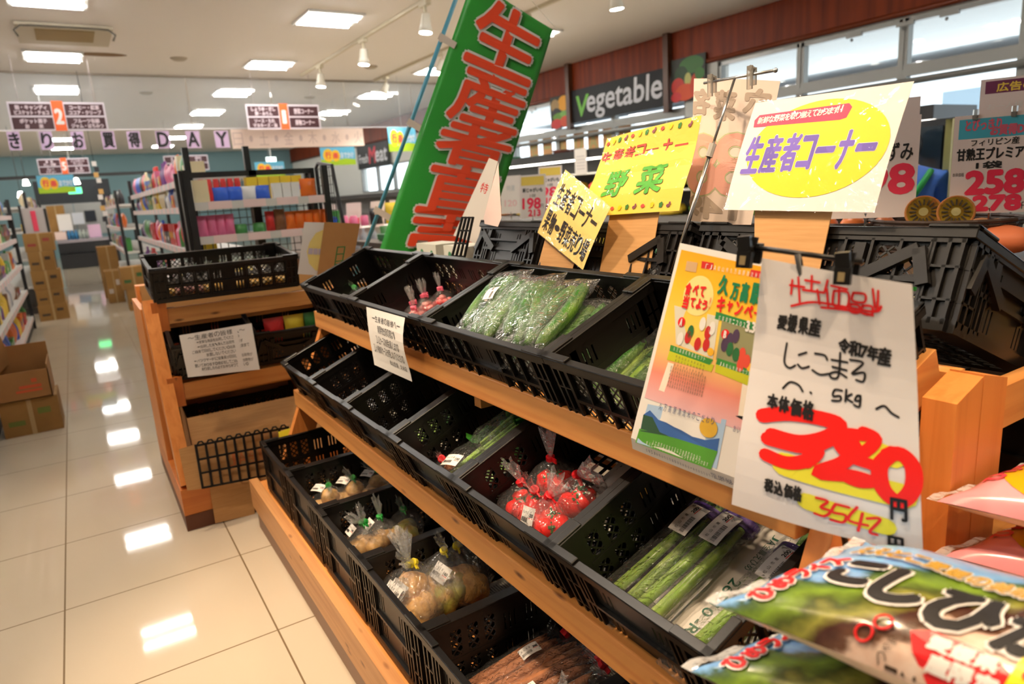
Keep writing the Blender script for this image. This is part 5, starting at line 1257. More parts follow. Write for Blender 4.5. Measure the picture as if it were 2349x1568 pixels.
        for k, c in enumerate('コシヒカリ'): write(m, q, c, .42+k*.03, -.03, .445+k*.03, .0, bold=.0008, n=.004)
        part('small_lettering', m, flat((70, 50, 30), .5), t)
        part('seal_mark', MB().tube([q(.36+.018*math.cos(2*PI*k/16), .06+.03*math.sin(2*PI*k/16), .0045) for k in range(17)], .0012, 5).tube([q(.385+.018*math.cos(2*PI*k/16), .12+.03*math.sin(2*PI*k/16), .0045) for k in range(17)], .0012, 5), RED, t)
    return t
AL, AC = (.18, -.983, 0), (.983, -.126, .0)
rice_bag('big rice bag on top of the pile with black white-edged characters', (.492, .43, .938), AL, (.98, -.126, .02), .37, .222, .05, up=(-.06, -.0, 1))
rice_bag('blue and green rice bag lying directly under the top rice bag', (.482, .455, .848), AL, AC, .37, .222, .05, detail=False)
rice_bag('rice bag at the bottom of the pile beside the asparagus crate', (.49, .44, .765), AL, AC, .36, .22, .045, detail=False)
PNKB = mat('pink_bag_print', (244, 166, 176), .22, coat=.35)
rice_bag('pink rice bag on top of the pink pile by the end post', (.955, .44, .905), AL, AC, .40, .26, .055, front=PNKB, pink=True)
rice_bag('second pink rice bag pressed under the top pink one', (.97, .43, .82), AL, AC, .40, .26, .05, front=PNKB, pink=True)
rice_bag('third pink rice bag lowest in the pink pile', (.97, .43, .735), AL, AC, .40, .26, .05, front=PNKB, pink=True)
pf = thing('rice_platform', 'low pine platform under the piles of rice bags', 'platform', (.85, .2, 0))
part('top_board', MB().span((.47, -.05, .66), (1.4, .43, .69)), WX, pf)
for x in (.5, 1.36):
    for y in (0, .38): part('leg', MB().span((x-.03, y-.03, 0), (x+.03, y+.03, .66)), WZ, pf)

# ================================================================ fruit tables, cold case and sale cards beyond the stand
VEGG = mat('board_black', (22, 23, 26), .5, spec=.25)
# vegetable and meat boards on the window wall
def wall_board(y0, y1, z0, z1, lab, words_):
    x = XW-.09; sf = Surf((x, y1, z0), (0, y0-y1, 0), (0, 0, z1-z0)); t = thing('wall_board', lab, 'wall sign', sf(.5, .5)); part('board', MB().sheet(sf, th=.03), VEGG, t)
    for s, u0, v0, u1, v1, m_, b_ in words_: part('lettering', write(MB(), sf, s, u0, v0, u1, v1, bold=b_, n=.002, shear=.14/len(s)), m_, t)
    return sf
LTG = mat('light_green_letter', (120, 200, 70), .5); GRY = mat('white_letter', (226, 228, 236), .5)
ya, yb = onx(1531, 200, XW-.09).y, onx(1310, 250, XW-.09).y
wall_board(ya, yb, 2.40, 2.93, 'black wall board reading Vegetable in white with a green V', [('V', .06, .17, .2, .78, LTG, .012), ('egetable', .19, .03, .95, .93, GRY, .008)])
ma, mb_ = onx(890, 340, XW-.09).y, onx(818, 345, XW-.09).y
wall_board(ma, mb_, 2.2, 2.86, 'far black wall board reading Fresh Meat with a red M', [('Fresh', .05, .25, .36, .62, GRY, .006), ('M', .4, .2, .6, .85, flat((214, 50, 70)), .02), ('eat', .6, .22, .95, .72, GRY, .014)])
def veg_panel(y0, y1, z0, z1, lab, blobs):
    x = XW-.09; sf = Surf((x, y1, z0), (0, y0-y1, 0), (0, 0, z1-z0)); t = thing('photo_panel', lab, 'photo panel', sf(.5, .5)); part('board', MB().sheet(sf, th=.03), flat((40, 44, 34)), t)
    for i, (u, v, ru, rv, c) in enumerate(blobs): part('printed_vegetable', MB().disc(sf, u, v, ru, rv, .002+.0006*i, 16), flat(c), t)
veg_panel(onx(1618, 180, XW-.09).y, onx(1540, 190, XW-.09).y, 2.42, 3.0, 'photo panel of red peppers and leaves beside the pillar', [(.6, .8, .36, .2, (58, 110, 50)), (.3, .62, .2, .2, (40, 70, 40)), (.2, .36, .2, .2, (210, 60, 50)), (.5, .48, .1, .16, (200, 200, 120)), (.42, .2, .3, .2, (226, 84, 40)), (.76, .3, .2, .3, (214, 70, 40)), (.84, .56, .14, .14, (60, 120, 50)), (.15, .12, .16, .12, (220, 60, 60))])
veg_panel(yb+.04, onx(1263, 260, XW-.09).y, 2.36, 2.9, 'photo panel of yellow pepper, greens and tomatoes beside the Vegetable board', [(.7, .75, .3, .24, (240, 170, 40)), (.25, .72, .22, .2, (170, 140, 90)), (.3, .5, .2, .14, (50, 50, 50)), (.45, .36, .34, .12, (110, 160, 60)), (.7, .42, .2, .1, (130, 190, 90)), (.3, .14, .3, .16, (220, 60, 60)), (.74, .18, .24, .18, (226, 90, 60))])
for y in (yb+.02, ya-.02): struct('trim_%d' % (3 if y > 9 else 4), MB().span((XW-.14, y-.04, 2.3), (XW-.05, y+.06, ZC-.002)), mat('brown_post', (84, 50, 30), .35))
# window stickers
for k, y in enumerate((11.4, 10.95, 10.5, 10.0, 9.6, 9.2, 8.8)):
    sf = Surf((XW+.02, y, 1.9), (0, -.3, 0), (0, 0, .33)); t = thing('window_sticker', 'orange sale letter card stuck on the lower window pane', 'window card', sf(.5, .5), group='orange letter cards on the lower windows')
    part('card', MB().sheet(sf, th=.002), flat((236, 176, 110)), t); part('lettering', write(MB(), sf, 'セールDAY!!'[k], .15, .12, .85, .88, bold=.01, n=.002), flat((206, 190, 120)), t)
# cold case along the window wall
case = thing('cold_case', 'long dark refrigerated display case along the window wall', 'display case', (6.9, 8, 0))
part('body', MB().span((7.1, 3.2, 0), (7.66, 13.4, 1.8)), flat((60, 58, 56), .5), case)
part('base', MB().span((6.3, 3.2, 0), (7.1, 13.4, .5)), flat((190, 188, 182), .5), case)
part('canopy', MB().span((6.35, 3.2, 1.72), (7.1, 13.4, 1.84)), DARK, case); part('canopy_light', MB().span((6.4, 3.25, 1.70), (6.5, 13.35, 1.718)), mat('case_light', (255, 246, 230), .5, emit=8), case)
for z in (.5, .85, 1.2, 1.5): part('shelf', MB().span((6.5+.1*z, 3.2, z), (7.1, 13.4, z+.025)), flat((200, 198, 190), .4), case)
r = random.Random(5); PC = [(70, 130, 50), (226, 190, 50), (206, 60, 40), (236, 140, 40), (230, 226, 210), (120, 170, 70), (150, 60, 90)]
for zi, z in enumerate((.53, .88, 1.23)):
    for k in range(13):
        c = r.choice(PC); y = 4.0+k*.7; m = MB().ball((6.78+.05*zi, y, z+.09), (.16, .28, .09), nu=36, nv=16, fn=lambda q: 1+.09*math.sin(17*q.x+1)*math.sin(21*q.y)+.05*math.sin(15*q.z))
        tag(m.build('produce_heap', flat(c, .5), smooth=True), 'blurred produce heap in the cold case, %s row up, %s from the pillar end' % (ORD[zi], ORD[k]), 'produce')
def price_card(P, tx, N, w, h, lab, head, rows, kind='price card', headc=(240, 206, 90), stick=None, bend=0):
    """card with a printed header; P = lower centre, tx = direction of reading"""
    tx = V(tx).normalized(); N = V(N).normalized(); up = N.cross(tx).normalized(); sf = Surf(V(P)-tx*w/2, tx*w, up*h)
    t = thing('price_card', lab, kind, sf(.5, 0)); part('card', MB().sheet(sf, th=.002), mat('card_pinkish', (240, 226, 224), .6), t)
    if head: part('header', MB().patch(sf, .06, .76, .94, .96, .0012), flat(headc), t)
    for s, u0, v0, u1, v1, m_, b_ in rows: part('lettering', write(MB(), sf, s, u0, v0, u1, v1, bold=b_, n=.0022), m_, t)
    if stick: part('stick', MB().tube([sf(.5, .05, -.004), sf(.5, .05, -.004)-V((0, 0, stick))], .004, 6), STEEL, t)
    return t, sf
PR = mat('price_red', (244, 44, 84), .5)
# middle island with fruit, trays and cards
isl = thing('fruit_table', 'long dark fruit table standing beyond the vegetable stand', 'table', (2.9, 3.0, 0))
part('table_top', MB().span((2.25, 2.0, .93), (3.4, 6.4, .97)), flat((70, 58, 48), .5), isl)
part('riser', MB().span((2.9, 2.0, .97), (3.4, 6.4, 1.12)), flat((54, 46, 40), .5), isl)
part('skirt', MB().span((2.3, 2.05, 0), (3.35, 6.35, .93)), flat((120, 84, 56), .6), isl)
fruits = [('lemon', (236, 206, 50)), ('apple', (206, 50, 40)), ('orange', (240, 140, 40)), ('green_pear', (170, 190, 70)), ('kiwi_fruit', (130, 96, 50)), ('avocado', (50, 66, 34))]
for j in range(7):
    fn, fc = fruits[(j*5+1) % 6]; y = 2.3+.58*j
    tr = thing('fruit_tray', 'shallow green tray of %ss on the fruit table, %s from the near end' % (fn.replace('_', ' '), ORD[j]), 'tray', (2.55, y, .97))
    part('tray_bottom', MB().span((2.36, y-.24, .971), (2.8, y+.24, .985)), flat((40, 120, 60), .4), tr)
    part('tray_rim', MB().tube([(2.36, y-.24, 1.03), (2.8, y-.24, 1.03), (2.8, y+.24, 1.03), (2.36, y+.24, 1.03), (2.36, y-.24, 1.03)], .012, 6).span((2.35, y-.25, .985), (2.37, y+.25, 1.03)).span((2.35, y-.25, .985), (2.8, y-.235, 1.03)), flat((40, 120, 60), .4), tr)
    for k in range(12):
        p = (2.43+.1*(k % 4), y-.15+.13*(k//4)+.02*(k % 2), 1.03)
        m = MB().ball(p, (.044, .048, .042), nu=12, nv=8); tag(m.build(fn, flat(fc, .35), smooth=True), '%s in the %s green tray from the near end of the fruit table' % (fn.replace('_', ' '), ORD[j]), fn.replace('_', ' '), '%ss in the %s green tray' % (fn.replace('_', ' '), ORD[j]))
N_ = (-.85, -.52, .12); TX = (.52, -.85, 0)
for (px, py, xx, w, h, s1, s2, lab, z0) in ((1222, 500, 2.75, .2, .30, '198', '213', 'pink price card reading 198 under a yellow flowered header on the fruit table', .98), (1262, 470, 3.2, .2, .30, '98', '105', 'pink price card half hidden behind the slanted yellow sign', 1.1)):
    p = onx(px, py, xx)
    price_card(p, TX, N_, w, h, lab, True, [('新じゃがいも', .12, .6, .88, .70, INK, .001), ('1袋', .4, .48, .62, .56, INK, 0), (s1, .12, .22, .8, .46, PR, .004), ('円', .82, .22, .92, .32, INK, 0), (s2, .34, .05, .8, .19, PR, .003)], stick=max(.02, p.z-1.0))
p = onx(1172, 490, 3.0); price_card(p, TX, N_, .18, .3, 'plain white price card with a faded mark beside the banner edge', False, [('特選', .3, .6, .7, .75, flat((190, 190, 196)), 0), ('120', .2, .2, .8, .36, flat((238, 190, 196)), .002)], stick=max(.02, p.z-1.0))
# price cards at the fruit corner
B2 = [('とびっきり', .14, .84, .56, .95, flat((226, 96, 120)), .001), ('お買得DAY', .44, .78, .96, .88, flat((206, 96, 120)), .0016), ('フィリピン産', .22, .68, .78, .75, INK, .0004), ('甘熟王プレミアム', .06, .54, .95, .66, INK, .0012), ('1袋', .3, .45, .6, .52, INK, .001), ('本体価格', .02, .38, .16, .42, INK, 0), ('258', .2, .2, .86, .42, PR, .005), ('円', .88, .2, .97, .28, INK, 0), ('税込', .06, .08, .2, .13, INK, 0), ('278', .3, .03, .84, .17, PR, .004), ('円', .86, .03, .94, .1, INK, 0)]
fn_ = (-.86, -.42, .2); ft = (.44, -.9, 0)
P1 = onx(2270, 488, 2.2)
t, sfb = price_card(P1, ft, fn_, .2, .28, 'white price card reading 258 and 278 with blue header on a steel stick', True, B2, headc=(70, 178, 206), stick=.12)
part('clip', MB().box(sfb(.25, 1), (.012, .012, .03)).box(sfb(.7, 1), (.012, .012, .03)), mat('clear_clip', (222, 216, 206), .12, trans=.75), t)
P1 = onx(1985, 500, 2.05); price_card(P1, ft, fn_, .26, .30, 'white price card reading 798 partly hidden by the white corner sign', False, [('国産', .5, .8, .75, .9, flat((230, 90, 100)), .001), ('山ずみ', .55, .56, .94, .74, INK, .001), ('798', .2, .24, .96, .52, PR, .005), ('851円', .2, .06, .5, .16, flat((240, 150, 160)), 0)], stick=.1)
P1 = onx(2030, 430, 2.7); price_card(P1, ft, fn_, .2, .34, 'plain pinkish sheet hanging behind the 798 price card', False, [('お知らせ', .3, .7, .8, .8, flat((200, 190, 190)), 0)], stick=.16)
P1 = onx(2335, 318, 2.6); price_card(P1, ft, fn_, .22, .2, 'purple sale card with red 78 figures above the fruit corner', True, [('広告の品', .2, .78, .8, .92, flat((250, 220, 90)), .001), ('78', .12, .08, .8, .4, flat((240, 60, 50)), .006), ('お一人様1点限り', .1, .5, .9, .6, WHITE, 0)], headc=(120, 50, 90), stick=.3)
# fruit corner table, baskets and plush-like fruit
ft_ = thing('fruit_counter', 'dark wooden fruit counter by the window corner', 'counter', (2.3, 1.0, 0))
part('counter_top', MB().span((1.95, -.2, 1.06), (2.9, 1.9, 1.1)), flat((96, 74, 54), .5), ft_); part('counter_body', MB().span((2.0, -.15, .02), (2.85, 1.85, 1.06)), flat((120, 86, 56), .6), ft_)
def basket(c, a, b_, h, lab):
    t = thing('basket', lab, 'basket', c); c = V(c); m = MB(); n = 40
    for k in range(9):
        f = k/8; m.tube([c+V(((a*(.82+.18*f)+.004*(i % 2))*math.cos(2*PI*i/n), (b_*(.82+.18*f)+.004*(i % 2))*math.sin(2*PI*i/n), .008+h*f)) for i in range(n+1)], h/15, 6)
    for i in range(0, n, 2): m.tube([c+V((a*.82*math.cos(2*PI*i/n), b_*.82*math.sin(2*PI*i/n), .004)), c+V((a*math.cos(2*PI*i/n), b_*math.sin(2*PI*i/n), h))], .004, 5)
    m.lathe([(.0, .004), (1, .004), (1, .01), (0, .01)], T(c) @ M.Diagonal((a*.82, b_*.82, 1, 1)), 24); part('woven_body', m, mat('dark_wicker', (66, 48, 38), .6), t); return t
q1 = onx(2160, 545, 2.2); q2 = onx(1960, 540, 2.2)
basket((2.2, q1.y, 1.102), .16, .2, .09, 'dark woven basket holding brown and golden kiwi fruit'); basket((2.2, q2.y+.0, 1.102), .15, .19, .08, 'dark woven basket behind the white corner sign with orange fruit')
KW = mat('kiwi_brown', (198, 128, 62), .7, bump=(200, .3)); KG = mat('kiwi_gold_flesh', (214, 190, 40), .4)
for k, (px, py, s, lab) in enumerate(((2118, 488, .62, 'large cut golden kiwi fruit in the basket, nearer the white corner sign'), (2192, 488, .6, 'large cut golden kiwi fruit in the basket, next to the 258 card'))):
    c = onx(px, py, 2.13); t = thing('kiwi_half', lab, 'kiwi fruit', c); d = V((-.85, -.45, .25)).normalized(); R_ = T(c) @ d.to_track_quat('Z', 'Y').to_matrix().to_4x4()
    part('skin', MB().lathe([(0, -.075*s), (.05*s, -.06*s), (.074*s, -.02*s), (.08*s, .01), (.076*s, .02), (.07*s, .016)], R_, 24), KW, t, smooth=True); part('flesh', MB().lathe([(.0, .016), (.072*s, .016)], R_, 24), KG, t)
    m = MB()
    for i in range(16): m.box((.045*s*math.cos(i*PI/8), .045*s*math.sin(i*PI/8), .0185), (.016, .004, .002), R_ @ T((.045*s*math.cos(i*PI/8), .045*s*math.sin(i*PI/8), .0185)) @ RZ(i*PI/8) @ T((-.045*s*math.cos(i*PI/8), -.045*s*math.sin(i*PI/8), -.0185)))
    part('seeds', m, flat((60, 44, 20)), t); part('core', MB().lathe([(.0, .0175), (.02*s, .0175)], R_, 14), flat((236, 226, 160)), t)
for k in range(5): tag(MB().ball((2.26+.03*(k % 2), q1.y-.12+.055*k, 1.16), (.036, .045, .036), nu=12, nv=8).build('kiwi_fruit', KW, smooth=True), 'whole brown kiwi fruit behind the cut ones in the woven basket', 'kiwi fruit', 'whole kiwi fruit in the woven basket')
for k in range(6): tag(MB().ball((2.14+.08*(k % 2), q2.y-.13+.05*k, 1.17), (.042, .042, .04), nu=12, nv=8).build('orange', flat((240, 130, 50), .4), smooth=True), 'orange fruit in the woven basket behind the white corner sign', 'orange', 'oranges in the second woven basket')
c = V((2.15, onx(2288, 520, 2.15).y, 1.147)); tag(MB().ball(c, (.06, .085, .045), nu=18, nv=12, fn=lambda q: 1+.06*math.sin(5*q.y)).build('papaya', mat('coral_fruit', (250, 140, 92), .5), smooth=True), 'coral orange papaya lying on the fruit counter under the 258 card', 'papaya')
tag(MB().ball(c+V((-.02, .1, .01)), (.05, .05, .05), nu=16, nv=10).build('peach', mat('pink_fruit', (246, 190, 170), .5), smooth=True), 'pale pink peach beside the papaya under the 258 card', 'peach')
m = MB(); 
for k in range(5): m.tube([V((2.02, .62+.02*k, 1.108)), V((2.0, .60+.025*k, 1.12)), V((2.01, .57+.03*k, 1.13))], [.006, .013, .004], 8)
tag(m.build('herb_leaf', flat((140, 180, 50), .5), smooth=True), 'small green leaf sprig on the fruit counter edge', 'leaf')
for k, (x, y, z) in enumerate(((1.95, .30, .93), (1.9, .12, .9), (1.95, -.05, .93))):
    tied_bag('fruit_bag', 'clear bag of golden fruit at the fruit counter edge, %s from the 258 card' % ORD[k], 'bag of fruit', T((x-.12, y+.38, z)), (.1, .08, .06), heap(5, .05, (.036, .036, .034), k), mat('golden_fruit', (232, 186, 80), .4), 'fruit', flat((230, 230, 230)), k+7, .05, .03, (.2, .1))
tag(MB().span((1.66, .2, .55), (1.94, 1.2, .925)).build('side_step', flat((66, 52, 42), .6)), 'dark step shelf before the fruit counter', 'shelf')
# yellow and green bagged produce seen through the far crates
for k, (y, c) in enumerate(((.66, (236, 214, 70)), (.8, (230, 190, 120)), (.95, (236, 220, 190)), (1.12, (206, 120, 80)), (1.3, (214, 150, 110)), (1.48, (220, 200, 120)), (1.72, (206, 130, 90)), (1.88, (226, 160, 120)))):
    i = 16 if y < 1.06 else (17 if y < 1.64 else 18); Kf = far_mtx(1.175, 1.262, (1.05, 1.63, 2.02)[i-16], HF); L_ = ((1.05, 1.63, 2.02)[i-16]-y)
    tied_bag('fruit_bag', 'bag of %s fruit inside the far tilted crates, %s from the price sheet' % (['yellow', 'golden', 'cream', 'brownish', 'tan', 'pale yellow', 'rust', 'peach'][k], ORD[k]), 'bag of fruit', Kf @ T((L_, .16, .006)), (.06, .07, .045), heap(5, .036, (.03, .03, .026), k), flat(c, .45), 'fruit', GTIE, k+5, .02, .018, (0, .3))
# lower crate with tomato packs beyond the end post
crate('black crate with red bagged fruit beyond the end post', .5, .36, .17, M.Translation((1.42, .36, .74)))
for k in range(3): tied_bag('tomato_bag', 'bag of reddish tomatoes in the crate beyond the end post, %s along' % ORD[k], 'bag of tomatoes', T((1.5+.14*k, .52, .745)), (.07, .07, .09), heap(5, .036, (.032, .032, .03), k), mat('salmon_tomato', (226, 120, 90), .3), 'tomato', RTIE, k+12, .02, .018, (0, .3))
tag(MB().span((1.25, .34, .02), (2.0, .86, .735)).build('crate_table', wood('pine_box', (206, 140, 76), (180, 108, 50), 0)), 'pine box table under the red fruit crate', 'table')
tag(MB().span((1.45, 1.0, .80), (1.9, 1.05, .98)).build('cardboard_liner', CARD), 'plain cardboard strip behind the end post', 'cardboard')
# things on the cold case
def tray_dish(px, py, x, s, c, lab):
    p = onx(px, py, x); tag(MB().lathe([(0, 0), (s*.7, 0), (s, s*.35), (s*.95, s*.35), (s*.66, .01)], T((p.x, p.y, 1.842)), 20).build('serving_dish', flat(c, .4), smooth=True), lab, 'dish')
tray_dish(1290, 366, 6.7, .17, (112, 56, 40), 'brown dish on top of the cold case under the orange window cards'); tray_dish(1325, 362, 6.7, .13, (104, 52, 38), 'smaller brown dish next to the first on the cold case'); tray_dish(1180, 378, 6.7, .13, (24, 110, 64), 'green dish on the cold case beside the banner edge')
p = onx(1332, 372, 6.33); sf = Surf((6.33, p.y+.14, 1.5), (0, -.28, 0), (0, 0, .36)); t = thing('case_notice', 'white paper hanging from the edge of the cold case', 'notice', sf(.5, 0)); part('sheet', MB().sheet(sf), WHITE, t)
m = MB(); [m.patch(sf, .15, .2+.12*k, .85, .23+.12*k, .001) for k in range(5)]; part('printing', m, flat((190, 188, 192)), t)
# machine with a pale cover by the window, and the clerk in front of it
p = onx(2150, 360, 4.6); mc = thing('bagging_machine', 'dark glass fronted machine with a bright curved metal edge by the window', 'machine', (4.8, p.y, 0))
a, b_ = onx(2092, 300, 4.6), onx(2170, 300, 4.6)
part('cabinet', MB().span((4.62, b_.y-.05, 0), (5.3, a.y, 1.62)), flat((40, 42, 46), .3), mc); part('glass_panel', MB().span((4.6, b_.y+.02, 1.0), (4.615, a.y-.06, 1.58)), mat('smoked_glass', (44, 60, 74), .08, spec=.8), mc)
part('metal_edge', MB().tube([(4.58, a.y-.02, .9), (4.58, a.y-.05, 1.25), (4.58, a.y-.2, 1.1), (4.58, a.y-.2, .8)], .018, 8), STEEL, mc, smooth=True); part('stripe', MB().span((4.595, b_.y, .98), (4.6, a.y-.25, 1.0)).span((4.595, b_.y, 1.05), (4.6, a.y-.25, 1.07)), flat((150, 60, 70)), mc)
c1, c2 = onx(2168, 300, 4.4), onx(2222, 300, 4.4)
tag(MB().grid(lambda u, v: V((4.4+.05*math.sin(9*u), c1.y+(c2.y-c1.y)*u-.03*v*0, .75+.85*v)), 24, 8).grid(lambda u, v: V((4.4+.4*v, c1.y+(c2.y-c1.y)*u, 1.6)), 4, 4).build('cloth_cover', mat('cream_cloth', (212, 210, 168), .8), smooth=True), 'cream cloth cover hanging beside the dark machine', 'cover')

# ================================================================ grocery shelves down the aisle
SHW = mat('shelf_white', (214, 212, 208), .4, .1); TAGP = mat('tag_pink', (244, 170, 170), .6)
PCOL = {'red': (206, 44, 42), 'orange': (236, 116, 36), 'yellow': (240, 206, 60), 'blue': (50, 96, 206), 'white': (232, 230, 228), 'green': (70, 140, 70), 'purple': (120, 70, 140), 'brown': (130, 84, 52), 'pink': (232, 120, 160), 'silver': (170, 174, 182), 'cream': (236, 220, 180), 'black': (40, 36, 40)}
def product(kind, col, P, d, w, h, dp, lab, group=None):
    """one packet: P = base centre, d = outward direction of its face"""
    d = V(d).normalized(); s = V((0, 0, 1)).cross(d); R_ = M.Identity(4)
    for i in range(3): R_[i][0] = s[i]; R_[i][1] = -d[i]; R_[i][2] = (0, 0, 1)[i]; R_[i][3] = P[i]
    m_ = flat(PCOL[col], .3); m = MB()
    if kind in ('carton', 'box'): m.span((-w/2, 0, 0), (w/2, dp, h), R_)
    elif kind in ('packet', 'pouch'):
        n = crn(hash(lab) % 99)
        m.grid(lambda u, v: R_ @ V(((u-.5)*w*(1-.06*math.sin(PI*v)), -dp*.5*(math.sin(PI*u)*math.sin(PI*min(1, v*1.02)))**.6+.002*n(u, v, 1)+dp*.5, v*h)), 8, 8).grid(lambda u, v: R_ @ V(((.5-u)*w*(1-.06*math.sin(PI*v)), dp*.5+dp*.5*(math.sin(PI*u)*math.sin(PI*v))**.6, v*h)), 6, 6)
    elif kind == 'bottle': m.lathe([(w*.45, 0), (w*.5, h*.06), (w*.5, h*.55), (w*.4, h*.68), (w*.18, h*.8), (w*.18, h), (0, h)], R_ @ T((0, w/2, 0)), 12)
    elif kind in ('jar', 'can'): m.lathe([(w*.48, 0), (w*.5, h*.04), (w*.5, h*.84), (w*.42, h*.9), (w*.44, h), (0, h)], R_ @ T((0, w/2, 0)), 12)
    o = tag(m.build(kind, m_, smooth=kind not in ('carton', 'box')), lab, kind, group)
    if h*w > .008:
        q = MB(); sf = Surf(R_ @ V((-w*.36, -.003-(0 if kind in ('carton', 'box') else dp*.02), h*.3)), R_.to_3x3() @ V((w*.72, 0, 0)), R_.to_3x3() @ V((0, 0, h*.36)))
        c2 = PCOL[rnd.choice(('white', 'yellow', 'red', 'cream', 'blue'))]
        if kind in ('carton', 'box'): q.disc(sf, .5, .5, .45, .5, .0008, 16); part('printed_label', q, flat(c2, .35), o)
    return o
def gondola(name, lab, lo, hi, face, zs, depth, tags_=True, posts=True, wire=False):
    t = thing('grocery_shelf', lab, 'shelf', ((lo[0]+hi[0])/2, (lo[1]+hi[1])/2, 0)); F = V(face); along = 1 if abs(F.x) > .5 else 0
    for i, z in enumerate(zs):
        a, b_ = V((lo[0], lo[1], z-.03)), V((hi[0], hi[1], z)); part('shelf_board', MB().span(a, b_), SHW, t)
        ex = MB(); tg = MB()
        if along == 1:
            x = lo[0] if F.x < 0 else hi[0]; ex.span((x-.012, lo[1], z-.045), (x+.012, hi[1], z+.004)); k = lo[1]+.1
            while k < hi[1]-.2: tg.span((x+F.x*.013-.001, k, z-.043), (x+F.x*.013+.001, k+.16, z+.006)); k += .31
        else:
            y = lo[1] if F.y < 0 else hi[1]; ex.span((lo[0], y-.012, z-.045), (hi[0], y+.012, z+.004)); k = lo[0]+.1
            while k < hi[0]-.12: tg.span((k, y+F.y*.013-.001, z-.043), (k+.14, y+F.y*.013+.001, z+.006)); k += .21
        part('shelf_edge', ex, SHW, t); part('price_strip', tg, mat('tag_strip', (240, 214, 212), .5), t)
    if posts:
        c = [(lo[0], lo[1]), (lo[0], hi[1]), (hi[0], lo[1]), (hi[0], hi[1])]
        for x, y in c: part('upright', MB().span((x-.02, y-.02, 0), (x+.02, y+.02, zs[-1]+.2)), DARK, t)
    part('base', MB().span((lo[0]+.01, lo[1]+.01, 0), (hi[0]-.01, hi[1]-.01, .1)), flat((60, 54, 50), .6), t)
    return t
KINDS_ = [('packet', .16, .2, .07), ('carton', .12, .17, .07), ('bottle', .075, .22, .075), ('jar', .08, .11, .08), ('pouch', .14, .17, .06), ('box', .17, .1, .1)]
def stock(gl, lo, hi, face, zs, sd, gap=.02, hmax=.22, fromword='from the near end'):
    r = random.Random(sd); F = V(face); al = 1 if abs(F.x) > .5 else 0
    for si, z in enumerate(zs):
        pos = lo[al]+.06; k = 0; run = 0
        while pos < hi[al]-.1 and k < 38:
            if run == 0: kd, w, h, dp = r.choice(KINDS_); col = r.choice(list(PCOL)); run = r.choice((1, 1, 2, 3))
            w_, h_ = w*r.uniform(.95, 1.1), min(hmax, h*r.uniform(.95, 1.15)); run -= 1
            P = [0, 0, z+.001]; P[al] = pos+w_/2; o = 1-al; P[o] = (lo[o] if F[o] < 0 else hi[o])-F[o]*.03
            product(kd, col, P, face, w_, h_, dp, '%s %s, %s along the %s board of the %s' % (col, kd, ordn(k), ORD[si], gl)); pos += w_+gap*r.uniform(.5, 2); k += 1
# black-framed end shelf facing the vegetable corner
EX0, EX1, EY = .64, 1.5, 4.7
g = gondola('end', 'black framed end shelf of snacks and curry packets behind the cross stand', (EX0, EY, 0), (EX1, EY+.4, 0), (0, -1, 0), [.55, .86, 1.19, 1.40], .4)
for x, w_ in ((EX0-.01, .06), ((EX0+EX1)/2+.03, .05), (EX1+.01, .03)): part('black_post', MB().span((x-w_/2, EY+(.0 if x < 1 else .3), .1), (x+w_/2, EY+(.05 if x < 1 else .36), 1.6)), DARK, g)
part('top_bar', MB().span((EX0, EY+.3, 1.565), (EX1, EY+.34, 1.6)), DARK, g)
wr_ = MB()
for k in range(7): wr_.tube([(EX1+.06, EY+.02+.05*k, .9), (EX1+.06, EY+.02+.05*k, 1.6)], .003, 5)
for k in range(12): wr_.tube([(EX1+.06, EY+.02, .95+.058*k), (EX1+.06, EY+.34, .95+.058*k)], .003, 5)
wr_.tube([(EX1+.06, EY+.36, .85), (EX1+.06, EY+.36, 1.6), (EX1+.06, EY+.3, 1.63), (EX1+.06, EY-.0, 1.60), (EX1+.07, EY-.1, 1.1), (EX1+.07, EY-.12, .8)], .012, 6)
part('wire_side', wr_, DARK, g)
bk = MB()
for k in range(18): bk.tube([(EX0+.05*k, EY+.37, .3), (EX0+.05*k, EY+.37, 1.55)], .003, 4)
for k in range(24): bk.tube([(EX0, EY+.37, .3+.052*k), (EX1, EY+.37, .3+.052*k)], .003, 4)
part('wire_back', bk, flat((90, 86, 80), .4), g)
def endp(si, k, x, kd, col, w_, h_, dp, what): product(kd, col, (x, EY+.05, (.55, .86, 1.191, 1.401)[si]), (0, -1, 0), w_, h_, dp, what)
endp(3, 0, .72, 'carton', 'cream', .09, .14, .08, 'cream carton by the black post on the top of the end shelf')
for k in range(4): endp(3, k, .84+.085*k, 'packet', ('blue', 'blue', 'white', 'blue')[k], .1, .09, .05, '%s packet on the top board of the end shelf, %s after the cream carton' % (('blue', 'blue', 'white', 'blue')[k], ORD[k]))
for k in range(3): endp(3, k, 1.19+.06*k, 'carton', 'white', .055, .1, .06, 'white carton in the middle of the end shelf top board, %s of three' % ORD[k])
endp(3, 0, 1.4, 'packet', 'orange', .11, .12, .05, 'orange packet at the wire side of the end shelf top board')
for k in range(5): product('box', 'yellow', (1.07+.075*k, EY+.22, 1.401), (0, -1, 0), .07, .15, .08, 'yellow box behind the front row on the end shelf, %s from its middle post' % ORD[k])
for k in range(6): product('jar', 'red', (.76+.045*k, EY+.24, 1.401), (0, -1, 0), .04, .15, .04, 'dark red jar behind the blue packets on the end shelf, %s from the black post' % ORD[k])
for k in range(4): endp(2, k, .7+.055*k, 'pouch', 'pink', .06, .13, .05, 'reddish pouch by the black post on the end shelf, %s along' % ORD[k])
for k in range(2): endp(2, k, .93+.12*k, 'jar', 'green', .085, .06, .08, 'low green and white jar on the middle board of the end shelf, %s of two' % ORD[k])
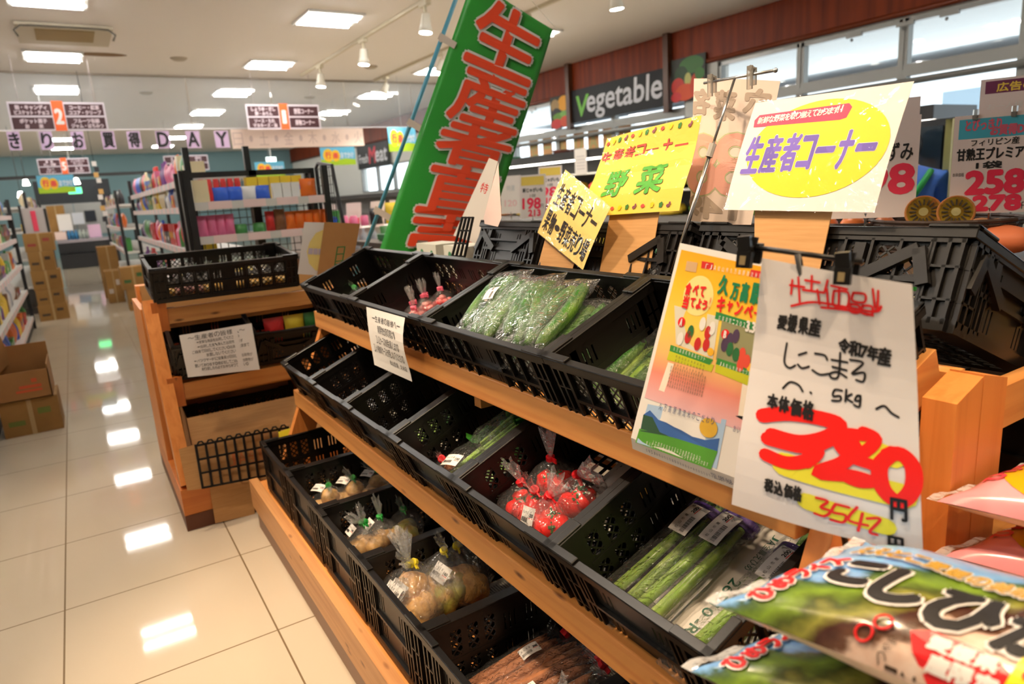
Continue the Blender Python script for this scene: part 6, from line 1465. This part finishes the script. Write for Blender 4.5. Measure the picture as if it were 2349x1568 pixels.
endp(2, 0, 1.12, 'packet', 'red', .06, .13, .05, 'red packet next to the middle post of the end shelf'); endp(2, 0, 1.185, 'packet', 'brown', .075, .14, .05, 'brown and cream packet right of the red one on the end shelf'.replace('right of', 'beside'))
for k in range(5): endp(2, k, 1.255+.062*k, 'pouch', 'orange', .068, .12, .05, 'bright orange pouch on the middle board of the end shelf, %s from the middle post' % ORD[k])
for k in range(5): product('packet', ('brown', 'yellow', 'cream')[k % 3], (.75+.16*k, EY+.1, .861), (0, -1, 0), .14, .12, .06, '%s packet low on the end shelf behind the crate, %s along' % (('brown', 'yellow', 'cream')[k % 3], ORD[k]))
# aisle shelves
gondola('aisle', 'long grocery shelf along the aisle behind the end shelf', (.74, 5.3, 0), (1.14, 10.6, 0), (-1, 0, 0), [.35, .7, 1.05, 1.38, 1.58], .4)
stock('long aisle shelf', (.74, 5.35, 0), (1.14, 10.6, 0), (-1, 0, 0), [.7, 1.05, 1.38, 1.58], 3)
gondola('aisle', 'farther black posted grocery shelf beyond the long aisle shelf', (.62, 11.8, 0), (1.1, 16.5, 0), (-1, 0, 0), [.4, .8, 1.15, 1.5], .4)
stock('farther black posted shelf', (.62, 11.85, 0), (1.1, 16.4, 0), (-1, 0, 0), [.8, 1.15, 1.5], 8)
gondola('side', 'tall grocery shelf along the opposite side of the aisle', (-1.1, 4.6, 0), (-.62, 10.6, 0), (1, 0, 0), [.16, .5, .82, 1.14, 1.42], .45)
stock('shelf across the aisle', (-1.1, 4.62, 0), (-.62, 10.6, 0), (1, 0, 0), [.16, .5, .82, 1.14, 1.42], 5)
gondola('side', 'grocery shelf behind the tall carton pile across the aisle', (-1.1, 12.2, 0), (-.5, 18, 0), (1, 0, 0), [.4, .8, 1.2, 1.55], .45)
stock('shelf behind the carton pile', (-1.1, 12.3, 0), (-.5, 17.8, 0), (1, 0, 0), [1.2, 1.55], 15)
# cartons
BX = mat('carton_olive', (158, 118, 62), .8, noise=((3, 3, 3), (140, 102, 50), .4, .7))
def carton(lo, hi, lab, mark=None):
    t = thing('carton', lab, 'carton', ((lo[0]+hi[0])/2, (lo[1]+hi[1])/2, lo[2])); part('box_body', MB().span(lo, hi), BX, t)
    sf = Surf((lo[0], lo[1]-.001, lo[2]), (hi[0]-lo[0], 0, 0), (0, 0, hi[2]-lo[2])); part('tape', MB().patch(sf, .46, 0, .54, 1, .0008), flat((180, 150, 100), .3), t)
    if mark: part('printed_mark', MB().patch(sf, .1, .3, .38, .44, .0012).patch(sf, .62, .55, .84, .72, .0012), flat(mark, .7), t)
    return t
zz = 0
for k, h in enumerate((.22, .2, .26, .25, .24)):
    carton((-.575+.01*(k % 2), 11.2, zz), (-.235-.012*k*(k % 2), 11.55, zz+h), 'brown carton in the tall pile across the aisle, %s from the floor' % ORD[k], (150, 60, 50) if k == 4 else (70, 56, 40)); zz += h+.002
carton((.5, 11.1, 0), (.8, 11.4, .3), 'lower brown carton at the foot of the long aisle shelf', (50, 50, 60)); carton((.46, 11.1, .302), (.78, 11.4, .62), 'upper brown carton with green print at the foot of the long aisle shelf', (60, 100, 50))
carton((.3, 12.4, 0), (.52, 12.8, .5), 'narrow brown carton beyond the aisle cartons', (200, 190, 180)); carton((.28, 13.2, .0), (.56, 13.6, .85), 'tall open brown carton farther along the aisle', None)
t = thing('open_carton', 'open empty brown carton on another carton by the shelf across the aisle', 'carton', (-.6, 5.45, .24)); y0 = 5.28
part('front_panel', MB().span((-.86, y0, .235), (-.29, y0+.006, .42)), CARDD, t); part('back_panel', MB().span((-.86, y0+.4, .235), (-.29, y0+.406, .54)), CARDD, t)
part('side_panel', MB().span((-.296, y0, .235), (-.29, y0+.4, .45)), CARDD, t); part('side_panel', MB().span((-.86, y0, .235), (-.854, y0+.4, .45)), CARDD, t); part('base', MB().span((-.86, y0, .235), (-.29, y0+.4, .241)), CARDD, t)
part('flap', MB().bar((-.52, y0+.4, .52), (-.66, y0+.12, .44), .005, .2), CARDD, t); part('printed_mark', MB().span((-.46, y0-.001, .31), (-.34, y0, .33)).span((-.48, y0-.001, .285), (-.34, y0, .3)).span((-.39, y0-.001, .345), (-.36, y0, .37)), flat((206, 90, 50), .7), t)
t = carton((-.59, 5.3, 0), (-.27, 5.62, .232), 'closed brown carton with green print under the open carton', (110, 120, 50))
# service counter at the aisle end
sc_ = thing('service_counter', 'grey service counter with black fronts closing the far end of the aisle', 'counter', (.15, 22.3, 0))
part('opening_shade_slab', MB().span((-.7, 22.9, 1.72), (1.1, 23.0, 2.35)), flat((26, 32, 38), .6), sc_); part('wall_panel', MB().span((-.7, 22.85, .85), (.12, 22.95, 1.72)).span((.14, 22.85, .85), (1.1, 22.95, 1.72)), flat((158, 160, 158), .4), sc_)  # opening is a solid slab, its darkness put into the colour
part('panel_window', MB().span((.36, 22.8, 1.2), (.62, 22.86, 1.5)), flat((34, 40, 50), .2), sc_); part('counter_top', MB().span((-.4, 22.0, .68), (1.0, 22.8, .76)), mat('counter_steel', (196, 190, 200), .25, .6), sc_)
part('front', MB().span((-.4, 22.05, .4), (1.0, 22.75, .68)).span((-.4, 21.9, 0), (1.0, 22.7, .38)), flat((18, 18, 22), .4), sc_)
for k in range(8): tag(MB().lathe([(.04, 0), (.045, .16), (.02, .2), (.02, .24), (0, .24)], T((-.2+.09*k, 22.3, .76)), 10).build('drink_bottle', flat((60, 130, 180) if k < 4 else (190, 200, 190)), smooth=True), ('small blue bottle' if k < 4 else 'small pale bottle')+' on the far service counter, %s from the cartons' % ORD[k], 'bottle')
tag(MB().span((.36, 22.2, .77), (.66, 22.22, 1.12)).build('counter_card', flat((236, 196, 226))), 'pink card standing on the far service counter', 'card'); tag(MB().span((-.42, 22.1, .77), (-.16, 22.4, .98)).build('counter_box', flat((240, 214, 206))), 'pale pink box on the far service counter', 'box')
carton((-.5, 22.5, .762), (-.1, 22.75, 1.68), 'tall brown carton standing on the far service counter'); tag(MB().span((-.3, 22.3, 1.2), (.02, 22.32, 1.44)).span((-.3, 22.3, 1.0), (.02, 22.34, 1.2)).build('notice_board', WHITE), 'white notice fixed before the far carton', 'notice')
tag(MB().span((.05, 22.3, 1.15), (.32, 22.32, 1.46)).build('notice_board', flat((206, 212, 222))), 'grey white notice beside the far white one', 'notice')
# hanging clip strip of packets
t = thing('clip_strip', 'black and white strip of packets hanging from the ceiling over the aisle', 'hanging strip', (.44, 12, ZC)); part('strip', MB().tube([(.43, 12, ZC), (.43, 12, 1.3)], .004, 5), DARK, t)
for k in range(11): part('packet', MB().box((.43+.02*(k % 2), 12-.01*k, 2.1-.08*k), (.06, .02, .07)), flat(((226, 220, 216), (40, 38, 42), (206, 160, 90))[k % 3]), t)
# red framed panel beside the pile
t = thing('display_board', 'grey display board with a red vertical strip behind the tall carton pile', 'panel', (-.5, 11.9, 0)); part('panel', MB().span((-.56, 11.9, 0), (-.3, 11.93, 1.52)), flat((176, 168, 166)), t); part('red_strip', MB().span((-.46, 11.89, 1.2), (-.4, 11.9, 1.48)), flat((220, 60, 90)), t); part('frame', MB().span((-.59, 11.89, .2), (-.56, 11.94, 1.56)).span((-.3, 11.89, .2), (-.27, 11.94, 1.5)), DARK, t)
# goods table in front of the meat corner
t = thing('goods_table', 'crowded promotion table with pink cards near the meat corner', 'table', (2.9, 7.3, 0)); part('table_top', MB().span((2.0, 7.0, .8), (3.9, 7.8, .84)), flat((150, 140, 132)), t); part('table_body', MB().span((2.05, 7.05, 0), (3.85, 7.75, .8)), flat((130, 120, 112)), t)
stock('promotion table', (2.0, 7.02, 0), (3.9, 7.4, 0), (0, -1, 0), [.842, 1.08], 21, fromword='from the end shelf side'); part('riser', MB().span((2.0, 7.22, .84), (3.9, 7.7, 1.05)), flat((206, 196, 190)), t)
for k in range(6):
    a = V((2.25+.26*k, 7.30, 1.052)); sf = Surf(a, (.17, 0, 0), (0.02*(k % 3), 0, .27)); c = thing('promotion_card', 'pinkish promotion card on the crowded table, %s from the end shelf' % ORD[k], 'card', a); part('card', MB().sheet(sf, th=.002), flat((238, 220, 216)), c); part('printing', MB().patch(sf, .15, .15, .85, .4, .001), flat((236, 90, 110)), c)
# meat corner case
t = thing('meat_case', 'long open meat case along the far window wall', 'display case', (7, 18, 0)); part('body', MB().span((6.4, 14.2, 0), (7.6, 24, .9)), flat((120, 112, 108)), t); part('shelf_top', MB().span((6.9, 14.2, 1.35), (7.6, 24, 1.46)), flat((60, 54, 52)), t); part('back_panel', MB().span((7.5, 14.2, .9), (7.6, 24, 1.35)), flat((176, 170, 166)), t)

# ---------------------------------------------------------------- goods on the cross stand
for k, (x0_, x1_, z0_, z1_, y_) in enumerate(((.3, .62, .64, .84, 3.72), (.66, 1.2, .62, .86, 3.74))): carton((x0_, y_, z0_), (x1_, y_+.2, z1_), 'brown carton behind the notice crate on the cross stand, %s along' % ORD[k], (220, 120, 110))
sf = pquad((538, 738), (597, 728), (600, 745), (541, 757), (0, -1, 0), (3, 1, 3.70)); t = thing('carton_label', 'white and red label showing above the notice on the cross stand', 'label', sf(.5, 0)); part('sheet', MB().sheet(sf), WHITE, t); part('red_print', MB().patch(sf, .18, .3, .86, .95, .001), flat((240, 90, 100)), t)
sf = pquad((656, 720), (709, 712), (712, 731), (659, 740), (0, -1, 0), (3, 1, 3.70)); t = thing('carton_label', 'white label with black print beside the end crate on the cross stand', 'label', sf(.5, 0)); part('sheet', MB().sheet(sf), WHITE, t); part('printing', write(MB(), sf, 'いよかん', .2, .25, .8, .75, n=.001, bold=.001), INK, t)
for k in range(3): product('packet', ('red', 'yellow', 'green')[k], (.76+.1*k, 3.44, .69), (0, -1, 0), .1, .13, .04, '%s packet inside the crate beside the printed notice' % ('red', 'yellow', 'green')[k])
carton((.32, 3.8, .20), (.52, 3.95, .52), 'brown carton with black print at the back of the cross stand', (40, 36, 34)); carton((.53, 3.8, .20), (.7, 3.95, .53), 'brown carton with a paper slip at the back of the cross stand', (120, 84, 50))
# open carton sitting on the lower deck
t = thing('open_carton', 'big open brown carton with torn flaps on the cross stand', 'carton', (.62, 3.4, .2)); a, b_, c, d = .285, .98, 3.16, 3.48
def slab(*P, th=.005): q = Quad(V(P[0]), V(P[1]), V(P[2]), V(P[3]), (V(P[2])-V(P[3])).cross(V(P[0])-V(P[3]))); return MB().sheet(q, th=th)
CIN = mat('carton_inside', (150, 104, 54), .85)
part('front_panel', slab((a, c+.1, .46), (b_, c+.1, .46), (b_, c, .2), (a, c, .2)), CARD, t); part('back_panel', slab((a, d+.06, .50), (b_, d+.06, .50), (b_, d, .2), (a, d, .2)), CIN, t)
part('side_panel', slab((a, d, .5), (a, c+.1, .46), (a, c, .2), (a, d, .2)), CIN, t); part('side_panel', slab((b_, c+.1, .46), (b_, d, .5), (b_, d, .2), (b_, c, .2)), CIN, t)
part('torn_flap', MB().add([(.5, d-.01, .46), (.99, d+.02, .44), (.99, d+.05, .62), (.76, d+.04, .605), (.745, d+.03, .59), (.70, d+.03, .585)], [(0, 1, 2, 3, 4, 5)]).add([(.5, d-.005, .46), (.99, d+.025, .44), (.99, d+.055, .62), (.76, d+.045, .605), (.745, d+.035, .59), (.70, d+.035, .585)], [(5, 4, 3, 2, 1, 0)]), CIN, t)
# cardboard sheet and black lattice leaning on it
sf = pquad((410, 1030), (640, 962), (668, 1090), (430, 1125), (0, -1, .2), (3, 1, 3.075)); t = thing('cardboard_sheet', 'flat cardboard sheet leaning on the cross stand behind the black lattice', 'cardboard', sf(.5, 0)); part('board', MB().sheet(sf, th=.005), CARD, t)
m = MB()
for k, c in enumerate('JA全農'): write(m, sf, c, .42+k*.1, .36, .5+k*.1, .6, n=.0006)
part('printing', m, flat((206, 120, 70), .8), t)
sf = pquad((449, 1022), (660, 980), (672, 1078), (465, 1118), (0, -1, .2), (3, 1, 3.06)); t = thing('lattice_panel', 'black plastic lattice panel leaning against the cardboard sheet on the cross stand', 'lattice', sf(.5, 0)); m = MB()
def lb(u0, v0, u1, v1, w_): m.bar(sf(u0, v0, .004), sf(u1, v1, .004), w_, .008, up=sf.N)
for k in range(11): lb(k/10, -.02, k/10, 1.03, .010)
for v in (0, .345, .67, 1): lb(0, v, 1, v, .009)
for k in range(10): m.tube([sf((k+.15)/10, 1.01, .004), sf((k+.35)/10, 1.075, .004), sf((k+.65)/10, 1.075, .004), sf((k+.85)/10, 1.01, .004)], .004, 6)
part('lattice', m, BLACK, t)
sf = pquad((481, 1118), (575, 1095), (585, 1178), (494, 1200), (0, -1, .12), (3, 1, 3.09)); t = thing('cardboard_piece', 'square cardboard piece leaning against the brown plinth of the cross stand', 'cardboard', sf(.5, 0)); part('board', MB().sheet(sf, th=.005), CARD, t)
sf = pquad((640, 990), (672, 980), (672, 1010), (644, 1012), (0, -1, .3), (3, 1, 3.02)); t = thing('yellow_packet', 'yellow printed packet standing behind the end bottom crate', 'packet', sf(.5, 0)); part('packet_body', MB().sheet(sf, th=.02), flat((236, 222, 50)), t)
# white cartons and black lattice behind the second top crate
for k, (px, py, w_) in enumerate(((980, 600, .14), (1045, 605, .12))):
    p = onx(px, py, 1.2); t = thing('white_carton', ('whitish carton with small green marks behind the banner, nearer the pole', 'whitish carton with small green marks behind the banner, next to the black lattice')[k], 'carton', p); part('box_body', MB().span((1.2, p.y-.09, .95), (1.32, p.y+.09, 1.17)), flat((206, 210, 200)), t); part('printed_mark', MB().ball((1.199, p.y+.04, 1.135), (.001, .014, .014), nu=10, nv=6).ball((1.199, p.y-.05, 1.135), (.001, .012, .012), nu=10, nv=6), flat((60, 130, 90)), t)
sf = pquad((1062, 497), (1086, 497), (1066, 590), (1038, 588), (-1, -.3, .1), (3, 0, 1.14)); t = thing('lattice_panel', 'narrow black lattice strip standing in front of the banner foot', 'lattice', sf(.5, 0)); m = MB()
for k in range(4): lb(k/3, 0, k/3, 1, .006)
for v in (.02, .34, .66, .98): lb(0, v, 1, v, .006)
part('lattice', m, BLACK, t)
sf = pquad((1122, 362), (1142, 370), (1096, 560), (1040, 540), (-1, -.6, .0), (3, 0, 1.18)); t = thing('price_flag', 'narrow white price slip with red stamp standing before the banner', 'price slip', sf(.5, 0)); part('sheet', MB().sheet(sf), WHITE, t); part('stamp', write(MB(), sf, '特', .3, .6, .8, .72, n=.001), RED, t)
sf = pquad((1143, 372), (1150, 500), (1142, 520), (1106, 512), (-1, .5, 0), (3, 0, 1.22)); t = thing('price_flag', 'pinkish folded back half of the white price slip by the banner', 'price slip', sf(.5, 0)); part('sheet', MB().sheet(sf), flat((234, 206, 196)), t)

# ---------------------------------------------------------------- clerk bending at the fruit corner, seen from behind
def skin(name, joints, edges, m_, parent, lv=2):
    me = bpy.data.meshes.new(name); me.from_pydata([j[:3] for j in joints], edges, []); me.update(); o = bpy.data.objects.new(name, me); COL.objects.link(o)
    o.parent = parent; md = o.modifiers.new('skin', 'SKIN'); md.use_smooth_shade = True
    for i, j in enumerate(joints): sv = me.skin_vertices[0].data[i]; sv.radius = (j[3], j[4] if len(j) > 4 else j[3]); sv.use_root = (i == 0)
    s = o.modifiers.new('sub', 'SUBSURF'); s.levels = lv; s.render_levels = lv; me.materials.append(m_); return o
cl = thing('person', 'person seen from behind in blue shirt and green apron straps, bending over the fruit corner', 'person', mtx=T((4.15, 2.22, 0)) @ RZ(-1.05))
SKN = mat('skin_tone', (216, 164, 130), .5, sub=.1); BLU = mat('blue_shirt', (66, 118, 220), .7); APR = mat('green_apron', (20, 150, 70), .7); HAIR = mat('dark_hair', (30, 24, 22), .5)
J = [(0, 0, .82, .13, .11), (0, .05, 1.0, .13, .11), (0, .13, 1.16, .155, .12), (0, .2, 1.27, .13, .1), (0, .25, 1.34, .055, .055), (0, .3, 1.40, .06, .065), (0, .34, 1.47, .07, .085),
     (.09, 0, .78, .085), (.1, .02, .45, .06), (.1, -.02, .09, .042), (.1, .1, .04, .035), (-.09, 0, .78, .085), (-.1, .02, .45, .06), (-.1, -.02, .09, .042), (-.1, .1, .04, .035),
     (.17, .2, 1.26, .06), (.23, .22, 1.02, .042), (.17, .42, .96, .032), (.16, .5, .96, .03, .018), (-.17, .2, 1.26, .06), (-.23, .22, 1.02, .042), (-.17, .42, .96, .032), (-.16, .5, .96, .03, .018)]
E_ = [(0, 1), (1, 2), (2, 3), (3, 4), (4, 5), (5, 6), (0, 7), (7, 8), (8, 9), (9, 10), (0, 11), (11, 12), (12, 13), (13, 14), (3, 15), (15, 16), (16, 17), (17, 18), (3, 19), (19, 20), (20, 21), (21, 22)]
skin('body', J, E_, SKN, cl)
skin('shirt', [(0, 0, .86, .145, .122), (0, .05, 1.0, .145, .122), (0, .13, 1.16, .168, .132), (0, .2, 1.275, .14, .112), (0, .235, 1.33, .07, .07), (.175, .2, 1.265, .074), (.215, .21, 1.08, .06), (-.175, .2, 1.265, .074), (-.215, .21, 1.08, .06)], [(0, 1), (1, 2), (2, 3), (3, 4), (3, 5), (5, 6), (3, 7), (7, 8)], BLU, cl)
skin('trousers', [(0, 0, .84, .142, .12), (.09, 0, .76, .1), (.1, .02, .45, .075), (.1, -.02, .1, .06), (-.09, 0, .76, .1), (-.1, .02, .45, .075), (-.1, -.02, .1, .06)], [(0, 1), (1, 2), (2, 3), (0, 4), (4, 5), (5, 6)], flat((50, 54, 66), .8), cl)
part('apron_straps', MB().tube([(-.13, .12, 1.315), (-.07, -.0, 1.22), (.04, -.06, 1.06), (.12, -.085, .92)], .018, 8).tube([(.13, .12, 1.315), (.07, -.0, 1.22), (-.04, -.06, 1.06), (-.12, -.085, .92)], .018, 8).tube([(-.15, .05, .92), (0, -.125, .9), (.15, .05, .92)], .02, 8), APR, cl, world=False, smooth=True)
part('hair', MB().ball((0, .325, 1.475), (.088, .1, .1), nu=18, nv=12), HAIR, cl, world=False, smooth=True)
